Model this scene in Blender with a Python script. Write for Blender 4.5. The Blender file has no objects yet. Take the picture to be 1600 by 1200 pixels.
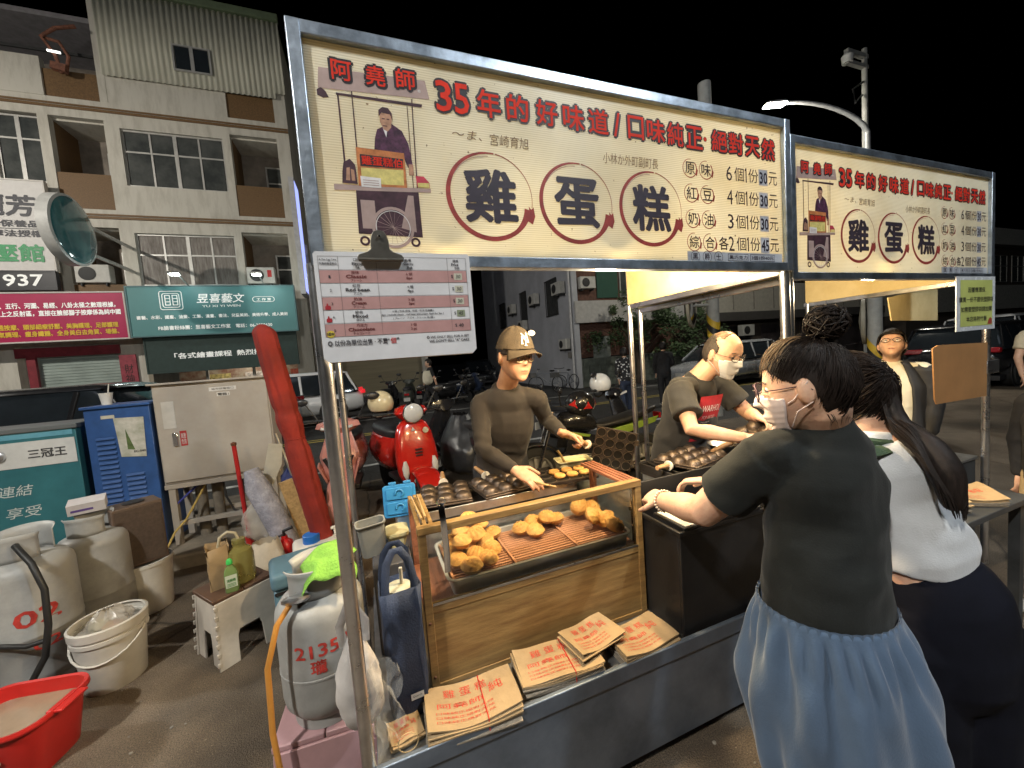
import bpy, bmesh, math, random
import numpy as np
from mathutils import Vector, Matrix, Euler, noise as mnoise
random.seed(7)
R = math.radians
V = Vector
PI = math.pi
SC = bpy.context.scene
COL = SC.collection

# ------------------------------------------------------------------ camera
YAW, PITCH, ROLL, CZ = R(20.3), R(-4.0), R(4.4), 1.58
cd = bpy.data.cameras.new('camera')
cd.sensor_width = 36.0
cd.lens = 13.5
cd.clip_start = 0.05
cd.clip_end = 500
cam = bpy.data.objects.new('camera', cd)
COL.objects.link(cam)
fw = V((math.sin(YAW)*math.cos(PITCH), math.cos(YAW)*math.cos(PITCH), math.sin(PITCH)))
r0 = V((math.cos(YAW), -math.sin(YAW), 0))
u0 = r0.cross(fw)
up = u0*math.cos(ROLL)+r0*math.sin(ROLL)
rt = r0*math.cos(ROLL)-u0*math.sin(ROLL)
cm = Matrix((rt, up, -fw)).transposed().to_4x4()
cm.translation = V((0, 0, CZ))
cam.matrix_world = cm
SC.camera = cam

# ------------------------------------------------------------------ night sky, moonlight, exposure
w = bpy.data.worlds.new('World')
SC.world = w
w.use_nodes = True
nt = w.node_tree
bg = nt.nodes['Background']
sky = nt.nodes.new('ShaderNodeTexSky')
sky.sky_type = 'NISHITA'
sky.sun_disc = False
sky.sun_elevation = R(-8)
sky.sun_rotation = R(200)
nt.links.new(sky.outputs[0], bg.inputs[0])
bg.inputs[1].default_value = 0.05
sl = bpy.data.lights.new('moonlight', 'SUN')
sl.energy = 0.05
sl.angle = R(20)
sl.color = (0.75, 0.85, 1.0)
so = bpy.data.objects.new('moonlight', sl)
so.rotation_euler = Euler((R(40), 0, R(-20)))
COL.objects.link(so)
vs = SC.view_settings
vs.view_transform = 'Standard'
vs.look = 'None'
vs.exposure = 0.12
vs.gamma = 1.0
SC.cycles.use_denoising = True
SC.cycles.max_bounces = 7
SC.cycles.diffuse_bounces = 3
SC.cycles.transparent_max_bounces = 10
SC.cycles.sample_clamp_indirect = 4.0
SC.cycles.caustics_reflective = False
SC.cycles.caustics_refractive = False

# ------------------------------------------------------------------ materials
_M = {}
def mat(name, col=(.5, .5, .5), rough=.6, metal=0.0, nz=.12, ns=6.0, bump=0.0, bs=60.0, trans=0.0,
        emit=None, es=0.0, alpha=1.0, spec=.5, col2=None, stretch=None, coat=0.0, sheen=0.0, sub=0.0, ior=1.45, thr=(.35, .65)):
    if name in _M: return _M[name]
    m = bpy.data.materials.new(name)
    m.use_nodes = True
    t = m.node_tree
    b = t.nodes['Principled BSDF']
    L = t.links.new
    tc = t.nodes.new('ShaderNodeTexCoord')
    mp = t.nodes.new('ShaderNodeMapping')
    L(tc.outputs['Object'], mp.inputs[0])
    if stretch: mp.inputs['Scale'].default_value = stretch
    n1 = t.nodes.new('ShaderNodeTexNoise')
    n1.inputs['Scale'].default_value = ns
    n1.inputs['Detail'].default_value = 6
    n1.inputs['Roughness'].default_value = .65
    L(mp.outputs[0], n1.inputs['Vector'])
    cr = t.nodes.new('ShaderNodeValToRGB')
    cr.color_ramp.elements[0].position = thr[0]
    cr.color_ramp.elements[1].position = thr[1]
    c2 = col2 if col2 else tuple(min(1, c*(1+nz)) for c in col)
    c1 = col if col2 else tuple(c*(1-nz) for c in col)
    cr.color_ramp.elements[0].color = (*c1, 1)
    cr.color_ramp.elements[1].color = (*c2, 1)
    L(n1.outputs[0], cr.inputs[0])
    L(cr.outputs[0], b.inputs['Base Color'])
    mr = t.nodes.new('ShaderNodeMapRange')
    mr.inputs['To Min'].default_value = max(.02, rough-.08)
    mr.inputs['To Max'].default_value = min(1, rough+.1)
    L(n1.outputs[0], mr.inputs[0])
    L(mr.outputs[0], b.inputs['Roughness'])
    b.inputs['Metallic'].default_value = metal
    b.inputs['Specular IOR Level'].default_value = spec
    b.inputs['Transmission Weight'].default_value = trans
    b.inputs['IOR'].default_value = ior
    b.inputs['Alpha'].default_value = alpha
    b.inputs['Coat Weight'].default_value = coat
    b.inputs['Sheen Weight'].default_value = sheen
    if sub:
        b.inputs['Subsurface Weight'].default_value = sub
        b.inputs['Subsurface Radius'].default_value = (.012, .005, .003)
        b.inputs['Subsurface Scale'].default_value = 1.0
    if emit:
        b.inputs['Emission Color'].default_value = (*emit, 1)
        b.inputs['Emission Strength'].default_value = es
    if bump:
        n2 = t.nodes.new('ShaderNodeTexNoise')
        n2.inputs['Scale'].default_value = bs
        n2.inputs['Detail'].default_value = 4
        L(mp.outputs[0], n2.inputs['Vector'])
        bp = t.nodes.new('ShaderNodeBump')
        bp.inputs['Strength'].default_value = bump
        bp.inputs['Distance'].default_value = .01
        L(n2.outputs[0], bp.inputs['Height'])
        L(bp.outputs[0], b.inputs['Normal'])
    _M[name] = m
    return m

# ------------------------------------------------------------------ objects
def link(o, parent=None):
    COL.objects.link(o)
    if parent is not None: o.parent = parent
    return o
def tag(o, label=None, cat=None, group=None, kind=None):
    if label: o['label'] = label
    if cat: o['category'] = cat
    if group: o['group'] = group
    if kind: o['kind'] = kind
    return o
def thing(name, label, cat, loc=(0, 0, 0), rz=0.0, group=None):
    o = bpy.data.objects.new(name, None)
    o.empty_display_size = .1
    link(o)
    o.location = loc
    o.rotation_euler = (0, 0, rz)
    return tag(o, label, cat, group)
def copy_tree(o, parent=None, label=None):
    c = o.copy()
    COL.objects.link(c)
    c.parent = parent
    for ch in list(KIDS.get(o.name, [])): copy_tree(ch, c)
    if label: c['label'] = label
    return c
KIDS = {}
class MB:
    def __init__(s):
        s.v = []; s.f = []
    def add(s, vs, fs, M=None):
        k = len(s.v)
        s.v += [tuple(M @ V(p)) if M is not None else tuple(p) for p in vs]
        s.f += [tuple(i+k for i in f) for f in fs]
        return s
    def box(s, c, d, rot=None, taper=1.0):
        x, y, z = d[0]/2, d[1]/2, d[2]/2
        vs = [(-x, -y, -z), (x, -y, -z), (x, y, -z), (-x, y, -z)]
        vs += [(a*taper, b*taper, z) for a, b, _ in vs]
        M = Matrix.Translation(c)
        if rot is not None: M = M @ (Euler(rot).to_matrix().to_4x4() if not isinstance(rot, Matrix) else rot.to_4x4())
        return s.add(vs, [(3, 2, 1, 0), (4, 5, 6, 7), (0, 1, 5, 4), (1, 2, 6, 5), (2, 3, 7, 6), (3, 0, 4, 7)], M)
    def b2(s, a, b):
        return s.box([(a[i]+b[i])/2 for i in range(3)], [abs(b[i]-a[i]) for i in range(3)])
    def tube(s, pts, r, n=10, caps=True, closed=False, flat=1.0, ref=None):
        pts = [V(p) for p in pts]
        m = len(pts)
        rs = [r]*m if isinstance(r, (int, float)) else list(r)
        k = len(s.v)
        pr = None
        for i, p in enumerate(pts):
            if closed: t = pts[(i+1) % m]-pts[i-1]
            else: t = pts[min(i+1, m-1)]-pts[max(i-1, 0)]
            if t.length < 1e-9: t = V((0, 0, 1))
            t.normalize()
            if pr is None:
                a = V(ref) if ref else (V((0, 0, 1)) if abs(t.z) < .9 else V((1, 0, 0)))
                pr = a
            sd = pr-t*pr.dot(t)
            if sd.length < 1e-6: sd = t.orthogonal()
            sd.normalize()
            pr = sd
            up_ = t.cross(sd)
            for j in range(n):
                an = 2*PI*j/n
                ra = rs[i] if not isinstance(rs[i], tuple) else rs[i][0]
                rb = rs[i]*flat if not isinstance(rs[i], tuple) else rs[i][1]
                s.v.append(tuple(p+sd*(math.cos(an)*ra)+up_*(math.sin(an)*rb)))
        for i in range(m if closed else m-1):
            a, b = k+i*n, k+((i+1) % m)*n
            for j in range(n):
                j2 = (j+1) % n
                s.f.append((a+j, a+j2, b+j2, b+j))
        if caps and not closed:
            s.f.append(tuple(k+j for j in reversed(range(n))))
            s.f.append(tuple(k+(m-1)*n+j for j in range(n)))
        return s
    def cyl(s, a, b, r, r2=None, n=16):
        return s.tube([a, b], [r, r if r2 is None else r2], n)
    def lathe(s, prof, n=24, M=None, ang=2*PI, sx=1.0, sy=1.0, top=True):
        k = len(s.v)
        full = abs(ang-2*PI) < 1e-6
        cnt = n if full else n+1
        for (r, z) in prof:
            for j in range(cnt):
                a = ang*j/n
                p = V((r*math.cos(a)*sx, r*math.sin(a)*sy, z))
                s.v.append(tuple(M @ p) if M is not None else tuple(p))
        for i in range(len(prof)-1):
            for j in range(n):
                j2 = (j+1) % cnt
                s.f.append((k+i*cnt+j, k+i*cnt+j2, k+(i+1)*cnt+j2, k+(i+1)*cnt+j))
        if full:
            if prof[0][0] > 1e-4: s.f.append(tuple(k+j for j in reversed(range(n))))
            if top and prof[-1][0] > 1e-4: s.f.append(tuple(k+(len(prof)-1)*n+j for j in range(n)))
        return s
    def prism(s, poly, h, M=None, z0=0.0):
        n = len(poly)
        vs = [(p[0], p[1], z0) for p in poly]+[(p[0], p[1], z0+h) for p in poly]
        fs = [tuple(reversed(range(n))), tuple(range(n, 2*n))]+[(i, (i+1) % n, n+(i+1) % n, n+i) for i in range(n)]
        return s.add(vs, fs, M)
    def grid(s, fn, nu, nv, cu=False, cv=False):
        k = len(s.v)
        for i in range(nu):
            for j in range(nv):
                s.v.append(tuple(fn(i/(nu if cu else nu-1), j/(nv if cv else nv-1))))
        for i in range(nu if cu else nu-1):
            for j in range(nv if cv else nv-1):
                i2, j2 = (i+1) % nu, (j+1) % nv
                s.f.append((k+i*nv+j, k+i2*nv+j, k+i2*nv+j2, k+i*nv+j2))
        return s
    def ball(s, c, r, nu=16, nv=10, M=None):
        rx, ry, rz = (r, r, r) if isinstance(r, (int, float)) else r
        c = V(c)
        def f(u, v):
            a, b = 2*PI*u, PI*(v-.5)
            p = V((math.cos(a)*math.cos(b)*rx, math.sin(a)*math.cos(b)*ry, math.sin(b)*rz))
            return c+(M @ p if M is not None else p)
        return s.grid(f, nu, nv, cu=True)
    def data(s, name, smooth=None):
        me = bpy.data.meshes.new(name)
        me.from_pydata(s.v, [], s.f)
        me.validate()
        bm = bmesh.new(); bm.from_mesh(me)
        bmesh.ops.remove_doubles(bm, verts=bm.verts, dist=1e-6)
        bmesh.ops.recalc_face_normals(bm, faces=bm.faces)
        bm.to_mesh(me); bm.free()
        if smooth:
            me.shade_smooth()
            me.set_sharp_from_angle(angle=R(smooth))
        return me
    def build(s, name, m, parent=None, smooth=40, bevel=0.0, seg=2):
        o = bpy.data.objects.new(name, s.data(name, smooth))
        o.data.materials.append(m)
        link(o, parent)
        if parent is not None: KIDS.setdefault(parent.name, []).append(o)
        if bevel:
            md = o.modifiers.new('bevel', 'BEVEL')
            md.width = bevel; md.segments = seg; md.limit_method = 'ANGLE'; md.angle_limit = R(40)
            md.harden_normals = False
        return o
def inst(me, name, m, parent, loc=(0, 0, 0), rot=(0, 0, 0), sc=(1, 1, 1)):
    o = bpy.data.objects.new(name, me)
    if m is not None and not me.materials: me.materials.append(m)
    link(o, parent)
    if parent is not None: KIDS.setdefault(parent.name, []).append(o)
    o.location = loc; o.rotation_euler = rot; o.scale = sc
    return o
def solidify(o, th, off=0):
    md = o.modifiers.new('thick', 'SOLIDIFY'); md.thickness = th; md.offset = off
    return o
# lettering: flat meshes laid on a surface; org = lower left corner, u = reading direction, v = up
_T = {}
def glyphs(body, shear=0.0):
    key = (body, shear)
    if key in _T: return _T[key]
    c = bpy.data.curves.new('lettering', 'FONT')
    c.body = body; c.size = 1; c.shear = shear; c.resolution_u = 2
    o = bpy.data.objects.new('lettering_tmp', c); COL.objects.link(o)
    dg = bpy.context.evaluated_depsgraph_get()
    me = bpy.data.meshes.new_from_object(o.evaluated_get(dg))
    bpy.data.objects.remove(o); bpy.data.curves.remove(c)
    bm = bmesh.new(); bm.from_mesh(me)
    bmesh.ops.remove_doubles(bm, verts=bm.verts, dist=1e-5)
    bm.verts.ensure_lookup_table(); bm.verts.index_update()
    co = np.array([tuple(v.co) for v in bm.verts], 'f').reshape(-1, 3)
    fs = [tuple(v.index for v in f.verts) for f in bm.faces]
    ed = []
    for e in bm.edges:
        if len(e.link_faces) == 1:
            p, q = e.verts[0].co, e.verts[1].co
            n = V((q.y-p.y, p.x-q.x, 0))
            if n.length < 1e-6: continue
            n.normalize()
            if n.dot((p+q)/2-e.link_faces[0].calc_center_median()) < 0: n = -n
            ed.append((p.copy(), q.copy(), n))
    bm.free(); bpy.data.meshes.remove(me)
    _T[key] = (co, fs, ed)
    return _T[key]
def text(body, m, org, u, v, w=None, h=None, parent=None, bold=0.0, name='lettering', lift=.0012, shear=0.0, wob=0.0):
    """fit the body into width w and height h (metres) with its lower left corner at org; bold = stroke growth in ems"""
    co, fs, ed = glyphs(body, shear)
    if len(co) == 0: return None
    g = bold if bold > .007 else 0
    lo, hi = co.min(0)-g, co.max(0)+g
    sx = (w/(hi[0]-lo[0])) if w else None
    sy = (h/(hi[1]-lo[1])) if h else sx
    sx = sx or sy
    u = V(u).normalized(); v = V(v).normalized(); nrm = u.cross(v)
    org = V(org)+nrm*lift
    P_ = lambda p, l=0: tuple(org+u*((p[0]-lo[0])*sx)+v*((p[1]-lo[1])*sy)+nrm*l)
    vs = [P_(p) for p in co]; fa = list(fs)
    if g:
        for i, (p, q, n) in enumerate(ed):
            d = (q-p).normalized()*g*.55
            l = (1+i % 60)*8e-6; k_ = len(vs)
            inn = n*(-.004)
            vs += [P_(p-d*.2+inn, l), P_(q+d*.2+inn, l), P_(q+d*.9+n*g*.75, l), P_(q+n*g, l), P_(p+n*g, l), P_(p-d*.9+n*g*.75, l)]
            fa.append(tuple(range(k_, k_+6)))
    me = bpy.data.meshes.new(name); me.from_pydata(vs, [], fa)
    me.materials.append(m)
    o = bpy.data.objects.new(name, me); link(o, parent)
    if parent is not None: KIDS.setdefault(parent.name, []).append(o)
    return o
def flat(poly, m, org, u, v, parent, name, lift=.0006):
    """thin flat print: polygon in (u, v) metres laid on a surface"""
    u = V(u).normalized(); v = V(v).normalized(); nrm = u.cross(v)
    org = V(org)+nrm*lift
    me = bpy.data.meshes.new(name)
    me.from_pydata([tuple(org+u*p[0]+v*p[1]) for p in poly], [], [tuple(range(len(poly)))])
    bm = bmesh.new(); bm.from_mesh(me); bmesh.ops.triangulate(bm, faces=bm.faces); bm.to_mesh(me); bm.free()
    me.materials.append(m)
    o = bpy.data.objects.new(name, me); link(o, parent)
    if parent is not None: KIDS.setdefault(parent.name, []).append(o)
    return o
def rect(x0, y0, x1, y1): return [(x0, y0), (x1, y0), (x1, y1), (x0, y1)]
def lamp(name, loc, power, col, parent=None, r=.05, kind='POINT', spot=None, rot=None):
    l = bpy.data.lights.new(name, kind)
    l.energy = power; l.color = col; l.shadow_soft_size = r
    if kind == 'SPOT': l.spot_size = spot; l.spot_blend = .6
    o = bpy.data.objects.new(name, l); link(o, parent); o.location = loc
    if rot: o.rotation_euler = rot
    return o
EX, EZ = V((1, 0, 0)), V((0, 0, 1))
# ================================================================== common materials
def ground_material(name, c1, c2, c3, speck):
    m = bpy.data.materials.new(name); m.use_nodes = True; t = m.node_tree; b = t.nodes['Principled BSDF']; L = t.links.new
    tc = t.nodes.new('ShaderNodeTexCoord'); O = tc.outputs['Object']
    def nz(sc, det, rg=.6):
        n = t.nodes.new('ShaderNodeTexNoise'); n.inputs['Scale'].default_value = sc; n.inputs['Detail'].default_value = det; n.inputs['Roughness'].default_value = rg; L(O, n.inputs['Vector']); return n.outputs[0]
    def ramp(inp, a, ca, b_, cb):
        r = t.nodes.new('ShaderNodeValToRGB'); r.color_ramp.elements[0].position = a; r.color_ramp.elements[0].color = (*ca, 1); r.color_ramp.elements[1].position = b_; r.color_ramp.elements[1].color = (*cb, 1); L(inp, r.inputs[0]); return r.outputs[0]
    def mul(a, b_, f=1.0, mode='MULTIPLY'):
        x = t.nodes.new('ShaderNodeMixRGB'); x.blend_type = mode; x.inputs[0].default_value = f; L(a, x.inputs[1]); L(b_, x.inputs[2]); return x.outputs[0]
    base = ramp(nz(1.1, 8, .7), .38, c1, .62, c2)
    stain = ramp(nz(.45, 4), .40, (.45, .43, .40), .56, (1, 1, 1))
    grit = ramp(nz(190, 3), .36, (.45, .45, .45), .60, (1.35, 1.3, 1.25))
    chips = ramp(nz(85, 1), .70, (0, 0, 0), .74, c3)
    vo = t.nodes.new('ShaderNodeTexVoronoi'); vo.feature = 'DISTANCE_TO_EDGE'; vo.inputs['Scale'].default_value = .55
    dw = t.nodes.new('ShaderNodeMixRGB'); dw.inputs[0].default_value = .12; L(O, dw.inputs[1]); n2 = t.nodes.new('ShaderNodeTexNoise'); n2.inputs['Scale'].default_value = 3; L(O, n2.inputs['Vector']); L(n2.outputs[1], dw.inputs[2]); L(dw.outputs[0], vo.inputs['Vector'])
    crack = ramp(vo.outputs[0], .0, (.25, .24, .22), .006, (1, 1, 1))
    c = mul(mul(mul(base, stain), grit), crack); c = mul(c, chips, speck, 'ADD')
    L(c, b.inputs['Base Color'])
    r = t.nodes.new('ShaderNodeMapRange'); r.inputs['To Min'].default_value = .45; r.inputs['To Max'].default_value = .95; L(nz(.9, 5), r.inputs[0]); L(r.outputs[0], b.inputs['Roughness'])
    bp = t.nodes.new('ShaderNodeBump'); bp.inputs['Strength'].default_value = .7; bp.inputs['Distance'].default_value = .008; L(mul(ramp(nz(150, 4), .2, (0, 0, 0), .8, (1, 1, 1)), crack), bp.inputs['Height']); L(bp.outputs[0], b.inputs['Normal'])
    return m
PAVE = ground_material('old_pavement', (.115, .088, .062), (.21, .17, .125), (.26, .22, .17), .5)
ASPH = ground_material('asphalt', (.036, .036, .036), (.058, .058, .057), (.08, .08, .08), .4)
CONC = mat('concrete', (.22, .19, .15), .85, nz=.3, ns=4, bump=.4, bs=90)
STEEL = mat('brushed_steel', (.62, .63, .66), .28, 1.0, nz=.15, ns=9, bump=.05, bs=180)
GALV = mat('galvanised_steel', (.42, .48, .56), .38, 1.0, nz=.25, ns=14, bump=.08, bs=60)
CHROME = mat('chrome', (.8, .8, .82), .12, 1.0, nz=.05)
BLACKP = mat('black_plastic', (.018, .018, .02), .45, nz=.2, bump=.05)
RUBBER = mat('black_rubber', (.02, .02, .02), .8, nz=.25)
GLASS = mat('clear_glass', (.9, .95, .93), .03, trans=1.0, nz=0, ior=1.45)
DGLASS = mat('dark_glass', (.02, .025, .03), .06, nz=.1, spec=.8)
WHITEP = mat('white_plastic', (.62, .6, .55), .45, nz=.12, ns=5)
CREAMSIGN_T = None

# ================================================================== ground, road, kerb
def plane(name, x0, x1, y0, y1, z, m, kind='structure', n=1):
    b = MB().grid(lambda u, v: (x0+(x1-x0)*u, y0+(y1-y0)*v, z), n+1, n+1)
    o = b.build(name, m); o['kind'] = kind
    return o
plane('ground', -120, 160, -60, 220, -.008, mat('far_ground', (.05, .048, .045), .9, nz=.3, ns=.5, bump=.3, bs=40))
plane('pavement', -7, 14, -6, 5.72, 0.0, PAVE)
plane('road', -60, 90, 5.72, 14.6, -.004, ASPH)
kb = MB()
kb.b2((-14, 3.98, -.05), (-.72, 5.7, .12))
k = kb.build('kerb', CONC, bevel=.02); k['kind'] = 'structure'
YEL = mat('yellow_road_paint', (.42, .33, .08), .7, nz=.35, ns=5)
WHT = mat('white_road_paint', (.42, .42, .4), .7, nz=.35, ns=5)
def marking(name, x0, x1, y0, y1, m): plane(name, x0, x1, y0, y1, .0025, m)
marking('road_marking', -40, 60, 9.62, 9.72, YEL)
marking('road_marking', -40, 60, 9.86, 9.96, YEL)
marking('road_marking', -40, 60, 6.58, 6.70, WHT)
marking('road_marking', -40, 2.6, 12.45, 12.57, WHT)
marking('road_marking', 4.4, 60, 12.45, 12.57, WHT)
b = MB()
def arc(u, v):
    a = PI*.5*u; r = 2.0+.12*v
    return (2.6+r*math.sin(a)*.9, 14.45-r*math.cos(a), .003)
b.grid(arc, 12, 2); o = b.build('road_marking', WHT); o['kind'] = 'structure'
# manhole cover beyond the red scooter
t = MB().lathe([(.36, .0), (.36, .004), (.31, .0045), (.31, .002), (.0, .002)], 28, Matrix.Translation((1.9, 8.35, 0))).build('manhole_cover', mat('cast_iron', (.035, .035, .036), .5, .6, nz=.3, ns=30, bump=.5, bs=80))
tag(t, 'round cast iron manhole cover in the dark road beyond the red scooter', 'manhole cover')

# small litter and pebbles on the pavement, too many to count
rn = random.Random(4); b = MB()
for i in range(420):
    x, y = rn.uniform(-2.4, 3.4), rn.uniform(-.2, 3.9); r_ = rn.choice((.003, .004, .006, .009))
    b.ball((x, y, r_*.4), (r_, r_*rn.uniform(.5, 1), r_*.6), 6, 4)
o = b.build('pebbles', mat('pale_grit', (.22, .20, .17), .9, nz=.5, ns=3)); o['kind'] = 'stuff'; tag(o, 'scattered grit and crumbs on the pavement', 'grit')
# ================================================================== market stalls with printed sign boards
def sign_material(name, col):
    m = bpy.data.materials.new(name); m.use_nodes = True
    t = m.node_tree; L = t.links.new
    for n in list(t.nodes):
        if n.type == 'BSDF_PRINCIPLED': t.nodes.remove(n)
    out = t.nodes['Material Output']
    tc = t.nodes.new('ShaderNodeTexCoord')
    wv = t.nodes.new('ShaderNodeTexWave'); wv.bands_direction = 'Z'; wv.inputs['Scale'].default_value = 48; wv.inputs['Distortion'].default_value = .15
    L(tc.outputs['Object'], wv.inputs['Vector'])
    nz = t.nodes.new('ShaderNodeTexNoise'); nz.inputs['Scale'].default_value = 3.5; nz.inputs['Detail'].default_value = 7
    L(tc.outputs['Object'], nz.inputs['Vector'])
    sp = t.nodes.new('ShaderNodeTexNoise'); sp.inputs['Scale'].default_value = 70; sp.inputs['Detail'].default_value = 2
    L(tc.outputs['Object'], sp.inputs['Vector'])
    r1 = t.nodes.new('ShaderNodeValToRGB')
    r1.color_ramp.elements[0].position = .3; r1.color_ramp.elements[0].color = (col[0]*.86, col[1]*.84, col[2]*.78, 1)
    r1.color_ramp.elements[1].position = .6; r1.color_ramp.elements[1].color = (*col, 1)
    L(nz.outputs[0], r1.inputs[0])
    r2 = t.nodes.new('ShaderNodeValToRGB')
    r2.color_ramp.elements[0].position = .0; r2.color_ramp.elements[0].color = (.80, .78, .74, 1)
    r2.color_ramp.elements[1].position = .55; r2.color_ramp.elements[1].color = (1, 1, 1, 1)
    L(wv.outputs[0], r2.inputs[0])
    r3 = t.nodes.new('ShaderNodeValToRGB')
    r3.color_ramp.elements[0].position = .22; r3.color_ramp.elements[0].color = (.25, .2, .15, 1)
    r3.color_ramp.elements[1].position = .27; r3.color_ramp.elements[1].color = (1, 1, 1, 1)
    L(sp.outputs[0], r3.inputs[0])
    m1 = t.nodes.new('ShaderNodeMixRGB'); m1.blend_type = 'MULTIPLY'; m1.inputs[0].default_value = 1
    m2 = t.nodes.new('ShaderNodeMixRGB'); m2.blend_type = 'MULTIPLY'; m2.inputs[0].default_value = 1
    L(r1.outputs[0], m1.inputs[1]); L(r2.outputs[0], m1.inputs[2])
    L(m1.outputs[0], m2.inputs[1]); L(r3.outputs[0], m2.inputs[2])
    df = t.nodes.new('ShaderNodeBsdfDiffuse'); tr = t.nodes.new('ShaderNodeBsdfTranslucent')
    gl = t.nodes.new('ShaderNodeBsdfGlossy'); gl.inputs['Roughness'].default_value = .35
    L(m2.outputs[0], df.inputs[0]); L(m2.outputs[0], tr.inputs[0])
    mx = t.nodes.new('ShaderNodeMixShader'); mx.inputs[0].default_value = .46
    L(df.outputs[0], mx.inputs[1]); L(tr.outputs[0], mx.inputs[2])
    my = t.nodes.new('ShaderNodeMixShader'); my.inputs[0].default_value = .03
    L(mx.outputs[0], my.inputs[1]); L(gl.outputs[0], my.inputs[2])
    L(my.outputs[0], out.inputs[0])
    return m
SIGN = sign_material('cream_sign_board', (.85, .835, .72))
BOARD = mat('cream_painted_board', (.50, .40, .20), .6, nz=.16, ns=5, bump=.1, bs=30, col2=(.62, .52, .29))
TARP = mat('grey_canvas_roof', (.35, .33, .28), .8, nz=.2)
I_RED = mat('sign_print_red', (.60, .035, .018), .65, nz=.12, ns=20, spec=.2)
I_BLK = mat('sign_print_black', (.018, .014, .018), .5, nz=.1)
I_INK = mat('sign_print_ink', (.03, .022, .035), .5, nz=.2, ns=20)
I_BRUSH = mat('sign_print_brush_red', (.27, .035, .03), .5, nz=.3, ns=25)
I_BAN = mat('sign_print_mauve', (.33, .24, .22), .55, nz=.15, ns=15)
I_DRK = mat('sign_print_plum', (.045, .018, .028), .5, nz=.4, ns=30)
I_SHIRT = mat('sign_print_shirt', (.06, .018, .045), .5, nz=.6, ns=60)
I_SKIN = mat('sign_print_skin', (.36, .2, .13), .5, nz=.3, ns=50)
I_ORG = mat('sign_print_orange_wood', (.42, .15, .05), .5, nz=.3, ns=40)
I_YEL = mat('sign_print_yellow', (.55, .47, .16), .5, nz=.2, ns=60)
I_WHT = mat('sign_print_white', (.6, .58, .58), .5, nz=.1, ns=40)
I_GRY = mat('sign_patch_grey', (.36, .38, .42), .4, nz=.2, ns=14)
I_PEN = mat('sign_marker_scribble', (.2, .14, .09), .6)
I_PINK = mat('sign_print_crimson', (.45, .04, .07), .5, nz=.3, ns=40)

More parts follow.
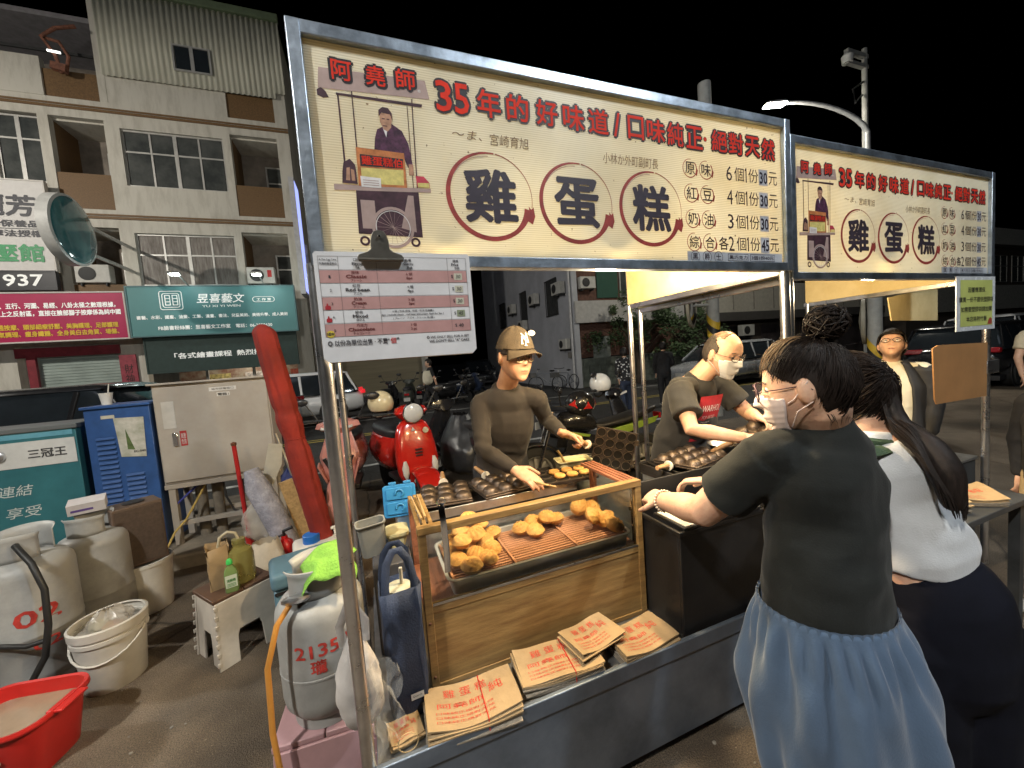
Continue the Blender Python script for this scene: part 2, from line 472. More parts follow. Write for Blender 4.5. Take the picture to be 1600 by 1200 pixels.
def ring_poly(cx, cz, r, th, a0, a1, n=48, ry=None):
    """brush stroke between two angles, th(t) = thickness"""
    out, inn = [], []
    for i in range(n+1):
        t = i/n; a = a0+(a1-a0)*t
        w_ = th(t)
        out.append((cx+math.cos(a)*r, cz+math.sin(a)*(ry or r)))
        inn.append((cx+math.cos(a)*(r-w_), cz+math.sin(a)*((ry or r)-w_)))
    return out, inn
def strip(out, inn, m, org, parent, name, lift):
    me = bpy.data.meshes.new(name); n = len(out)
    y = org[1]-lift
    me.from_pydata([(org[0]+p[0], y, org[2]+p[1]) for p in out+inn], [], [(i, i+1, n+i+1, n+i) for i in range(n-1)])
    me.materials.append(m)
    o = bpy.data.objects.new(name, me); link(o, parent); KIDS.setdefault(parent.name, []).append(o)
    return o
def sign_art(panel, dx, y, dz, rnd):
    """everything printed on a stall's front board; positions in metres on the board"""
    org = (dx, y, dz)
    def F(poly, m, name, lift=.0006): return flat(poly, m, org, EX, EZ, panel, name, lift)
    def T(body, m, x, z, w_, h, bold=.012, lift=.001, **k): return text(body, m, (dx+x, y, dz+z), EX, EZ, w_, h, panel, bold, lift=lift, **k)
    def red(body, x0, z0, x1, z1):
        e = .0065
        T(body, I_BLK, x0-e, z0-e, x1-x0+2*e, z1-z0+2*e, .115, .001)
        T(body, I_RED, x0, z0, x1-x0, z1-z0, .014, .0018)
    F([(-.045, 2.356), (.225, 2.367), (.234, 2.318), (-.051, 2.304)], I_BAN, 'printed_banner')
    red('阿', -.015, 2.331, .034, 2.381); red('堯', .069, 2.331, .118, 2.382); red('師', .147, 2.335, .198, 2.387)
    T('®', I_WHT, .203, 2.332, .008, .008)
    red('3', .253, 2.291, .298, 2.376); red('5', .306, 2.291, .349, 2.376)
    for ch, x0, x1 in (('年', .374, .446), ('的', .466, .538), ('好', .564, .638), ('味', .658, .735), ('道', .752, .828), ('/', .850, .876),
                       ('口', .908, .974), ('味', .988, 1.066), ('純', 1.078, 1.150), ('正', 1.164, 1.242), ('絕', 1.288, 1.365), ('對', 1.374, 1.450), ('天', 1.463, 1.541), ('然', 1.552, 1.626)):
        red(ch, x0, 2.294+rnd.uniform(-.002, .002), x1, 2.372)
    F([(1.256+.009*math.cos(a*PI/6), 2.333+.009*math.sin(a*PI/6)) for a in range(12)], I_BLK, 'printed_dot')
    F([(1.256+.007*math.cos(a*PI/6), 2.333+.007*math.sin(a*PI/6)) for a in range(12)], I_RED, 'printed_dot', .0012)
    # three big brush circles with the name of the cake
    for cx, ch in ((.394, '雞'), (.690, '蛋'), (.991, '糕')):
        cz, r = 2.063, .136
        o_, i_ = ring_poly(cx, cz, r, lambda t: .004+.013*math.sin(min(1, t*1.7)*PI/2)*(1-.35*t)+(.012*max(0, (t-.86)/.14)), R(82), R(345), ry=.130)
        strip(o_, i_, I_BRUSH, org, panel, 'brush_circle', .0008)
        o_, i_ = ring_poly(cx, cz, r, lambda t: .0015+.0015*t, R(349), R(440), 20, ry=.130)
        strip(o_, i_, I_BRUSH, org, panel, 'brush_circle', .0008)
        o_, i_ = ring_poly(cx, cz, r-.011, lambda t: .002, R(90), R(150), 16, ry=.119)
        strip(o_, i_, I_BAN, org, panel, 'brush_streak', .0013)
        F([(cx+.112, cz-.062), (cx+.124, cz-.052), (cx+.122, cz-.02), (cx+.130, cz-.03), (cx+.138, cz-.022), (cx+.142, cz-.05), (cx+.132, cz-.075)], I_BRUSH, 'brush_end', .001)
        T(ch, I_INK, cx-.083, cz-.078, .168, .160, .030, .0016)
    # price rows
    rows = [(2.221, '原味', '6', '個1份', '30'), (2.132, '紅豆', '4', '個1份', '30'), (2.040, '奶油', '3', '個1份', '30'), (1.955, '綜合', '2', '個1份', '45')]
    for k_, (zc, nm, q, mid, pr) in enumerate(rows):
        x0 = 1.138+k_*.002
        for j, ch in enumerate(nm):
            cx = x0+.038+j*.078
            o_, i_ = ring_poly(cx, zc, .034, lambda t: .0018+.0025*t, R(80), R(400), 26)
            strip(o_, i_, I_BRUSH, org, panel, 'small_circle', .0007)
            F([(cx+.025, zc-.02), (cx+.034, zc+.002), (cx+.038, zc-.004), (cx+.032, zc-.026)], I_BRUSH, 'brush_end', .001)
            T(ch, I_INK, cx-.023, zc-.022, .046, .045, .008, .0014)
        if k_ == 3: T('各', I_INK, 1.305, zc-.026, .05, .05, .01, .0014)
        T(q, I_INK, 1.356, zc-.028, .030, .055, .006, .0014)
        T('個', I_INK, 1.398, zc-.026, .052, .052, .004, .0014)
        F([(1.459, zc-.028), (1.4645, zc-.028), (1.4645, zc+.027), (1.460, zc+.027), (1.4545, zc+.018), (1.4545, zc+.013), (1.459, zc+.018)], I_INK, 'lettering', .0014)
        T('份', I_INK, 1.474, zc-.026, .054, .053, .004, .0014)
        F(rect(1.532, zc-.032, 1.582, zc+.03), I_GRY, 'price_sticker', .0009)
        T(pr, I_INK, 1.536, zc-.026, .044, .046, .02, .0016)
        T('元', I_INK, 1.587, zc-.027, .050, .052, .004, .0014)
    F(rect(1.147, 1.884, 1.655, 1.921), I_GRY, 'paper_strip', .0008)
    for j, ch in enumerate('黑爵士'):
        cx = 1.185+.058*j
        o_, i_ = ring_poly(cx, 1.902, .022, lambda t: .0018, 0, 2*PI, 20)
        strip(o_, i_, I_INK, org, panel, 'small_circle', .0014)
        T(ch, I_INK, cx-.013, 1.890, .026, .025, .008, .0014)
    for x0, body in ((1.35, '黑巧克力'), (1.47, '3個1份40元')):
        F(rect(x0, 1.888, x0+.11+.03*(x0 > 1.4), 1.916), I_INK, 'sticker_edge', .0012)
        F(rect(x0+.002, 1.890, x0+.108+.03*(x0 > 1.4), 1.914), I_GRY, 'sticker', .0016)
        T(body, I_INK, x0+.006, 1.894, .098+.03*(x0 > 1.4), .016, .01, .0022)
    # faint marker scribbles
    T('〜ま、', I_PEN, .29, 2.222, .09, .026, -.012, .001, shear=.2)
    T('宮崎育旭', I_PEN, .405, 2.214, .125, .034, -.014, .001, shear=.1)
    T('小林か外町副町長', I_PEN, .80, 2.202, .23, .036, -.014, .001, shear=.1)
    # printed photograph: an old vendor behind his wheeled cake cart
    F([(-.054, 2.30), (-.044, 2.307), (-.034, 2.299), (-.027, 2.284), (-.04, 2.281), (-.054, 2.286)], I_DRK, 'printed_bell')
    F([(-.009, 2.299), (.212, 2.302), (.210, 2.293), (-.009, 2.293)], I_DRK, 'printed_canopy_bar')
    for x0, z0, x1, z1, w_ in ((-.007, 2.296, -.007, 2.10, .004), (.028, 2.308, .026, 2.06, .003), (.183, 2.312, .176, 2.06, .003), (.169, 2.291, .166, 2.06, .002)):
        F([(x0, z0), (x0+w_, z0), (x1+w_, z1), (x1, z1)], I_DRK, 'printed_pole', .0007)
    F([(.077, 2.195), (.085, 2.219), (.108, 2.232), (.124, 2.238), (.150, 2.222), (.164, 2.19), (.172, 2.128), (.157, 2.125), (.146, 2.16), (.072, 2.16)], I_SHIRT, 'printed_shirt', .0009)
    F([(.099, 2.228), (.112, 2.225), (.107, 2.20)], I_WHT, 'printed_collar', .0012)
    F([(.095, 2.262), (.094, 2.240), (.102, 2.220), (.112, 2.216), (.122, 2.228), (.126, 2.25), (.122, 2.266)], I_SKIN, 'printed_face', .0013)
    F([(.092, 2.252), (.093, 2.270), (.104, 2.279), (.118, 2.278), (.127, 2.266), (.127, 2.246), (.122, 2.262), (.10, 2.264)], I_DRK, 'printed_hair', .0016)
    for ex in (.100, .112): F(rect(ex, 2.247, ex+.007, 2.2495), I_DRK, 'printed_eye', .0018)
    F(rect(.101, 2.229, .112, 2.231), I_DRK, 'printed_mouth', .0018)
    F([(.16, 2.135), (.172, 2.135), (.172, 2.105), (.158, 2.105)], I_SKIN, 'printed_hand', .0011)
    F([(.016, 2.066), (.180, 2.064), (.181, 1.936), (.012, 1.941)], I_DRK, 'printed_cart_body', .0008)
    F(rect(.024, 1.955, .06, 2.03), I_BAN, 'printed_cart_panel', .001)
    F([(.125, 1.96), (.165, 1.95), (.165, 2.05), (.15, 2.05)], I_BAN, 'printed_cart_panel', .001)
    F([(-.037, 2.066), (.215, 2.073), (.215, 2.062), (-.037, 2.051)], I_BAN, 'printed_counter', .0011)
    F([(.026, 2.166), (.150, 2.163), (.150, 2.070), (.024, 2.066)], I_ORG, 'printed_case', .0012)
    F([(.034, 2.149), (.146, 2.147), (.144, 2.121), (.033, 2.118)], I_BLK, 'printed_case_sign', .0014)
    T('雞蛋糕伯', I_RED, .037, 2.122, .106, .024, .02, .0018)
    F([(.034, 2.114), (.144, 2.117), (.142, 2.076), (.033, 2.073)], I_YEL, 'printed_case_pane', .0014)
    F([(.030, 2.092), (.082, 2.090), (.081, 2.064), (.031, 2.064)], I_WHT, 'printed_box', .0017)
    for q in range(3): F(rect(.036, 2.069+.006*q, .076, 2.071+.006*q), I_BAN, 'printed_line', .0019)
    F([(-.016, 2.07), (-.013, 2.10), (-.008, 2.124), (.008, 2.134), (.02, 2.12), (.022, 2.07)], I_DRK, 'printed_pots', .0013)
    F([(-.006, 2.078), (-.002, 2.11), (.006, 2.112), (.004, 2.078)], I_SKIN, 'printed_bag', .0016)
    F([(.008, 2.078), (.008, 2.108), (.016, 2.106), (.017, 2.078)], I_SKIN, 'printed_bag', .0016)
    F([(.178, 2.075), (.176, 2.105), (.198, 2.105), (.213, 2.089), (.213, 2.075)], I_PINK, 'printed_parcel', .0014)
    F([(.180, 2.075), (.180, 2.086), (.212, 2.088), (.212, 2.075)], I_YEL, 'printed_parcel', .0016)
    for rr, ww, mm, lf in ((.056, .008, I_BAN, .0016), (.046, .0018, I_WHT, .0018)):
        o_, i_ = ring_poly(.103, 1.960, rr, lambda t: ww, 0, 2*PI, 36); strip(o_, i_, mm, org, panel, 'printed_wheel', lf)
    for q in range(9):
        a = q*PI/9
        F([(.103+.045*math.cos(a), 1.96+.045*math.sin(a)), (.103-.045*math.cos(a), 1.96-.045*math.sin(a)), (.1037-.045*math.cos(a), 1.9607-.045*math.sin(a)), (.1037+.045*math.cos(a), 1.9607+.045*math.sin(a))], I_BAN, 'printed_spoke', .0017+.00004*q)
    for cx in (.026, .160):
        o_, i_ = ring_poly(cx, 1.922, .013, lambda t: .006, 0, 2*PI, 18); strip(o_, i_, I_DRK, org, panel, 'printed_caster', .0014)

def make_stall(label, x0, y0, z0, z1, seed, extra_pole):
    """x0 = left edge, 1.81 m long, front at y0"""
    x1, y1 = x0+1.81, y0+1.06
    rnd = random.Random(seed)
    st = thing('market_stall', label, 'market stall', (0, 0, 0), group='egg cake stalls side by side')
    f = .034
    # front sign board
    p = MB().b2((x0+.02, y0+.004, z0+.015), (x1-.02, y0+.009, z1-.015)).build('sign_panel', SIGN, st)
    sign_art(p, x0+.11, y0+.0038, z0-1.85, rnd)
    for a, b_ in (((x0, y0-.012, z1-f), (x1, y0+.024, z1)), ((x0, y0-.012, z0), (x1, y0+.024, z0+f))):
        MB().b2(a, b_).build('frame_rail', GALV, st, bevel=.003)
    for xa in (x0, x1-f):
        MB().b2((xa, y0-.0135, z0+.0005), (xa+f, y0+.0255, z1-.0005)).build('frame_rail', GALV, st, bevel=.003)
    # side boards and roof
    for xa, sgn in ((x0+.012, -1), (x1-.016, 1)):
        MB().b2((xa, y0+.03, z0+.02), (xa+.005, y1, z1-.03)).build('side_panel', BOARD, st)
        MB().b2((xa-.012, y0+.03, z0-.012), (xa+.018, y1+.01, z0+.02)).build('frame_rail', STEEL, st, bevel=.003)
        MB().b2((xa-.01, y0+.03, z1-.03), (xa+.016, y1+.01, z1-.004)).build('frame_rail', STEEL, st, bevel=.003)
    MB().b2((x0+.04, y1-.02, z1-.03), (x1-.04, y1+.01, z1-.004)).build('frame_rail', STEEL, st, bevel=.003)
    MB().grid(lambda u, v: (x0+.01+1.79*u, y0+.03+(y1-y0-.03)*v, z1-.035+.02*math.sin(u*PI*4)*math.sin(v*PI)), 14, 8).build('canvas_roof', TARP, st)
    # poles
    for (px, py, r_) in [(x0+.004, y0+.012, .019), (x1-.02, y0+.012, .019), (x0-.03 if seed == 1 else x0+.01, y1-.02, .016), (x1-.02, y1-.02, .017)]+extra_pole:
        MB().cyl((px, py, .02), (px, py, z0+.01), r_, n=18).build('pole', STEEL, st)
    return st
stallA = make_stall('near cream egg cake stall whose sign board glows yellow at its right end', -.11, 1.12, 1.85, 2.455, 1, [])
stallB = make_stall('farther egg cake stall with the same sign board, right of and behind the near one', 1.82, 1.20, 1.83, 2.46, 2, [])
# counter of the near stall: bottom tray with front apron, and counter body behind the display case
APRON = mat('stained_steel_apron', (.10, .125, .165), .42, .6, nz=.35, ns=3, bump=.06, bs=30, col2=(.20, .24, .30))
SHEET = mat('steel_counter', (.45, .46, .47), .35, .9, nz=.25, ns=8)
MB().b2((-.088, 1.118, .06), (1.685, 1.124, .395)).build('front_apron', APRON, stallA)
MB().b2((-.09, 1.108, .385), (1.69, 1.126, .445)).build('tray_lip', APRON, stallA, bevel=.004)
MB().b2((-.085, 1.128, .395), (1.685, 2.14, .41)).build('tray_floor', SHEET, stallA)
MB().b2((-.088, 1.14, .06), (-.082, 2.1, .39)).build('side_apron', APRON, stallA)
MB().b2((1.37, 1.48, .412), (1.68, 1.73, .883)).build('counter', SHEET, stallA, bevel=.006)
MB().b2((.06, 1.735, .412), (1.34, 2.12, .845)).build('counter', SHEET, stallA, bevel=.006)
APR2 = mat('dark_steel_apron', (.08, .085, .09), .5, .6, nz=.3, ns=4)
MB().b2((2.02, 1.25, .06), (3.6, 1.256, .70)).build('front_apron', APR2, stallB)
MB().b2((2.0, 1.24, .70), (3.61, 1.78, .72)).build('counter_top', SHEET, stallB, bevel=.004)
# pendant lamps inside the stalls
ENAM = mat('lamp_shade_enamel', (.3, .3, .28), .4)
BULB = mat('warm_bulb', (1, .8, .5), .3, emit=(1, .68, .32), es=30)
def pendant(label, x, y, z, power, shade=True, col=(1, .66, .33)):
    t = thing('pendant_lamp', label, 'lamp', (x, y, z), group='warm lamps under the stall roofs')
    MB().cyl((0, 0, .05), (0, 0, 2.42-z), .003, n=6).build('cord', BLACKP, t)
    MB().lathe([(.012, .05), (.016, .0), (.028, -.03), (.03, -.05), (.018, -.072), (0, -.078)], 16).build('bulb', BULB, t)
    if shade:
        s = MB().lathe([(.02, .03), (.03, .022), (.062, -.03), (.063, -.032)], 24, top=False).build('added_lamp_shade', ENAM, t); solidify(s, .003)  # unseen shade, added to keep the bulb's hot spot off the sign board
    lamp('bulb_light', (0, 0, -.10), power, col, t, .035)
    return t
WARM = (1, .77, .47)
pendant('warm shaded lamp hanging behind the near sign board above the cakes', .84, 1.20, 1.945, 78, True, WARM)
pendant('second warm shaded lamp behind the left half of the near sign board', .25, 1.20, 1.945, 16, True, WARM)
pendant('bare warm bulb behind the right end of the near sign board', 1.40, 1.55, 2.16, 46, False, (1, .74, .38))
pendant('warm bulb behind the left end of the farther sign board', 2.20, 1.62, 2.14, 40, False, (1, .74, .38))
pendant('shaded warm lamp above the farther stall counter', 2.55, 1.28, 1.95, 34, True, WARM)
# ================================================================== street lamps
LAMPM = mat('street_lamp_paint', (.3, .31, .32), .5, .3, nz=.15)
LEDM = mat('led_panel', (1, 1, 1), .3, emit=(1, .97, .85), es=220)
def street_lamp(label, x, y, h, reach, rz, power, col, group='street lamps', r=.15):
    t = thing('street_lamp', label, 'street lamp', (x, y, 0), rz, group)
    MB().cyl((0, 0, 0), (0, 0, h-1.2), .11, .08, 14).build('pole', LAMPM, t)
    pts = [(reach*(1-math.cos(a*PI/16))**.8 if a else 0, 0, h-1.2+1.1*math.sin(a*PI/16)) for a in range(9)]
    MB().tube(pts, [.08-.004*i for i in range(9)], 12).build('arm', LAMPM, t)
    hx = reach
    hd = MB().box((hx+.25, 0, h-.08), (.7, .26, .09), taper=.7).build('lamp_head', LAMPM, t, bevel=.02)
    MB().box((hx+.28, 0, h-.145), (.6, .24, .03)).build('led_panel', LEDM, t)
    l = lamp('lamp_light', (hx+.28, 0, h-.2), power, col, t, r)
    return t
street_lamp('lit street lamp with curved arm, above the gap between the two sign boards', 15.1, 7.55, 8.85, 2.5, R(158), 900, (1, .93, .78))
street_lamp('street lamp on the pavement behind the viewer', 5.2, -3.4, 6.2, 2.0, R(150), 620, (.74, .87, 1.0))  # assumed post, added out of view for the cool light on the women
street_lamp('street lamp at the near road edge left of the view', -13.5, 4.6, 9.0, 2.5, R(60), 3700, (1, .94, .84))  # assumed post, added out of view to light the apartment facade
street_lamp('street lamp at the near road edge left behind the viewer', -4.5, -2.6, 6.0, 1.5, R(40), 1400, (1, .97, .90))  # added lamp post out of view, set here to brighten the sign fronts
# ================================================================== display case, tray, egg cakes, grill, paper bags
WOOD = mat('worn_brown_wood', (.17, .095, .035), .5, nz=.35, ns=5, bump=.15, bs=40, stretch=(1, 6, 9), col2=(.30, .19, .07))
WOODR = mat('reddish_wood', (.22, .085, .045), .45, nz=.3, ns=6, stretch=(9, 1, 9), bump=.1, bs=30)
WOODP = mat('pale_wood', (.36, .24, .11), .6, nz=.25, ns=8, stretch=(6, 1, 6))
dc = thing('display_case', 'brown wooden display case with a glass front holding the tray of egg cakes', 'display case', (.105, 1.34, .412))
W_, D_, H_ = .945, .375, .60     # width, depth, height
g0 = .305                        # height of the glass sill
MB().b2((.028, .004, .02), (W_-.028, .016, g0-.022)).build('front_panel', WOOD, dc)
MB().b2((.0, .0, g0-.022), (W_, .03, g0+.006)).build('sill_rail', WOOD, dc, bevel=.002)
MB().b2((.03, -.002, g0+.006), (W_-.03, .004, g0+.012)).build('metal_strip', STEEL, dc)
MB().b2((.028, .0, .0), (W_-.028, .022, .02)).build('bottom_rail', WOOD, dc, bevel=.002)
for x in (0, W_-.028):
    MB().b2((x, -.001, -.002), (x+.028, .029, H_-.028)).build('post', WOOD, dc, bevel=.002)
    MB().b2((x, D_-.03, -.002), (x+.028, D_, H_-.02)).build('post', WOODR, dc, bevel=.002)
MB().b2((-.002, -.003, H_-.028), (W_+.002, .031, H_)).build('top_rail', WOOD, dc, bevel=.003)
for x in (0.002, .024, .046): MB().b2((x, .033, H_-.016), (x+.014, D_, H_-.002)).build('slat', WOOD, dc, bevel=.0015)
for x in (W_-.075, W_-.054, W_-.033, W_-.012): MB().b2((x, .033, H_-.016), (x+.013, D_, H_-.002)).build('slat', WOODR, dc, bevel=.0015)
MB().b2((.0, .03, g0-.02), (W_, D_, g0-.008)).build('shelf', WOODR, dc)
for x in (.006, W_-.012): MB().b2((x, .03, .0), (x+.006, D_-.03, g0-.025)).build('side_panel', WOOD, dc)
MB().b2((.03, .012, g0+.008), (W_-.03, .015, H_-.03)).build('glass_pane', GLASS, dc)
MB().b2((W_-.016, .032, g0), (W_-.013, D_-.032, H_-.02)).build('glass_pane', GLASS, dc)
for x, z in ((.014, .25), (.014, .05)): MB().lathe([(.006, 0), (.004, .003), (0, .004)], 8, Matrix.Translation((x, -.001, z)) @ Matrix.Rotation(R(90), 4, 'X')).build('nail', mat('rusty_nail', (.1, .04, .02), .7), dc)

# steel tray with brown rack
TZ = .708
tr = thing('steel_tray', 'shallow stainless tray with a brown slatted rack inside the display case', 'tray', (.21, 1.378, TZ))
TW, TD, TH = .80, .325, .068
def rrect(x0, y0, x1, y1, r, n=5):
    out = []
    for cx, cy, a0 in ((x1-r, y1-r, 0), (x0+r, y1-r, 90), (x0+r, y0+r, 180), (x1-r, y0+r, 270)):
        for i in range(n+1):
            a = R(a0+90*i/n); out.append((cx+r*math.cos(a), cy+r*math.sin(a)))
    return out
def loops(mb, ls, cap0=True, cap1=False):
    k = len(mb.v); n = len(ls[0])
    for l in ls: mb.v += [tuple(p) for p in l]
    for i in range(len(ls)-1):
        for j in range(n):
            j2 = (j+1) % n
            mb.f.append((k+i*n+j, k+i*n+j2, k+(i+1)*n+j2, k+(i+1)*n+j))
    if cap0: mb.f.append(tuple(k+j for j in reversed(range(n))))
    if cap1: mb.f.append(tuple(k+(len(ls)-1)*n+j for j in range(n)))
    return mb
def pan(w_, d_, h, lip=.012, r=.03, th=.0015, slope=.012):
    P_ = lambda e, z: [(x, y, z) for x, y in rrect(-e, -e, w_+e, d_+e, r+max(e, -r+.004))]
    return loops(MB(), [P_(-slope, 0), P_(0, h), P_(lip, h), P_(lip, h-.004), P_(.002, h-.004), P_(-slope+.002, .002)][0:4]+[], True, False)
o = pan(TW, TD, TH).build('pan_body', mat('tray_steel', (.58, .58, .57), .34, .55, nz=.15, ns=8), tr, smooth=30); solidify(o, .002, -1)
RACK = mat('brown_rack', (.42, .20, .11), .55, nz=.25, ns=10)
rod = MB().b2((0, -.005, 0), (TW-.03, .005, .008)).data('rod', None)
for i in range(16): inst(rod, 'rack_rod', RACK, tr, (.015, .018+i*.0192, TH-.024))
for x in (.01, .262, .545, TW-.018): MB().b2((x, .008, TH-.0155), (x+.009, TD-.008, TH-.008)).build('rack_bar', RACK, tr)

# egg cakes
CAKE = mat('egg_cake', (.47, .21, .05), .7, nz=.3, ns=18, bump=.4, bs=60, col2=(.66, .38, .11), sub=0)
def cake_mesh(seed, flat_=1.0):
    rn = random.Random(seed); b = MB()
    def f(u, v):
        a = 2*PI*u; t = (v-.5)*2          # -1 bottom .. 1 top
        ph = t*PI/2
        r = .041*max(0, math.cos(ph))**.72
        z = .027*flat_*math.copysign(abs(math.sin(ph))**.9, t)
        rim = math.exp(-(t/.10)**2)
        r += .0045*rim
        s_ = 1.0
        if t > .05:                        # shell ridges pressed on the crown
            x, y = r*math.cos(a), r*math.sin(a)
            fan = math.atan2(y, x+.05)
            z += .0029*math.cos(fan*24)*min(1, (t-.05)*4)*(1 if x > -.02 else .2)
        s_ += .015*math.sin(a*2+seed)+.012*math.sin(a*5+seed*2)*rim
        return (r*math.cos(a)*s_, r*math.sin(a)*s_, z)
    b.grid(f, 48, 19, cu=True)
    me = b.data('egg_cake', 60); me.materials.append(CAKE)
    return me
CM = [cake_mesh(i) for i in range(4)]
cz0 = TZ+TH-.008+.027
left = [(.30, 1.41, 0), (.375, 1.435, 0), (.262, 1.475, 0), (.335, 1.49, 0), (.41, 1.505, 0), (.258, 1.56, 0), (.325, 1.575, 0), (.40, 1.585, 0), (.455, 1.635, 0),
        (.27, 1.645, 0), (.345, 1.66, 0), (.29, 1.52, .05), (.36, 1.56, .05), (.31, 1.62, .05), (.40, 1.655, .05), (.35, 1.625, .095)]
mid = [(.635, 1.56, 0), (.66, 1.645, 0), (.585, 1.615, 0), (.735, 1.66, 0), (.715, 1.60, .03), (.77, 1.625, .0)]
right = [(.955, 1.41, .012), (.955, 1.475, .014), (.95, 1.545, .012), (.955, 1.60, .016), (.945, 1.655, .012), (.90, 1.50, .03), (.90, 1.625, .03)]
def put_cake(x, y, dz, tilt, label, group):
    o = bpy.data.objects.new('egg_cake', random.choice(CM)); link(o)
    o.location = (x, y, cz0+dz)
    o.rotation_euler = (random.uniform(-.2, .2)+tilt[0], random.uniform(-.2, .2)+tilt[1], random.uniform(0, 6.28))
    s_ = random.uniform(.90, .99); o.scale = (s_, s_, s_)
    tag(o, label, 'egg cake', group)
LL = ['front left corner of the heap', 'front of the heap, right of the corner cake', 'left edge, second from the front', 'second row of the heap, middle', 'second row of the heap, at its right', 'left edge, third from the front', 'third row of the heap, middle', 'third row of the heap, at its right', 'apart at the right end of the heap', 'back left of the heap', 'back of the heap, middle', 'upper layer, nearest the front', 'upper layer, in the middle', 'upper layer, at the left back', 'upper layer, at the right back', 'on the very top of the heap']
for k_, (x, y, dz) in enumerate(left): put_cake(x, y, dz, (-.12 if dz == 0 else .1, .05), 'golden egg cake in the left heap, '+LL[k_], 'egg cakes heaped at the left')
ML = ['front of the group', 'back middle of the group', 'left of the group', 'back right of the group', 'lying on top of the group', 'right end of the group']
for k_, (x, y, dz) in enumerate(mid): put_cake(x, y, dz, (0, 0), 'golden egg cake in the middle of the tray, '+ML[k_], 'egg cakes in the middle')
RL = ['nearest the front', 'second from the front', 'third from the front', 'fourth from the front', 'farthest back', 'inner one near the front', 'inner one near the back']
for k_, (x, y, dz) in enumerate(right): put_cake(x, y, dz, (.15, -.85), 'egg cake on edge along the tray\'s right side, '+RL[k_], 'egg cakes along the right edge')

# tongs hooked over the front rail
tg = thing('tongs', 'shiny steel tongs hooked over the front rail at the left of the case', 'tongs', (.195, 1.325, .84))
for k_, yo in ((0, 0), (1, .006)):
    b = MB()
    pts = [(.0, yo, 0), (.002, yo-.002, .08), (.0, yo-.004, .16), (-.002, yo, .225), (-.002, yo+.012, .245)]
    b.tube(pts, [(.0105, .0016)]*5, 8, ref=(1, 0, 0)); b.build('arm', CHROME, tg)
rg = MB(); rg.tube([(.0+.014*math.cos(a*PI/8), .01, .252+.014*math.sin(a*PI/8)) for a in range(16)], .003, 6, closed=True); rg.build('ring', CHROME, tg)

# ---- grill with moulds
IRON = mat('cast_iron_mould', (.055, .042, .034), .42, .65, nz=.5, ns=12, bump=.2, bs=60, col2=(.13, .095, .07))
IRONL = mat('worn_mould_rim', (.24, .19, .14), .35, .85, nz=.3, ns=20)
SOOT = mat('sooty_burner', (.018, .015, .013), .6, .2, nz=.5, ns=8, bump=.3, bs=40)
def burner(label, x0, x1, y0, y1, z):
    t = thing('gas_griddle', label, 'griddle', (x0, y0, z), group='griddles for the cake moulds')
    w_, d_ = x1-x0, y1-y0
    MB().b2((0, 0, 0), (w_, d_, .012)).build('base_plate', SOOT, t)
    for a, b_ in (((0, 0, .0125), (w_, .008, .055)), ((0, d_-.008, .0125), (w_, d_, .055)), ((0, .0085, .0125), (.008, d_-.0085, .055)), ((w_-.008, .0085, .0125), (w_, d_-.0085, .055))):
        MB().b2(a, b_).build('side_wall', SHEET if a[1] == 0 and b_[1] < .01 else SOOT, t, bevel=.002)
    for i in range(int(w_/.12)): MB().cyl((.06+i*.12, .01, .045), (.06+i*.12, d_-.01, .045), .006, n=8).build('grate_bar', SOOT, t)
    return t
burner('sooty gas griddle behind the near display case', .12, .97, 1.755, 2.09, .847)
def dome(r, h):
    return MB().lathe([(r*1.06, 0), (r, .004), (r*.93, h*.55), (r*.6, h*.92), (0, h)], 18).data('cup_dome', 50)
DOME = dome(.037, .026); DOME.materials.append(IRON)
HANDM = mat('wooden_handle', (.33, .19, .09), .55, nz=.25, ns=12, stretch=(8, 1, 8))
RINGM = mat('white_ceramic_ring', (.62, .58, .5), .35, nz=.1)
def closed_mould(label, loc, rz, cols, rows, hl=.16, tilt=0.0):
    t = thing('cake_mould', label, 'cake mould', loc, rz, 'closed cake moulds on the griddle')
    t.rotation_euler = (tilt, 0, rz)
    w_, d_ = cols*.083, rows*.083
    MB().b2((-w_/2, -d_/2, .0), (w_/2, d_/2, .010)).build('lower_plate', IRON, t, bevel=.003)
    MB().b2((-w_/2, -d_/2, .012), (w_/2, d_/2, .022)).build('upper_plate', IRON, t, bevel=.003)
    for i in range(cols):
        for j in range(rows): inst(DOME, 'cup', None, t, (-w_/2+.0415+i*.083, -d_/2+.0415+j*.083, .022))
    MB().tube([(0, -d_/2, .012), (0, -d_/2-.05, .02)], .006, 8).build('handle_rod', IRON, t)
    MB().tube([(0, -d_/2-.05, .02), (0, -d_/2-.08, .024), (0, -d_/2-.05-hl, .03)], [.010, .014, .011], 12).build('handle', HANDM, t)
    rg = MB(); rg.lathe([(.012, -.006), (.024, -.006), (.026, 0), (.024, .006), (.012, .006)], 20, Matrix.Translation((0, -d_/2-.052, .02)) @ Matrix.Rotation(R(90), 4, 'X')); rg.build('guard_ring', RINGM, t)
    return t
closed_mould('sooty closed cake mould at the left end of the near griddle', (.30, 1.90, .905), R(172), 3, 3)
closed_mould('sooty closed cake mould under the young vendor\'s hand', (.58, 1.885, .905), R(186), 3, 3)
MOULDC = mat('seasoned_shaded_cup_metal', (.005, .004, .0035), .5, .0, nz=.4, ns=30, col2=(.012, .010, .008), spec=.3)  # seasoned metal, its colour also darkened to stand for the cups' inner shade
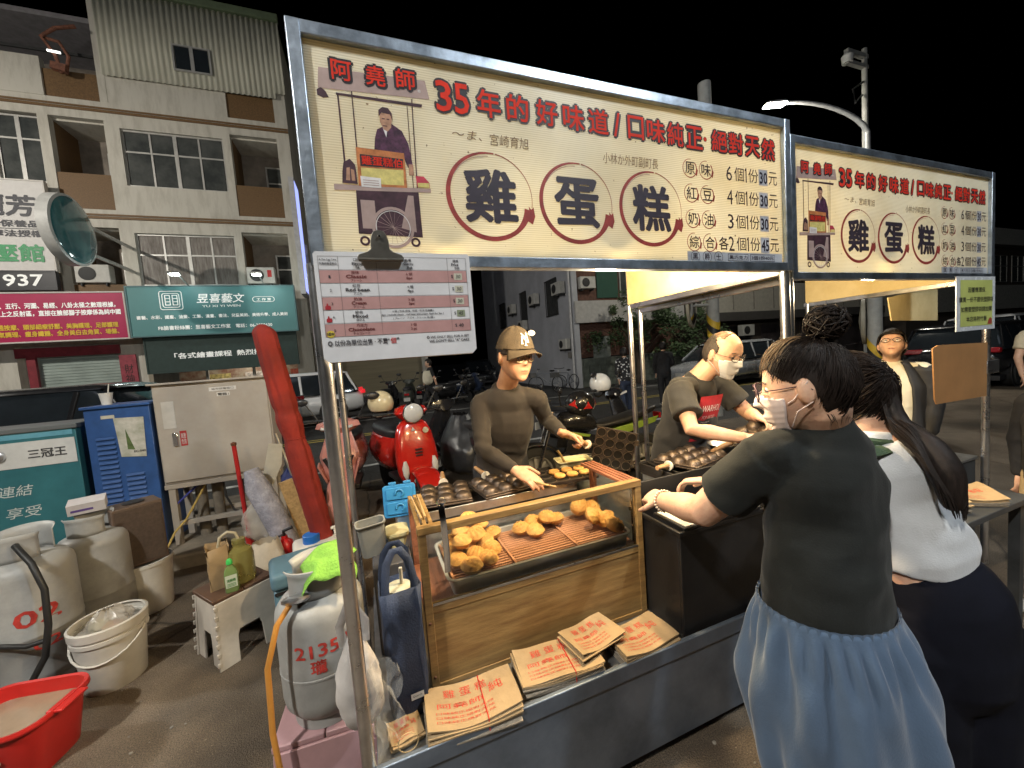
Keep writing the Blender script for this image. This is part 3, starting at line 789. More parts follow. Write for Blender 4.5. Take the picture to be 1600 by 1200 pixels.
def cup_plate(mb, cols, rows, p, r, M):
    n = 24
    for i in range(cols):
        for j in range(rows):
            cx, cy = (i-(cols-1)/2)*p, (j-(rows-1)/2)*p
            inn, outp = [], []
            for q in range(n):
                a = 2*PI*q/n; c, s_ = math.cos(a), math.sin(a)
                k_ = (p/2)/max(abs(c), abs(s_))
                inn.append((cx+r*c, cy+r*s_, 0)); outp.append((cx+k_*c, cy+k_*s_, 0))
            mb.add(inn+outp, [(q, (q+1) % n, n+(q+1) % n, n+q) for q in range(n)], M)
    return mb
def open_plate(t, cols, rows, p, M, name='mould_plate'):
    r = p*.43
    b = cup_plate(MB(), cols, rows, p, r, M); w_, h_ = cols*p, rows*p
    b.add([(-w_/2, -h_/2, 0), (w_/2, -h_/2, 0), (w_/2, h_/2, 0), (-w_/2, h_/2, 0), (-w_/2, -h_/2, -.014), (w_/2, -h_/2, -.014), (w_/2, h_/2, -.014), (-w_/2, h_/2, -.014)],
          [(0, 1, 5, 4), (1, 2, 6, 5), (2, 3, 7, 6), (3, 0, 4, 7)], M)
    b.build(name, mat('mould_plate_iron', (.016, .011, .009), .6, .1, nz=.4, ns=16, bump=.2, bs=60, col2=(.04, .027, .02)), t, smooth=30)
    rimm = MB().lathe([(r*1.09, .0), (r*1.07, .003), (r*.99, .003), (r*.97, -.003)], 24, top=False).data('cup_rim', 50); rimm.materials.append(IRONL)
    cup = MB().lathe([(r*1.0, .001), (r*.95, -.008), (r*.86, -.02), (r*.45, -.027), (0, -.029)], 24).data('cup', 50)
    cup.materials.append(MOULDC)
    for i in range(cols):
        for j in range(rows):
            o = inst(rimm, 'cup_rim', None, t); o.matrix_local = M @ Matrix.Translation(((i-(cols-1)/2)*p, (j-(rows-1)/2)*p, .001))
            o = inst(cup, 'cup', None, t); o.matrix_local = M @ Matrix.Translation(((i-(cols-1)/2)*p, (j-(rows-1)/2)*p, .0005))
    return b
om = thing('cake_mould', 'open cake mould tipped up to show its empty round cups, held by the young vendor', 'cake mould', (0, 0, 0), group='open cake moulds')
u_h = V((.85, -.52, 0)).normalized(); n_h = V((-.52, -.85, -.08)).normalized(); v_h = n_h.cross(u_h)
uu = u_h*math.cos(R(14))-v_h*math.sin(R(14)); vv = v_h*math.cos(R(14))+u_h*math.sin(R(14)); nn = uu.cross(vv)
MO = Matrix((uu, vv, nn)).transposed().to_4x4(); MO.translation = V((1.285, 1.862, 1.005))
open_plate(om, 4, 4, .0575, MO)
for i in (-1, 1):
    MB().box((0, 0, 0), (.022, .03, .014)).build('hinge_lug', IRONL, om).matrix_local = MO @ Matrix.Translation((.118, i*.06, -.006))
ring_c = V((1.095, 1.835, 1.065)); hd = V((1.03, 1.815, 1.105))
MB().tube([MO @ V((-.11, 0, -.01)), ring_c], .008, 8).build('handle_rod', IRONL, om)
MB().tube([ring_c, ring_c.lerp(hd, .5), hd+(hd-ring_c)*.8], [.012, .014, .011], 12).build('handle', HANDM, om)
q_ = (hd-ring_c).to_track_quat('Z', 'Y').to_matrix().to_4x4(); q_.translation = ring_c
MB().lathe([(.012, -.006), (.025, -.006), (.027, 0), (.025, .006), (.012, .006)], 22, q_).build('guard_ring', RINGM, om)
lm = thing('cake_mould', 'open lower cake mould lying flat with round cakes, under the batter tub', 'cake mould', (0, 0, 0), group='open cake moulds')
open_plate(lm, 5, 3, .075, Matrix.Translation((.91, 1.85, .922)) @ Matrix.Rotation(R(-4), 4, 'Z'))
disc = MB().lathe([(0, 0), (.027, 0), (.031, .004), (.031, .012), (.026, .0175), (.018, .0165), (0, .016)], 24).data('half_cake', 50); disc.materials.append(CAKE)
for k_, (x, y) in enumerate(((.895, 1.80), (.965, 1.79), (.90, 1.875), (.975, 1.87), (1.045, 1.86), (1.04, 1.785), (1.115, 1.775))):
    o = bpy.data.objects.new('round_cake', disc); link(o); o.location = (x, y, .926); o.rotation_euler = (0, 0, k_)
    tag(o, 'flat round cake half in the open lower mould, '+['front row left', 'front row second', 'back row left', 'back row second', 'back row third', 'front row third', 'rightmost of all'][k_], 'round cake', 'round cake halves in the open mould')
# batter tub with wooden spoon
TUBM = mat('milky_plastic_tub', (.62, .60, .42), .4, nz=.1, ns=10)
BATTER = mat('batter', (.70, .60, .30), .35, nz=.1, ns=20)
bt = thing('batter_tub', 'square milky plastic tub of pale batter behind the open mould', 'tub', (1.08, 1.985, .885), R(-10))
def tub(t, w_, d_, h, m, fill=None, fz=.7, r=.02, name='tub_body', lip=.006):
    P_ = lambda e, z: [(x, y, z) for x, y in rrect(-w_/2-e, -d_/2-e, w_/2+e, d_/2+e, r)]
    loops(MB(), [P_(-.008, 0), P_(0, h), P_(lip, h), P_(lip, h-.006), P_(.0015, h-.006)][:4], True)
    o = loops(MB(), [P_(-.008, 0), P_(0, h), P_(lip, h), P_(lip, h-.008)], True).build(name, m, t, smooth=35); solidify(o, .002, -1)
    if fill: loops(MB(), [P_(-.010, h*fz-.002), P_(-.010, h*fz)], True, True).build('batter', fill, t)
tub(bt, .20, .12, .07, TUBM, BATTER, .75)
MB().tube([(-.05, 0, .05), (-.07, .01, .10), (-.085, .015, .125)], [.008, .006, .008], 10).build('spoon', WOODP, bt)
MB().tube([(.14, 1.99, .96), (.20, 1.96, .955)], .006)   # (unused rod)
# tubs and lids at the left of the stall
LID = mat('bright_blue_plastic', (.035, .22, .50), .4, nz=.12, ns=6)
t = thing('storage_box_cover', 'bright blue plastic box lid standing on edge left of the display case', 'lid', (.083, 1.93, .845), R(-6))
t.rotation_euler = (R(-9), 0, R(-8))
def ppl(x0, z0, x1, z1, r, th, y=0): return [(x, z) for x, z in rrect(x0, z0, x1, z1, r)]
XZ = Matrix.Rotation(R(90), 4, 'X')
MB().prism(ppl(-.078, 0, .078, .155, .015, 0), .012, XZ).build('panel', LID, t, bevel=.003)
MB().prism(ppl(-.062, .015, .062, .072, .01, 0), .006, Matrix.Translation((0, -.0125, 0)) @ XZ).build('raised_rib', LID, t, bevel=.002)
MB().prism(ppl(-.062, .085, .062, .142, .01, 0), .006, Matrix.Translation((0, -.0125, 0)) @ XZ).build('raised_rib', LID, t, bevel=.002)
for zc in (.044, .113):
    o_, i_ = ring_poly(0, zc, .022, lambda q: .008, R(-60), R(200), 16)
    b = MB(); n = len(o_); b.v = [(p[0], -.0215, p[1]) for p in o_+i_]; b.f = [(i, i+1, n+i+1, n+i) for i in range(n-1)]
    o = b.build('swirl_rib', LID, t); solidify(o, .004)
for xo in (-.03, .04): MB().box((xo, -.006, .162), (.035, .014, .014)).build('latch_tab', LID, t, bevel=.003)
YT = mat('cream_plastic_tub', (.62, .55, .30), .4, nz=.1)
t = thing('cream_tub', 'small cream yellow lidded tub left of the case below the blue lid', 'tub', (.052, 1.78, .845-.06))
tub(t, .085, .11, .055, YT)
P_ = lambda e, z: [(x, y, z) for x, y in rrect(-.0425-e, -.055-e, .0425+e, .055+e, .02)]
loops(MB(), [P_(.006, .056), P_(.006, .064), P_(-.004, .07)], True, True).build('lid', YT, t, smooth=35)
MB().b2((-.06, 1.60, .412), (.095, 1.90, .782)).build('side_box', mat('dark_grey_crate', (.05, .05, .055), .6), stallA, bevel=.006)
GT = mat('cloudy_grey_plastic', (.34, .34, .31), .35, nz=.15, ns=9, trans=.35)
t = thing('storage_box', 'cloudy grey plastic box leaning behind the left stall poles', 'storage box', (-.05, 1.73, .785), R(5))
t.rotation_euler = (R(8), R(-3), R(6))
tub(t, .11, .06, .15, GT)
t = thing('wire_tray', 'white plastic tray with a wire end lying behind the griddle at left', 'tray', (.30, 2.02, .905), R(-15))
tub(t, .20, .06, .012, WHITEP, r=.01)
for i in range(5): MB().cyl((.10, -.025+i*.012, .01), (.17, -.025+i*.012, .01), .0015, n=6).build('wire', CHROME, t)
# wooden chopsticks and fork lying on the left slats
for k_, (x, y) in enumerate(((.128, 1.40), (.143, 1.41))):
    o = MB().tube([(x, y, 1.022), (x-.01+k_*.012, y+.26, 1.022)], [.005, .003], 8).build('chopstick', WOODP)
    tag(o, ['left', 'right'][k_]+' one of two chopsticks lying on the display case\'s left edge', 'chopstick', 'pair of chopsticks on the case')

# ---- paper bag bundles in the tray
KRAFT = mat('kraft_paper', (.34, .24, .13), .8, nz=.14, ns=9, bump=.15, bs=40)
KRAFTG = mat('grey_paper_edges', (.26, .22, .17), .85, nz=.3, ns=30, stretch=(2, 2, 30))
INKR = mat('red_bag_print', (.48, .05, .03), .6, nz=.2, ns=60)
def bag_bundle(label, cx, cy, z, w_, d_, rz, n, curl=.02, th=.006, band=True):
    """w_ along the reading direction; n visible layers"""
    t = thing('paper_bag_bundle', label, 'paper bags', (cx, cy, z), rz, 'bundles of kraft paper bags in the stall tray')
    rn = random.Random(int(cx*1000))
    for i in range(n):
        ox, oy, a = rn.uniform(-.006, .006), rn.uniform(-.006, .006), rn.uniform(-.03, .03)
        zz = i*th
        f_ = i/(max(1, n-1))
        def P3(u, v, zo):
            x, y = (u-.5)*w_, (v-.5)*d_
            zc = curl*f_*(abs(u-.5)*2)**2.2*(.6+.4*math.sin(v*3+i))+.003*math.sin(u*9+i)*f_
            return (x*math.cos(a)-y*math.sin(a)+ox, x*math.sin(a)+y*math.cos(a)+oy, zz+zc+zo)
        b = MB().grid(lambda u, v: P3(u, v, th*.8), 12, 6)
        nn_ = len(b.v); b.grid(lambda u, v: P3(u, v, 0), 12, 6)
        per = [i_*6 for i_ in range(12)]+[66+j for j in range(1, 6)]+[i_*6+5 for i_ in range(10, -1, -1)]+[j for j in range(4, 0, -1)]
        for q in range(len(per)):
            a_, c_ = per[q], per[(q+1) % len(per)]
            b.f.append((a_, c_, nn_+c_, nn_+a_))
        top = i == n-1
        o = b.build('paper_bag', KRAFT if i >= n-3 else KRAFTG, t, smooth=50)
    # red print on the top bag, following its curve
    a, ox, oy = a, ox, oy
    def on(x, y, w2, h2, body=None):
        bb = MB()
        if body:
            co, fs, ed = glyphs(body); lo, hi = co.min(0), co.max(0)
            k_ = len(bb.v)
            for p in co:
                u = .5+(x+(p[0]-lo[0])/(hi[0]-lo[0])*w2)/w_; v = .5+(y+(p[1]-lo[1])/(hi[1]-lo[1])*h2)/d_
                bb.v.append(P3(u, v, th*.8+.0012))
            bb.f = list(fs)
        me = bpy.data.meshes.new('red_print'); me.from_pydata(bb.v, [], bb.f); me.materials.append(INKR)
        o = bpy.data.objects.new('red_print', me); link(o, t); KIDS.setdefault(t.name, []).append(o)
    # text runs across the bag: turn by swapping axes is left to rz
    on(-.30*w_, .16*d_, .13*w_, .20*d_, '雞'); on(-.12*w_, .16*d_, .13*w_, .20*d_, '蛋'); on(.06*w_, .16*d_, .13*w_, .20*d_, '糕')
    on(-.38*w_, -.08*d_, .5*w_, .12*d_, '阿堯師'); on(.2*w_, .0*d_, .16*w_, .22*d_, '純')
    for q in range(3): on(-.40*w_, (-.2-.09*q)*d_, .62*w_, .05*d_, '口味純正絕對天然')
    if band:
        u_ = .62
        bb = MB().tube([P3(u_, v/10, th*.8+.002) for v in range(11)], .0018, 6)
        bb.build('rubber_band', mat('red_rubber_band', (.5, .03, .02), .5), t)
        bb = MB().tube([P3(u_, 0, th*.8+.002), V(P3(u_, 0, 0))-V((0, .004, n*th*.8))], .0018, 6); bb.build('rubber_band', mat('red_rubber_band'), t)
    return t
bag_bundle('printed kraft paper bags bundled with a red band, front left of the tray', .215, 1.195, .412, .30, .175, R(-3), 8, .028)
bag_bundle('thick bundle of printed kraft bags in the middle of the tray', .54, 1.215, .412, .30, .165, R(-4), 11, .015)
bag_bundle('single printed kraft bag curling on top of the middle bundle', .70, 1.235, .492, .21, .15, R(10), 2, .012, .004, False)
bag_bundle('shaded bundle of kraft bags at the right of the tray', .895, 1.20, .412, .25, .16, R(2), 8, .018, band=False)
bag_bundle('small loose kraft bags at the far left of the tray', .0, 1.215, .412, .10, .09, R(8), 4, .006, band=False)
o = MB().tube([(.005+.03*math.cos(a*PI/8), 1.155, .445+.03*math.sin(a*PI/8)) for a in range(16)], .0016, 6, closed=True).build('rubber_band', mat('pale_rubber_band', (.5, .36, .18), .6))
tag(o, 'loose pale rubber band standing at the left end of the tray', 'rubber band')
# clear plastic sheet wrapped round the left end of the tray
CLEARP = mat('crumpled_clear_plastic', (.92, .92, .9), .18, nz=0, alpha=.16, spec=.8, bump=.9, bs=14)
b = MB()
def shp(u, v):
    x = -.078+.075*u+.012*math.sin(v*17+u*5); z = .30+.42*v
    return (x, 1.135+.04*math.sin(u*4)+.02*mnoise.noise(V((u*6, v*9, 1)))+.10*(1-v)*u, z+.02*mnoise.noise(V((u*8, v*8, 5)))-.0*u)
o = b.grid(shp, 14, 30).build('plastic_sheet', CLEARP); tag(o, 'crumpled clear plastic sheet at the left corner of the stall tray', 'plastic sheet')

# ---- navy tote bag beside the case
NAVY = mat('navy_canvas', (.028, .040, .075), .75, nz=.2, ns=8, bump=.25, bs=160)
t = thing('tote_bag', 'tall navy tote bag with loop handles and a small white tag, left of the case', 'tote bag', (.025, 1.32, .412), R(4))
P_ = lambda s_, z, q=0: [(x*s_+.004*math.sin(z*23+i), y*s_+.004*math.cos(z*19+i*2), z) for i, (x, y) in enumerate(rrect(-.062, -.055, .062, .055, .02))]
o = loops(MB(), [P_(.92, 0), P_(1, .02), P_(1.02, .12), P_(1.0, .25), P_(1.04, .36), P_(1.06, .44)], True).build('bag_body', NAVY, t, smooth=60); solidify(o, .004, -1)
for y_ in (-.05, .05):
    b = MB(); b.tube([(-.045, y_, .40), (-.046, y_*.98, .46), (-.035, y_*.8, .53), (-.012, y_*.6, .565), (.012, y_*.6, .565), (.035, y_*.8, .53), (.046, y_*.98, .46), (.045, y_, .40)], [(.004, .013)]*8, 8, ref=(0, 1, 0)); b.build('handle', NAVY, t)
flat(rect(0, 0, .042, .022), mat('white_fabric_tag', (.62, .62, .6), .7), (.0, -.0575, .065), EX, EZ, t, 'tag', .003)
text('Qearch', mat('tag_ink', (.03, .03, .03), .6), (.005, -.0575, .073), EX, EZ, .03, .008, t, 0, lift=.004)
o = MB().cyl((.01, .0, .30), (.012, .0, .49), .006, n=10).build('straw', WHITEP, t)
MB().lathe([(.0, .40), (.04, .40), (.042, .43), (.03, .435), (0, .435)], 20).build('cup_lid', mat('pale_cup_lid', (.55, .53, .4), .4), t)

# ---- big black open box right of the case
t = thing('black_box', 'big black open-topped box on the tray right of the display case', 'box', (1.065, 1.14, .412))
w_, d_, h_ = .54, .30, .44
BB = mat('matt_black_box', (.014, .013, .013), .42, nz=.25, ns=4, bump=.05)
for a, b_ in (((0, 0, 0), (w_, .012, h_)), ((0, d_-.012, 0), (w_, d_, h_+.11)), ((0, .0125, 0), (.012, d_-.0125, h_)), ((w_-.012, .0125, 0), (w_, d_-.0125, h_)), ((.0125, .0125, 0), (w_-.0125, d_-.0125, .012))):
    MB().b2(a, b_).build('panel', BB, t, bevel=.003)
for a, b_ in (((-.008, -.010, h_-.012), (w_+.008, -.0005, h_+.006)), ((-.010, -.0105, h_-.012), (-.0005, d_, h_+.006))):
    MB().b2(a, b_).build('rim', BB, t, bevel=.003)
t = thing('flat_lids', 'flat dark lid with a white sheet lying across the front of the black box', 'lid', (1.08, 1.135, .86))
MB().b2((0, -.005, 0), (.42, .17, .012)).build('lid', BB, t, bevel=.003)
MB().b2((.01, -.0, .0125), (.41, .155, .016)).build('white_sheet', WHITEP, t)

# ---- menu board clipped to the sign
t = thing('menu_board', 'white price list board with pink rows held by a big metal clip under the sign', 'menu board', (-.102, 1.083, 1.601))
MW, MH = .402, .280
BRD = mat('laminated_white_sheet', (.60, .60, .62), .3, nz=.1, ns=5, bump=.08, bs=18)
MB().prism([(.012, 0), (MW-.012, 0), (MW, .012), (MW, MH-.006), (MW-.006, MH), (.006, MH), (0, MH-.006), (0, .012)], .006, Matrix.Translation((0, .006, 0)) @ XZ).build('board', BRD, t)
EDG = mat('brown_board_edge', (.25, .19, .14), .6)
MB().b2((.012, .0065, -.002), (MW-.012, .010, .0)).build('board_edge', EDG, t)
pnk = mat('pink_table_row', (.42, .24, .23), .45, nz=.08, ns=15)
ln = mat('table_line', (.12, .10, .10), .5); tx = mat('menu_text_black', (.04, .035, .04), .5); txr = mat('menu_text_maroon', (.14, .03, .03), .5)
mo = (0, 0, 0)
def F(poly, m, name, lift): return flat(poly, m, mo, EX, EZ, t, name, lift)
def T(body, m, x, z, w_, h, bold=.012, lift=.0016, **k): return text(body, m, (x, 0, z), EX, EZ, w_, h, t, bold, lift=lift, **k)
r0z, rh = .232, .031
rows = [('1', '原味', 'Classic', 'プレーン', '6 個', '6pc', '30'), ('2', '紅豆', 'Red bean', 'アズキ', '4 個', '4pc', '30'), ('3', '奶油', 'Cream', 'クリーム', '3 個', '3pc', '30'), ('4', '綜合', 'Mixed', '併せる', '', '', '45'), ('5', '巧克力', 'Chocolate', 'チョコレート', '3 個', '3 pc', '40')]
for i, r_ in enumerate(rows):
    z = .232-.034*(i+1)+.004
    if i % 2 == 0: F(rect(.010, z-.001, MW-.012, z+.031), pnk, 'table_row', .0006)
    cT = txr if i % 2 == 0 else tx
    T(r_[0], tx, .031, z+.011, .004, .007)
    T(r_[1], cT, .085, z+.0215, .019 if i < 4 else .026, .0085)
    T(r_[2], cT, .096-.0035*len(r_[2]), z+.011, .0072*len(r_[2]), .009, .03)
    T(r_[3], cT, .096-.0034*len(r_[3]), z+.002, .0068*len(r_[3]), .007)
    if r_[4]:
        T(r_[4], cT, .222, z+.018, .016, .008); T(r_[5], cT, .222, z+.006, .016, .009, .03)
    else:
        T('6 個 ( 包含 原味 · 紅豆 · 奶油 各兩顆 )', tx, .178, z+.0215, .11, .007)
        T('6pc ( include classic , red bean and cream. Each for 2pc )', tx, .150, z+.0125, .165, .0065, .02)
        T('( プレーン · アズキ · クリーム 各2個 )', tx, .178, z+.003, .11, .007)
    T('$', tx, .345, z+.010, .005, .010)
    if i < 4:
        F(rect(.353, z+.006, .376, z+.024), mat('price_patch_pale' if i < 3 else 'price_patch_green', (.48, .47, .38) if i < 3 else (.22, .25, .17), .5), 'price_patch', .0011)
        T(r_[6], tx, .357, z+.010, .014, .010, .0, .002, shear=.2)
    else: T('40', tx, .355, z+.010, .014, .010)
for zz in (.062, .096, .130, .164, .198, .232, .2655): F(rect(.010, zz+.0025, MW-.012, zz+.0032), ln, 'table_line', .0009)
for xx in (.010, .056, .148, .336, MW-.0127): F(rect(xx, .066, xx+.0007, .268), ln, 'table_line', .0010)
T('A Yao Egg Cake', tx, .013, .256, .040, .006, .02); T('阿堯師雞蛋糕伯', tx, .013, .246, .040, .007)
for x, a, b_, c_ in ((.093, '口味', 'Flavor', '味'), (.222, '數量', 'Quantity', '数量'), (.352, '價格', 'Price', '価格')):
    T(a, tx, x, .256, .017, .008); T(b_, tx, x-.004, .246, .026 if x < .3 else .02, .008, .03); T(c_, tx, x+.004, .237, .010 if len(c_) == 1 else .015, .007)
T('◎ 以份為單位出售 · 不賣"', tx, .013, .040, .150, .016, .014); T('個', mat('menu_text_red', (.45, .03, .03), .5), .166, .040, .014, .016, .014); T('"', tx, .182, .05, .006, .006, .014)
T('◎ WE ONLY SELL FOR A SET', tx, .262, .047, .120, .008, .02); T('WE DON\'T SELL "A" CAKE', tx, .268, .036, .114, .008, .02)
thumb = [(-.006, 0), (.006, 0), (.007, .004), (.0065, .010), (.001, .010), (.001, .015), (-.0015, .016), (-.003, .010), (-.006, .008)]
for zz in (.134, .102): F([(p[0]+.022, p[1]+zz) for p in thumb], mat('thumb_red', (.33, .02, .03), .5), 'thumb_icon', .0014)
F([(.022+.010*math.cos(a*PI/8), .072+.009*math.sin(a*PI/8)) for a in range(16)], mat('new_badge_yellow', (.55, .42, .05), .5), 'new_badge', .0014)
T('NEW', tx, .013, .068, .018, .008, .03, .002)
# the clip
CLIPM = mat('dull_clip_metal', (.20, .185, .16), .38, .9, nz=.15, ns=20)
cp = [(-.052, -.012), (.052, -.012), (.054, -.006), (.050, -.0), (.030, .006), (.022, .012), (.0205, .030), (.018, .040), (.012, .048), (0, .051), (-.012, .048), (-.018, .040), (-.0205, .030), (-.022, .012), (-.030, .006), (-.050, 0), (-.054, -.006)]
MB().prism([(p[0]*1.08+.162, p[1]*1.25+.272) for p in cp], .003, Matrix.Translation((0, -.006, 0)) @ XZ).build('clip', CLIPM, t, bevel=.001)
MB().cyl((.107, -.012, .258), (.217, -.012, .258), .005, n=10).build('clip_bar', CLIPM, t)
MB().lathe([(0, .004), (.003, .0035), (.0045, .0)], 12, Matrix.Translation((.162, -.0125, .318)) @ XZ).build('rivet', CHROME, t)

# ---- right-hand griddle where the older vendor works
burner('sooty gas griddle in front of the older vendor', 1.36, 1.98, 1.47, 1.74, .885)
closed_mould('dark closed cake mould on the right-hand griddle, its handle towards the left', (1.60, 1.60, .945), R(-75), 3, 4, .10)
bw = thing('metal_bowl', 'shallow steel bowl beside the older vendor\'s hands', 'bowl', (1.86, 1.62, .945))
o = MB().lathe([(0, 0), (.05, 0), (.085, .05), (.09, .052)], 28, top=False).build('bowl', STEEL, bw); solidify(o, .002)
m2 = closed_mould('cake mould held up by the older vendor, its white ring facing left', (2.0, 1.50, 1.06), R(-100), 2, 3, .14); m2.rotation_euler = (R(20), R(10), R(-100))
# ---- farther stall: small slatted case, front shelf with paper bags, hung notices
c2 = thing('slatted_case', 'small wooden case with a slatted top on the farther stall counter', 'display case', (2.42, 1.30, .722))
MB().b2((0, 0, 0), (.60, .02, .22)).build('front_panel', WOOD, c2)
for x in (0, .575):
    for y_ in (.0, .30): MB().b2((x, y_+.021, .0), (x+.025, y_+.046, .27)).build('post', WOOD, c2)
for q in range(5): MB().b2((.0, .02+q*.068, .271), (.60, .065+q*.068, .285)).build('slat', WOODR if q % 2 else WOOD, c2)
sh = thing('bag_shelf', 'grey metal shelf in front of the farther stall carrying paper bags', 'shelf', (2.25, .86, 0))
MB().b2((0, 0, .66), (.80, .36, .69)).build('shelf_top', APR2, sh, bevel=.004)
for x in (.03, .73):
    for y_ in (.02, .30): MB().b2((x, y_, 0), (x+.04, y_+.04, .66)).build('leg', APR2, sh)
bag_bundle('grey kraft bags on the metal shelf before the farther stall', 2.45, 1.04, .692, .30, .20, R(-20), 7, .03, band=False)
bag_bundle('second bundle of kraft bags on the metal shelf, nearer the right edge', 2.72, 1.0, .692, .26, .18, R(-35), 6, .03, band=False)
ntc = thing('notice_sheet', 'yellow green laminated notice with dark lettering hanging at the right pole', 'notice', (3.08, 1.145, 1.53))
MB().b2((0, 0, 0), (.43, .004, .305)).build('laminate', mat('laminate_film', (.50, .52, .55), .25, nz=.1, ns=20), ntc)
flat(rect(.04, .025, .395, .285), mat('lime_paper', (.40, .44, .13), .5, nz=.12, ns=4), (0, 0, 0), EX, EZ, ntc, 'paper', .001)
ik = mat('notice_ink', (.05, .05, .03), .5)
for q, body in enumerate(('因響應環保', '購買一份不提供塑膠袋', '如需要塑膠袋請加購', '本店將附竹籤')): text(body, ik, (.215-.019*len(body), 0, .215-.055*q), EX, EZ, .038*len(body), .030, ntc, .01, lift=.002)
flat([(.34, .03), (.39, .03), (.39, .06), (.37, .07), (.35, .055)], mat('notice_red', (.3, .05, .03), .5), (0, 0, 0), EX, EZ, ntc, 'print', .0018)
cb = thing('cardboard_sheet', 'plain brown cardboard square fixed to the right pole of the farther stall', 'cardboard', (2.90, 1.165, 1.14))
MB().prism([(0, .03), (.02, .0), (.565, -.012), (.57, .31), (.03, .325), (-.02, .31)], .006, XZ).build('sheet', mat('brown_cardboard', (.30, .15, .055), .7, nz=.1, ns=6), cb)
MB().b2((.56, -.012, .12), (.70, .0, .20)).build('clamp', STEEL, cb, bevel=.004)
hb = thing('hanging_board', 'cream board hanging under the roof at the right end of the farther stall', 'board', (3.40, 1.60, 1.62))
MB().prism([(.04, .01), (.62, -.01), (.62, .24), (0, .17)], .008, XZ).build('board', BOARD, hb)
# ================================================================== clutter on the left: cylinders, buckets, stools, cabinets
def cylM(a, b):
    d = (V(b)-V(a)); M = d.to_track_quat('Z', 'Y').to_matrix().to_4x4(); M.translation = V(a); return M
GASP = mat('grey_gas_cylinder_paint', (.22, .22, .212), .45, 0, nz=.22, ns=4, bump=.08, bs=30, col2=(.33, .33, .318), thr=(.3, .55))
SPRAY = mat('red_spray_paint', (.45, .04, .03), .6, nz=.3, ns=30)
VALVE = mat('brass_valve', (.35, .27, .15), .4, .9, nz=.2)
def cyl_text(body, m, t, r, ang, z, w_, h, lift=.0015, bold=.02):
    co, fs, ed = glyphs(body); lo, hi = co.min(0), co.max(0)
    def P_(p, l):
        x = (p[0]-lo[0])/(hi[0]-lo[0])*w_; zz = (p[1]-lo[1])/(hi[1]-lo[1])*h
        a = ang+x/r
        return ((r+lift+l)*math.cos(a), (r+lift+l)*math.sin(a), z+zz)
    vs = [P_(p, 0) for p in co]; fa = list(fs)
    for i, (p, q, n) in enumerate(ed):
        k_ = len(vs); l = (1+i % 50)*1e-5
        vs += [P_(p, l), P_(q, l), P_(q+n*bold, l), P_(p+n*bold, l)]; fa.append((k_, k_+1, k_+2, k_+3))
    me = bpy.data.meshes.new('stencil'); me.from_pydata(vs, [], fa); me.materials.append(m)
    o = bpy.data.objects.new('stencil', me); link(o, t); KIDS.setdefault(t.name, []).append(o)
def gas_cylinder(label, loc, r, h, rz=0.0, num=None):
    t = thing('gas_cylinder', label, 'gas cylinder', loc, rz, 'grey gas cylinders')
    s_ = r*.55
    MB().lathe([(r*.78, 0), (r*.8, .002), (r*.8, .035), (r*.86, .045), (r*.97, .07), (r, .10), (r, h*.42), (r*1.012, h*.425), (r*1.012, h*.44), (r, h*.445), (r, h-s_*.9), (r*.97, h-s_*.6), (r*.86, h-s_*.3), (r*.62, h-s_*.08), (r*.3, h), (0, h+.002)], 40).build('tank', GASP, t, smooth=35)
    # collar: a ring of sheet with two openings
    for a0 in (R(20), R(200)):
        b = MB(); cr = r*.62; hh = r*.75
        b.grid(lambda u, v: ((cr+.012*(v > .9))*math.cos(a0+u*R(135)), (cr+.012*(v > .9))*math.sin(a0+u*R(135)), h-s_*.12+hh*v*(1-.25*abs(u-.5)**2)), 16, 6)
        o = b.build('collar', GASP, t, smooth=50); solidify(o, .005)
    MB().lathe([(.022, h-.005), (.022, h+.03), (.014, h+.035), (.014, h+.06), (.03, h+.062), (.032, h+.075), (0, h+.078)], 16).build('valve', VALVE, t)
    if num:
        for body, ang, z, w_, hh in num: cyl_text(body, SPRAY, t, r, ang, z, w_, hh)
    return t
gas_cylinder('large grey gas cylinder with red numbers at the left edge, a black hose on it', (-1.86, 2.86, 0), .19, .72, 0, [('02', R(-75), .38, .16, .085), ('02', R(-60), .24, .10, .05)])
gas_cylinder('second grey gas cylinder standing behind the white bucket', (-1.76, 3.22, 0), .165, .68)
t3 = gas_cylinder('grey gas cylinder with red stencilled number standing on the pink stool', (-.235, 1.46, .415), .138, .43, 0, [('213506', R(-118), .265, .20, .042), ('瓏', R(-100), .21, .045, .045), ('興', R(-58), .215, .04, .042)])
# regulator and orange hose
t = thing('gas_regulator', 'round metal gas regulator on the cylinder beside the stall pole', 'regulator', (-.285, 1.36, .865))
MB().lathe([(0, -.012), (.03, -.012), (.042, -.004), (.042, .004), (.03, .012), (.012, .014), (0, .016)], 24, Matrix.Rotation(R(-25), 4, 'X')).build('housing', STEEL, t)
MB().tube([(0, .03, .0), (.03, .09, .01)], .009, 10).build('pipe', VALVE, t)
ORH = mat('orange_rubber_hose', (.55, .24, .045), .45, nz=.15)
b = MB().tube([(-.30, 1.345, .86), (-.335, 1.32, .82), (-.37, 1.31, .70), (-.375, 1.30, .50), (-.36, 1.29, .30), (-.33, 1.28, .14), (-.29, 1.28, .02), (-.25, 1.27, -.0)], .0085, 12)
o = b.build('gas_hose', ORH); tag(o, 'orange gas hose hanging from the regulator down to the ground', 'hose')
BLH = mat('black_rubber_hose', (.018, .018, .018), .5)
b = MB().tube([(-1.86, 2.86, .78), (-1.80, 2.74, .80), (-1.70, 2.66, .72), (-1.655, 2.64, .58), (-1.65, 2.62, .40), (-1.68, 2.62, .24), (-1.76, 2.62, .1), (-1.80, 2.64, .02)], .014, 12)
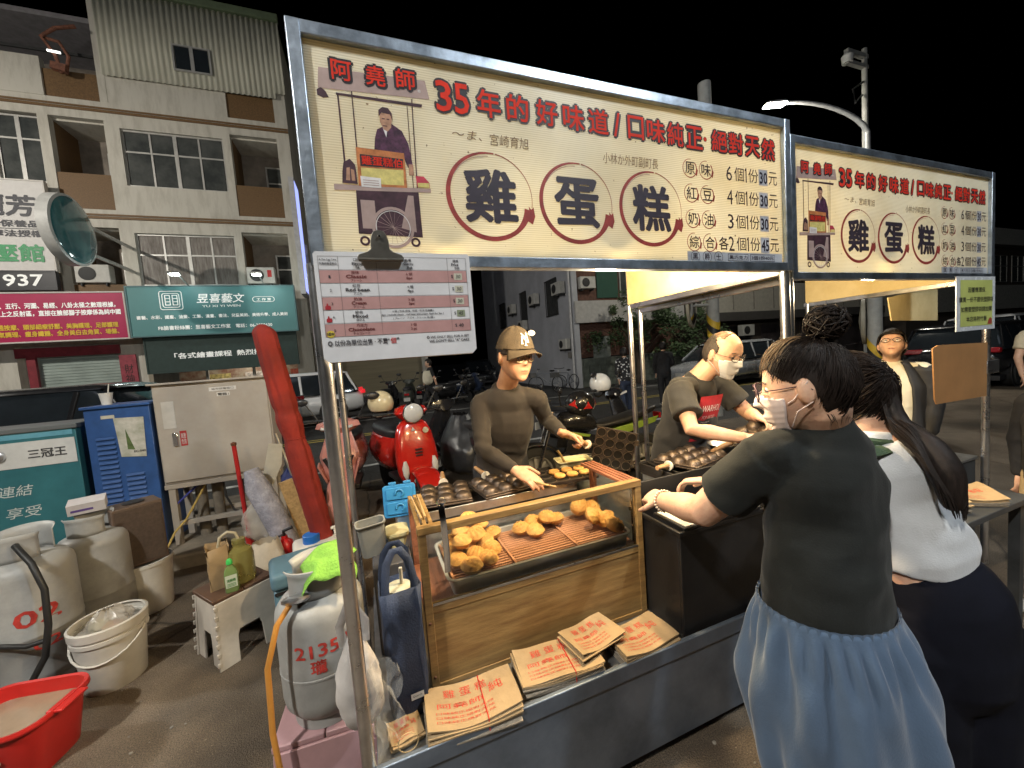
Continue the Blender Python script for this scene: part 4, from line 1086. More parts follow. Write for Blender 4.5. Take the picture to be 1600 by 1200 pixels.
o = b.build('gas_hose', BLH); tag(o, 'thick black hose looping down beside the large gas cylinder', 'hose')
b = MB().tube([(-1.66, 2.63, .32), (-1.74, 2.62, .315), (-1.84, 2.645, .33), (-1.93, 2.66, .345)], .012, 12)
o = b.build('gas_hose', BLH); tag(o, 'black hose running level across the front of the large gas cylinder', 'hose')
# green cloth over the cylinder collar
GRC = mat('lime_green_cloth', (.20, .42, .06), .9, nz=.15, ns=10, bump=.5, bs=120)
b = MB()
def cl(u, v):
    x, y = -.27+.16*u, 1.34+.17*v
    d = mnoise.noise(V((u*3, v*3, 2)))*.025
    edge = max(0, abs(u-.5)*2-.45)**1.4+max(0, .35-v)**1.2*1.5
    return (x+.01*math.sin(v*7), y-.0+.02*d, .965+d*.7-.11*edge+.006*math.sin(u*9+v*3))
o = b.grid(cl, 26, 22).build('green_cloth', GRC); solidify(o, .003); tag(o, 'lime green cloth draped over the collar of the cylinder on the pink stool', 'cloth')
# white carrier bag tied to the stall pole
WBAG = mat('white_carrier_bag', (.55, .52, .50), .45, nz=.1, alpha=.9, bump=.4, bs=25)
def sackmesh(w_, d_, h, seed, n=28, m=22, neck=.25, amp=.18):
    b = MB()
    def f(u, v):
        a = 2*PI*u
        pr = math.sin(min(1, v/.25)*PI/2)**.6*(1-(1-neck)*max(0, (v-.45)/.55)**1.5)
        k_ = 1+amp*mnoise.noise(V((math.cos(a)*1.7+seed, math.sin(a)*1.7, v*3)))+amp*.6*mnoise.noise(V((math.cos(a)*5+seed, math.sin(a)*5, v*7)))
        return (w_/2*math.cos(a)*pr*k_, d_/2*math.sin(a)*pr*k_, h*v+.02*mnoise.noise(V((math.cos(a)*3, math.sin(a)*3, seed))))
    return b.grid(f, n, m, cu=True)
t = thing('carrier_bag', 'white plastic carrier bag hanging from the front left stall pole', 'plastic bag', (-.115, 1.20, .50))
sackmesh(.13, .07, .30, 3).build('bag', WBAG, t)
for s_ in (-1, 1): MB().tube([(s_*.03, 0, .27), (s_*.035, -.01, .34), (.0, -.03, .42)], [(.012, .002)]*3, 8).build('handle', WBAG, t)

# folding stools
def arch_panel(w0, w1, h, aw, ah, th):
    """side panel with an arched opening at the bottom; trapezoid w0 at the floor, w1 at the top"""
    poly = [(-w0/2, 0), (-aw/2, 0), (-aw/2*.92, ah*.82), (-aw/2*.75, ah), (aw/2*.75, ah), (aw/2*.92, ah*.82), (aw/2, 0), (w0/2, 0), (w1/2, h), (-w1/2, h)]
    b = MB(); b.prism(poly, th); return b
def folding_stool(label, loc, rz, body, top, w_=.34, d_=.26, h=.40, arch=.45):
    t = thing('folding_stool', label, 'stool', loc, rz, 'folding plastic stools')
    m1 = arch_panel(w_*1.12, w_, h-.02, w_*.45, h*arch, .012)
    tilt = math.atan2(.02, h)
    for s_ in (-1, 1):
        o = MB(); o.v, o.f = list(m1.v), list(m1.f)
        M = Matrix.Translation((0, s_*(d_/2+.02), 0)) @ Matrix.Rotation(R(90)+s_*tilt, 4, 'X')
        o.v = [tuple(M @ V(p)) for p in o.v]; o.build('long_side', body, t, bevel=.003)
        m2 = arch_panel(d_*1.05, d_*.92, h-.025, d_*.42, h*arch, .012)
        M = Matrix.Translation((s_*(w_*.53), 0, 0)) @ Matrix.Rotation(-s_*math.atan2(w_*.05, h), 4, 'Y') @ Matrix.Rotation(R(90), 4, 'Z') @ Matrix.Rotation(R(90), 4, 'X')
        m2.v = [tuple(M @ V(p)) for p in m2.v]; m2.build('short_side', body, t, bevel=.003)
        for q in range(7):
            MB().box((s_*(w_*.555-.003*q), -(d_/2+.028-.0028*q), .04+q*.05), (.016, .012, .022)).build('hinge_tooth', body, t, bevel=.002)
            MB().box((s_*(w_*.555-.003*q), (d_/2+.028-.0028*q), .04+q*.05), (.016, .012, .022)).build('hinge_tooth', body, t, bevel=.002)
    for s_ in (-1, 1): MB().b2((.002 if s_ > 0 else -w_/2-.006, -d_/2-.006, h-.02), (w_/2+.006 if s_ > 0 else -.002, d_/2+.006, h)).build('top_panel', top, t, bevel=.004)
    return t
STW = mat('offwhite_stool_plastic', (.50, .46, .40), .5, nz=.15, ns=5)
STB = mat('brown_stool_top', (.10, .055, .035), .45, nz=.2)
STP = mat('dusty_pink_plastic', (.40, .24, .25), .5, nz=.12)
folding_stool('white folding stool with a brown top, bottles and a bag on it', (-.865, 2.66, 0), R(38), STW, STB, .30, .25, .385)
folding_stool('dusty pink folding stool carrying a gas cylinder beside the stall pole', (-.235, 1.46, 0), R(-4), STP, STP, .30, .24, .415, .68)

# on the white stool: paper bag, oil jug, dish soap
t = thing('paper_carrier', 'open brown paper bag standing on the white stool', 'paper bag', (-.925, 2.66, .386), R(20))
b = MB(); P_ = lambda s_, z: [(x*s_+.004*math.sin(z*40+i*2), y*s_+.004*math.cos(z*30+i), z+(.012*math.sin(i*1.7) if z > .2 else 0)) for i, (x, y) in enumerate(rrect(-.05, -.065, .05, .065, .006, 3))]
o = loops(b, [P_(1, 0), P_(1.0, .08), P_(.97, .16), P_(1.05, .235)], True).build('bag', KRAFT, t, smooth=50); solidify(o, .0015, -1)
OILM = mat('oily_yellow_plastic', (.42, .38, .12), .25, trans=.55, nz=.15, ns=6)
t = thing('oil_jug', 'cloudy yellow oil jug with a looped tube on the white stool', 'jug', (-.815, 2.66, .386))
MB().lathe([(.0, 0), (.062, 0), (.068, .012), (.068, .15), (.06, .185), (.034, .205), (.03, .225), (.034, .228), (.034, .25), (0, .252)], 28).build('jug', OILM, t, smooth=35)
MB().tube([(-.0, 0, .25), (-.01, -.005, .29), (-.045, -.01, .305), (-.085, -.01, .28), (-.10, -.01, .22)], .008, 10).build('tube', mat('pale_tube', (.45, .4, .28), .4), t)
t = thing('soap_bottle', 'small green dish soap bottle with a white label and bright green cap', 'bottle', (-.835, 2.545, .386), R(15))
GBOT = mat('pale_green_bottle', (.33, .50, .18), .2, trans=.5, nz=.05)
P_ = lambda s_, z: [(x*s_, y*s_, z) for x, y in rrect(-.032, -.022, .032, .022, .012)]
loops(MB(), [P_(.9, 0), P_(1, .006), P_(1, .10), P_(.85, .125), P_(.4, .15), P_(.38, .158)], True, True).build('bottle', GBOT, t, smooth=40)
MB().lathe([(.015, .157), (.016, .158), (.014, .178), (.008, .186), (0, .187)], 16).build('cap', mat('bright_green_cap', (.05, .50, .10), .4), t)
flat(rect(-.027, .03, .027, .10), mat('soap_label', (.55, .62, .5), .4), (0, -.0225, 0), EX, EZ, t, 'label', .0012)
text('洗碗精', mat('soap_ink', (.05, .22, .06), .5), (-.02, -.0225, .062), EX, EZ, .04, .018, t, .02, lift=.0024)
for q in range(3): flat(rect(-.02, .036+.007*q, .02, .039+.007*q), mat('soap_ink'), (0, -.0225, 0), EX, EZ, t, 'label_line', .002)

# white bucket with bag of rubbish
t = thing('white_bucket', 'white plastic bucket with a wire bail, standing beside the red tub', 'bucket', (-1.44, 2.66, 0), R(0))
o = MB().lathe([(.0, .0), (.115, 0), (.12, .006), (.142, .27), (.150, .272), (.150, .288), (.144, .29), (.146, .305), (.153, .307), (.155, .345), (.148, .349), (.142, .345)], 40, top=False).build('bucket', WHITEP, t, smooth=35); solidify(o, .003, 1)
MB().tube([(-.155*math.cos(a*PI/12), -.155*math.sin(a*PI/12)*.93, .285-.11*math.sin(a*PI/12)) for a in range(13)], .0055, 10).build('bail', WHITEP, t)
for s_ in (-1, 1): MB().lathe([(.018, 0), (.018, .012), (0, .014)], 12, Matrix.Translation((s_*.15, 0, .285)) @ Matrix.Rotation(s_*R(90), 4, 'Y')).build('bail_lug', WHITEP, t)
CBAG = mat('clear_bag_film', (.6, .56, .5), .2, alpha=.45, nz=.1, bump=.6, bs=20)
o = sackmesh(.22, .22, .16, 8, amp=.3).build('plastic_bag', CBAG); o.location = (-1.44, 2.66, .24); tag(o, 'crumpled clear plastic bag stuffed in the white bucket', 'plastic bag')
for k_, (dx, dy, c_) in enumerate(((.03, -.03, (.4, .22, .13)), (-.05, .02, (.38, .36, .2)))):
    o = MB().ball((0, 0, 0), (.045, .04, .04)).build('food_scrap', mat('food_scrap_%d' % k_, c_, .6, nz=.3, ns=20, bump=.4)); o.location = (-1.44+dx, 2.66+dy, .30)
    tag(o, ['brownish scrap lying in the white bucket', 'olive scrap lying in the white bucket'][k_], 'food scrap')
# red tub with water
RED = mat('red_plastic_tub', (.50, .022, .018), .35, nz=.12, ns=4)
t = thing('red_tub', 'red plastic washing tub with milky water at the lower left corner', 'tub', (-1.56, 2.22, 0), R(-12))
P_ = lambda s_, z: [(x*s_, y*s_, z) for x, y in rrect(-.20, -.155, .20, .155, .09, 7)]
o = loops(MB(), [P_(.80, 0), P_(.82, .005), P_(1, .255), P_(1.05, .258), P_(1.06, .25), P_(1.06, .238)], True).build('tub', RED, t, smooth=40); solidify(o, .003, 1)
MB().box((.215, 0, .252), (.06, .12, .012)).build('handle', RED, t, bevel=.004)
loops(MB(), [P_(.955, .196), P_(.955, .20)], True, True).build('water', mat('milky_water', (.30, .22, .15), .08, nz=.15, ns=3, bump=.04, bs=10), t)
MB().prism([(.045*math.cos(a*PI/10), .018*math.sin(a*PI/10)) for a in range(20)], .002, Matrix.Translation((.06, -.152, .15)) @ Matrix.Rotation(R(98), 4, 'X')).build('sticker', mat('tub_sticker', (.32, .26, .14), .4, nz=.5, ns=30, col2=(.6, .58, .5)), t)
# white pail and brown box behind the cylinders
t = thing('white_pail', 'low white pail under the brown speaker box', 'bucket', (-1.62, 3.42, 0))
o = MB().lathe([(0, 0), (.13, 0), (.155, .33), (.16, .332), (.16, .35), (.15, .352)], 32, top=False).build('pail', WHITEP, t); solidify(o, .003, 1)
t = thing('speaker_box', 'brown textured speaker box with a round black port on top, on a white pail', 'speaker', (-1.62, 3.40, .353), R(35))
MB().b2((-.13, -.10, 0), (.13, .10, .42)).build('cabinet', mat('brown_vinyl', (.11, .075, .055), .6, nz=.15, ns=30, bump=.3, bs=200), t, bevel=.008)
MB().lathe([(0, .0), (.055, 0), (.06, .006), (.045, .012), (.02, .006), (0, .005)], 24, Matrix.Translation((0, 0, .42))).build('port_ring', BLACKP, t)
MB().b2((-.115, -.104, .02), (.115, -.1, .40)).build('grille', mat('brown_grille_cloth', (.085, .06, .045), .8, nz=.2, ns=60, bump=.4, bs=400), t)
# cylinder clutter: small labelled carton and rag by the valves
t = thing('carton', 'small white printed carton lying on top of the second gas cylinder', 'carton', (-1.80, 3.30, .80), R(25)); t.rotation_euler = (R(14), 0, R(20))
MB().b2((-.085, -.05, 0), (.085, .05, .07)).build('carton', mat('white_carton', (.48, .45, .45), .6, nz=.1), t)
flat(rect(-.07, .02, .03, .035), mat('carton_purple', (.10, .06, .22), .5), (0, -.05, 0), EX, EZ, t, 'print', .001)
# ---- street cabinets on the kerb
KZ = .12
TEAL = mat('teal_cabinet_print', (.028, .12, .14), .45, nz=.15, ns=3, col2=(.038, .165, .19))
WCAP = mat('white_script', (.55, .6, .58), .5)
t = thing('teal_cabinet', 'teal service cabinet with white band and lettering at the left edge', 'cabinet', (-2.36, 4.32, KZ))
MB().b2((-1.6, 0, 0), (0, .5, 1.15)).build('body', TEAL, t, bevel=.004)
MB().b2((-1.62, -.02, 1.15), (.02, .52, 1.19)).build('roof', mat('grey_cabinet_roof', (.12, .13, .13), .6), t, bevel=.006)
flat(rect(-1.58, 1.10, -.02, 1.148), mat('pale_blue_band', (.12, .33, .42), .5), (0, 0, 0), EX, EZ, t, 'band', .004)
MB().b2((-1.58, -.006, .865), (-.012, -.002, 1.075)).build('white_band', mat('white_cabinet_band', (.58, .58, .56), .45, nz=.08), t)
tk = mat('cabinet_black_text', (.06, .06, .06), .5)
text('三冠王', tk, (-.31, -.006, .93), EX, EZ, .24, .075, t, .025, lift=.002)
text('電信', tk, (-.66, -.006, .885), EX, EZ, .10, .05, t, .02, lift=.002)
MB().lathe([(0, .03), (.03, .028), (.042, .02), (.045, 0)], 20, Matrix.Translation((-.48, -.006, .975)) @ XZ).build('lock', STEEL, t)
MB().b2((-.565, -.0035, .02), (-.560, -.001, 1.09)).build('door_gap', BLACKP, t)
text('連結', WCAP, (-.53, 0, .635), EX, EZ, .22, .09, t, 0, lift=.003, shear=.2); text('享受', WCAP, (-.50, 0, .455), EX, EZ, .22, .09, t, 0, lift=.003, shear=.2)
text('無所不在', WCAP, (-.98, 0, .635), EX, EZ, .36, .09, t, 0, lift=.003, shear=.2); text('盡情娛樂', WCAP, (-.98, 0, .455), EX, EZ, .36, .09, t, 0, lift=.003, shear=.2)
text('2', WCAP, (-.72, 0, .14), EX, EZ, .06, .09, t, .03, lift=.003)
BLUE = mat('blue_cabinet_paint', (.028, .08, .235), .42, nz=.2, ns=5, bump=.05, bs=20)
t = thing('blue_cabinet', 'blue louvred metal cabinet between the teal and grey cabinets', 'cabinet', (-2.27, 4.27, KZ))
MB().b2((0, 0, 0), (.44, .45, 1.29)).build('body', BLUE, t, bevel=.006)
MB().b2((-.015, -.02, 1.29), (.455, .47, 1.315)).build('roof', BLUE, t, bevel=.005)
lou = MB()
lou.add([(0, 0, 0), (.13, 0, 0), (.13, 0, .022), (0, 0, .022), (.004, -.014, .003), (.126, -.014, .003)], [(0, 1, 5, 4), (4, 5, 2, 3), (0, 4, 3), (1, 2, 5), (3, 2, 1, 0)])
lou = lou.data('louvre', None); lou.materials.append(BLUE)
for c_ in range(2):
    for q in range(21):
        z = 1.12-q*.042
        if c_ == 1 and z > .80: continue
        inst(lou, 'louvre', None, t, (.055+c_*.165, -.001, z-.1))
flat([(.0, 0), (.17, -.02), (.185, .33), (-.02, .34)], mat('weathered_poster', (.30, .31, .24), .6, nz=.5, ns=9, col2=(.55, .53, .48)), (.21, 0, .86), EX, EZ, t, 'poster', .006)
flat([(.02, .02), (.07, .01), (.02, .2)], mat('poster_leaf_print', (.08, .12, .04), .6, nz=.4, ns=20), (.24, 0, .90), EX, EZ, t, 'poster_print', .008)
text('EC-040', tk, (.30, 0, .885), EX, EZ, .08, .02, t, .02, lift=.009)
flat(rect(0, 0, .09, .028), mat('cream_plate', (.5, .47, .38), .5), (.11, 0, 1.20), EX, EZ, t, 'name_plate', .004)
t = thing('paper_cup', 'white paper cup with a straw standing on the blue cabinet', 'paper cup', (-2.17, 4.40, KZ+1.316))
o = MB().lathe([(0, 0), (.032, 0), (.045, .10), (.048, .102)], 24, top=False).build('cup', WHITEP, t); solidify(o, .0015, 1)
MB().cyl((.0, 0, .01), (.03, 0, .18), .004, n=8).build('straw', WHITEP, t)
GRY = mat('beige_grey_cabinet', (.34, .30, .255), .5, nz=.14, ns=3, bump=.05, bs=20, col2=(.40, .365, .32))
t = thing('grey_cabinet', 'big beige grey electrical cabinet standing on a steel leg frame', 'cabinet', (-1.79, 4.24, KZ))
c0, c1, ct = .56, 1.45, .88
MB().b2((0, .01, c0), (ct, .34, c1)).build('body', GRY, t, bevel=.006)
MB().b2((.012, -.006, c0+.02), (ct-.012, .0095, c1-.02)).build('door', GRY, t, bevel=.004)
MB().b2((-.02, -.03, c1), (ct+.02, .36, c1+.018)).build('rain_roof', GRY, t, bevel=.004)
MB().b2((.0, .0, c0-.045), (ct, .33, c0-.002)).build('frame_beam', GRY, t, bevel=.003)
for x in (.02, ct-.07):
    for y_ in (.01, .28): MB().b2((x, y_, 0), (x+.05, y_+.05, c0-.046)).build('leg', GRY, t, bevel=.002)
for y_ in (.015, .285): MB().b2((.0705, y_, .17), (ct-.0705, y_+.04, .21)).build('cross_bar', GRY, t, bevel=.002)
MB().b2((.06, -.0095, 1.06), (.15, -.0062, 1.30)).build('plate', mat('pale_plate', (.5, .48, .44), .4), t)
MB().b2((.115, -.022, .90), (.15, -.0065, 1.02)).build('handle', CHROME, t, bevel=.004)
flat(rect(.165, .895, .215, 1.03), mat('red_warning_label', (.38, .03, .03), .5), (0, -.006, 0), EX, EZ, t, 'warning_label', .002)
text('高壓\n危險', mat('label_white', (.6, .58, .55), .5), (.172, -.006, .91), EX, EZ, .036, .10, t, 0, lift=.0035)
flat(rect(.42, 1.36, .63, 1.395), mat('label_white'), (0, -.006, 0), EX, EZ, t, 'name_plate', .002); text('城市供電路口', tk, (.44, -.006, 1.368), EX, EZ, .17, .02, t, 0, lift=.0035)
flat(rect(.475, 1.31, .575, 1.345), mat('label_white'), (0, -.006, 0), EX, EZ, t, 'name_plate', .002); text('電箱1', tk, (.482, -.006, 1.314), EX, EZ, .085, .026, t, .02, lift=.0035)
for pts, c_ in (([(.30, .1, .56), (.22, .05, .40), (.12, .0, .22), (.05, -.05, .14), (.0, -.15, .0)], (.5, .36, .1)), ([(.40, .1, .56), (.42, .08, .35), (.48, .05, .22), (.52, .05, .2)], (.02, .02, .02)), ([(.28, .1, .56), (.15, .05, .45), (.04, .02, .35)], (.03, .04, .25)), ([(.55, .1, .56), (.56, .1, .36), (.53, .08, .2)], (.02, .02, .02))):
    MB().tube(pts, .009, 8).build('cable', mat('cable_%.2f_%.2f' % (c_[0], c_[2]), c_, .5), t)
for x in (.20, .33): MB().cyl((x, .17, .0), (x, .17, c0), .045, n=16).build('conduit', CONC, t)
# dry weeds and rag at the cabinet foot
WEED = mat('dry_weed', (.20, .16, .09), .9, nz=.4, ns=20)
for k_, (x, y_) in enumerate(((-1.94, 4.12), (-1.86, 4.08))):
    t = thing('dry_weed', ['dry weed clump at the foot of the blue cabinet', 'dry weed clump beside the grey cabinet leg'][k_], 'weed', (x, y_, KZ), 0, 'dry weeds')
    for q in range(16):
        a = random.uniform(0, 6.28); l = random.uniform(.08, .26); r_ = random.uniform(.02, .10)
        MB().tube([(0, 0, 0), (r_*.4*math.cos(a), r_*.4*math.sin(a), l*.6), (r_*math.cos(a), r_*math.sin(a), l)], [(.006, .002), (.005, .002), (.001, .001)], 6).build('blade', WEED, t)
# ---- red rolled parasol, poles, wraps between cabinet and stall
RCL = mat('red_parasol_cloth', (.20, .018, .012), .85, nz=.25, ns=5, bump=.3, bs=60)
t = thing('rolled_parasol', 'tall rolled red parasol leaning beside the stall poles', 'parasol', (-.38, 3.0, 0))
A, B_ = V((-.02, -.02, .34)), V((-.265, .05, 1.93))
b = MB(); n_ = 40
def roll(u, v):
    p = A.lerp(B_, v); a = 2*PI*u
    r_ = (.064+.012*math.sin(v*PI)**.7)*(1-.18*math.exp(-((v-.50)/.04)**2)-.12*math.exp(-((v-.62)/.02)**2))*(1 if v < .96 else max(.25, 1-((v-.96)/.04)**2*.7))*(1 if v > .03 else .8+6*v)
    r_ *= 1+.05*abs(math.sin(a*3+v*4+.8*math.sin(v*7)))+.025*math.sin(a*9-v*6)+.05*mnoise.noise(V((math.cos(a)*3, math.sin(a)*3, v*26)))
    return p+V((math.cos(a)*r_, math.sin(a)*r_, 0))
b.grid(roll, 72, 90, cu=True); k_ = len(b.v)
b.f.append(tuple(i*90 for i in range(72))); b.f.append(tuple(i*90+89 for i in reversed(range(72))))
b.build('canopy', RCL, t, smooth=60)
MB().tube([(.02, -.04, 0), A+V((0, 0, .03))], .018, 12).build('pole', STEEL, t)
MB().tube([roll(i/20, .50)+V((0, 0, 0)) for i in range(20)], .004, 6, closed=True).build('tie', RCL, t)
o = MB().tube([(-.55, 3.62, .02), (-.60, 3.63, .3), (-.66, 3.64, .66), (-.77, 3.66, 1.10)], [.022, .02, .016, .011], 12).build('telescopic_pole', mat('dull_metal_pole', (.38, .36, .32), .45, .8, nz=.25)); tag(o, 'thin telescopic metal pole leaning left of the red parasol', 'pole')
o = MB().box((-.64, 3.55, .36), (.10, .022, .74), (0, R(-12), R(8))).build('wooden_board', WOODP, bevel=.003); tag(o, 'narrow wooden board leaning next to the telescopic pole', 'board')
REDP = mat('red_handle_paint', (.45, .02, .02), .4)
t = thing('broom', 'red broom handle standing upright in front of the grey cabinet', 'broom', (-1.02, 3.62, 0)); t.rotation_euler = (0, R(-2), 0)
MB().cyl((0, 0, .14), (-.0, 0, 1.05), .016, n=12).build('handle', REDP, t); MB().cyl((0, 0, .0), (0, 0, .30), .024, .03, n=12).build('socket', REDP, t)
MB().lathe([(0, 0), (.02, 0), (.021, .02), (0, .03)], 10, Matrix.Translation((0, 0, 1.05))).build('cap', mat('brown_cap', (.15, .06, .03), .5), t)
o = sackmesh(.30, .22, .36, 5, amp=.3).build('plastic_bag', CBAG); o.location = (-.90, 3.58, .26); tag(o, 'big crumpled clear plastic bag hanging on the red broom handle', 'plastic bag')
o = MB().tube([(-.93, 3.50, .86), (-.90, 3.49, .72), (-.82, 3.47, .52), (-.72, 3.45, .18)], [.05, .085, .09, .075], 20).build('bubble_wrap_roll', mat('silvery_bubble_wrap', (.36, .36, .42), .25, nz=.25, ns=14, bump=1.0, bs=70)); tag(o, 'silvery roll of bubble wrap leaning beside the broom', 'bubble wrap')
o = MB().tube([(-.77, 3.62, 1.02), (-.80, 3.62, .86), (-.86, 3.62, .70)], [(.05, .004), (.06, .004), (.045, .004)], 12).build('bent_sheet', mat('pale_sheet', (.42, .40, .34), .5)); tag(o, 'bent pale plastic sheet above the bubble wrap', 'sheet')
o = sackmesh(.16, .16, .18, 12, amp=.25).build('blue_rag', mat('navy_rag', (.02, .03, .12), .8)); o.location = (-.70, 3.70, .62); tag(o, 'dark blue rag stuffed behind the bubble wrap', 'rag')
o = sackmesh(.26, .2, .42, 21, amp=.12, neck=.6).build('cloth_sack', mat('offwhite_sack_cloth', (.50, .45, .37), .85, nz=.15, bump=.3, bs=80)); o.location = (-.80, 3.12, 0); tag(o, 'off-white cloth sack slumped behind the stool', 'sack')
t = thing('fire_extinguisher', 'small red fire extinguisher behind the blue cool box', 'fire extinguisher', (-.70, 3.22, 0))
MB().lathe([(0, 0), (.058, 0), (.06, .01), (.06, .30), (.05, .345), (.022, .37), (.02, .39), (0, .39)], 24).build('tank', mat('extinguisher_red', (.45, .015, .015), .3), t)
MB().tube([(0, 0, .39), (.0, -.01, .43), (.06, -.02, .45)], .012, 8).build('lever', BLACKP, t); MB().tube([(0, 0, .40), (-.06, -.02, .39), (-.07, -.03, .25)], .010, 8).build('hose', BLACKP, t)
flat(rect(-.02, .12, .02, .2), mat('extinguisher_label', (.6, .5, .1), .5), (0, -.061, 0), EX, EZ, t, 'label', .001)
t = thing('cool_box', 'blue grey cool box with a rounded lid, behind the gas cylinder', 'cool box', (-.46, 2.52, 0), R(14))
CB = mat('blue_grey_plastic', (.10, .19, .25), .45, nz=.12)
MB().b2((-.17, -.13, 0), (.17, .13, .40)).build('body', CB, t, bevel=.02, seg=3)
MB().b2((-.18, -.14, .402), (.18, .14, .50)).build('lid', CB, t, bevel=.03, seg=4)
MB().b2((-.165, -.136, .385), (.165, -.1305, .40)).build('seam', BLACKP, t)
t = thing('jerrycan', 'white jerrycan with a bright blue screw cap behind the cool box', 'jerrycan', (-.45, 2.95, 0), R(10))
MB().b2((-.15, -.11, 0), (.15, .11, .42)).build('can', WHITEP, t, bevel=.03, seg=4)
MB().lathe([(.055, .42), (.055, .47), (.05, .475), (0, .475)], 24, Matrix.Translation((-.03, -.02, 0))).build('cap', mat('blue_cap', (.02, .14, .50), .4), t)
MB().tube([(.05, 0, .41), (.06, 0, .47), (.12, 0, .47), (.13, 0, .41)], .016, 10).build('handle', WHITEP, t)
# ================================================================== buildings across the road
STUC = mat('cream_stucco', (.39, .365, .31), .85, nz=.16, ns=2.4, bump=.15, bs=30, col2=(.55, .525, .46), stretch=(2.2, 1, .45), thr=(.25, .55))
BRTILE = mat('brown_mosaic_tile', (.15, .085, .035), .6, nz=.25, ns=30, bump=.2, bs=60)
CLAD = mat('corrugated_cladding', (.47, .46, .38), .6, .1, nz=.14, ns=1.5, stretch=(3, 1, .4), col2=(.56, .55, .46))
GRNROOF = mat('green_roof_flashing', (.13, .17, .10), .6, .2, nz=.15)
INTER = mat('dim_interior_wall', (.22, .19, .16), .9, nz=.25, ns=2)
ALU = mat('aluminium_window_frame', (.5, .49, .46), .45, .5, nz=.1)
PANE = mat('night_window_pane', (.045, .05, .05), .08, nz=.5, ns=1.5, spec=.7, col2=(.10, .105, .10))
CURT = mat('lace_curtain', (.30, .26, .24), .9, nz=.35, ns=5, stretch=(8, 1, 1))
ACW = mat('air_conditioner_white', (.50, .49, .45), .5, nz=.1)
BLK = mat('dark_fan_grille', (.03, .03, .03), .6)
YF = 16.0
bd = thing('apartment_building', 'old cream four storey apartment building with brown tiled balconies and metal clad top', 'building', (0, YF, 0))
def wall(x0, x1, z0, z1, y0=0.0, th=.22, m=None, name='wall', par=None): return MB().b2((x0, y0, z0), (x1, y0+th, z1)).build(name, m or STUC, par or bd)
def window(par, x0, x1, z0, z1, cols, zs, y=.08, glass=None, fr=None, name='window'):
    """zs = heights of the transoms as fractions"""
    f = MB(); w_ = .05
    o = MB().b2((x0, y, z0), (x1, y+.05, z0+w_)).build(name, fr or ALU, par)
    for a, b_ in (((x0, y, z1-w_), (x1, y+.05, z1)), ((x0, y, z0+w_), (x0+w_, y+.05, z1-w_)), ((x1-w_, y, z0+w_), (x1, y+.05, z1-w_))): MB().b2(a, b_).build('frame', fr or ALU, o)
    xs = [x0+w_+(x1-x0-2*w_)*i/cols for i in range(cols+1)]
    for i in range(1, cols):
        ww = .05 if i != cols/2 else .10
        MB().b2((xs[i]-ww/2, y-.002, z0+w_), (xs[i]+ww/2, y+.048, z1-w_)).build('mullion', fr or ALU, o)
    lv = [z0+w_]+[z0+(z1-z0)*q for q in zs]+[z1-w_]
    for q in lv[1:-1]: MB().b2((x0+w_, y+.002, q-.025), (x1-w_, y+.046, q+.025)).build('transom', fr or ALU, o)
    for i in range(cols):
        for j in range(len(lv)-1): MB().b2((xs[i]+.02, y+.022, lv[j]+.01), (xs[i+1]-.02, y+.028, lv[j+1]-.01)).build('pane', glass or PANE, o)
    return o
XL, XR = -17.0, -1.85
piers = [(-17, -15.2), (-12.5, -12.2), (-10.9, -10.6), (-9.62, -9.5), (-8.5, -8.26), (-6.97, -6.6), (-3.88, -3.66), (-2.25, XR)]
for z0, z1 in ((4.6, 6.62), (7.17, 9.9)):
    for a, b_ in piers: wall(a, b_, z0, z1)
wall(XL, XR, 6.62, 7.17); wall(XL, XR, 9.9, 10.45); wall(XL, XR, 3.0, 4.6)
for a, b_ in ((-6.6, -3.88),): wall(a, b_, 7.17, 7.96); wall(a, b_, 9.72, 9.9); wall(a, b_, 6.48, 6.62); wall(a, b_, 4.6, 4.8)
for a, b_ in ((-17, -12.2), (-12.2, -9.5)): wall(a, b_, 7.17, 7.9, .01)
# tile bands
for z in (6.88, 10.13): MB().b2((XL, -.035, z), (XR, -.002, z+.075)).build('tile_band', BRTILE, bd); MB().b2((XL, -.03, z+.10), (XR, -.002, z+.15)).build('tile_band', BRTILE, bd)
# balconies: parapet, back wall, floor and soffit
for x0, x1, z0, zp, z1 in ((-8.26, -6.97, 7.17, 8.25, 9.9), (-3.66, -2.25, 7.17, 8.22, 9.9), (-8.26, -6.97, 4.6, 4.85, 6.62), (-3.66, -2.25, 4.6, 4.72, 6.62), (-12.2, -10.9, 7.17, 8.25, 9.9)):
    wall(x0, x1, z0, zp, .03, .12, BRTILE, 'parapet')
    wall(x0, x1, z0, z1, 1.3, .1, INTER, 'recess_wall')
    MB().b2((x0, .2, z1-.05), (x1, 1.3, z1)).build('soffit', STUC, bd)
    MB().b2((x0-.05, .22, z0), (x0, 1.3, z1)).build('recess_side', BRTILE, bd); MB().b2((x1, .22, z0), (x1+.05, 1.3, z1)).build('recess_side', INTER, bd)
    window(bd, x0+.75, x1-.03, zp-.1 if zp-z0 > .5 else z0+.35, z1-.45, 1, [.55], 1.2)
window(bd, -6.6, -3.88, 7.96, 9.72, 4, [.62])
window(bd, -6.6, -3.88, 4.8, 6.48, 4, [.6], glass=mat('curtained_pane', (.16, .14, .125), .12, nz=.5, ns=2.2, stretch=(7, 1, 1), spec=.7, col2=(.30, .275, .25)))
window(bd, -9.5, -8.5, 7.9, 9.84, 2, [.65]); window(bd, -10.6, -9.62, 7.9, 9.84, 2, [.65])
wall(-9.5, -8.5, 4.6, 6.62, .05); wall(-10.6, -9.62, 4.6, 6.62, .05)
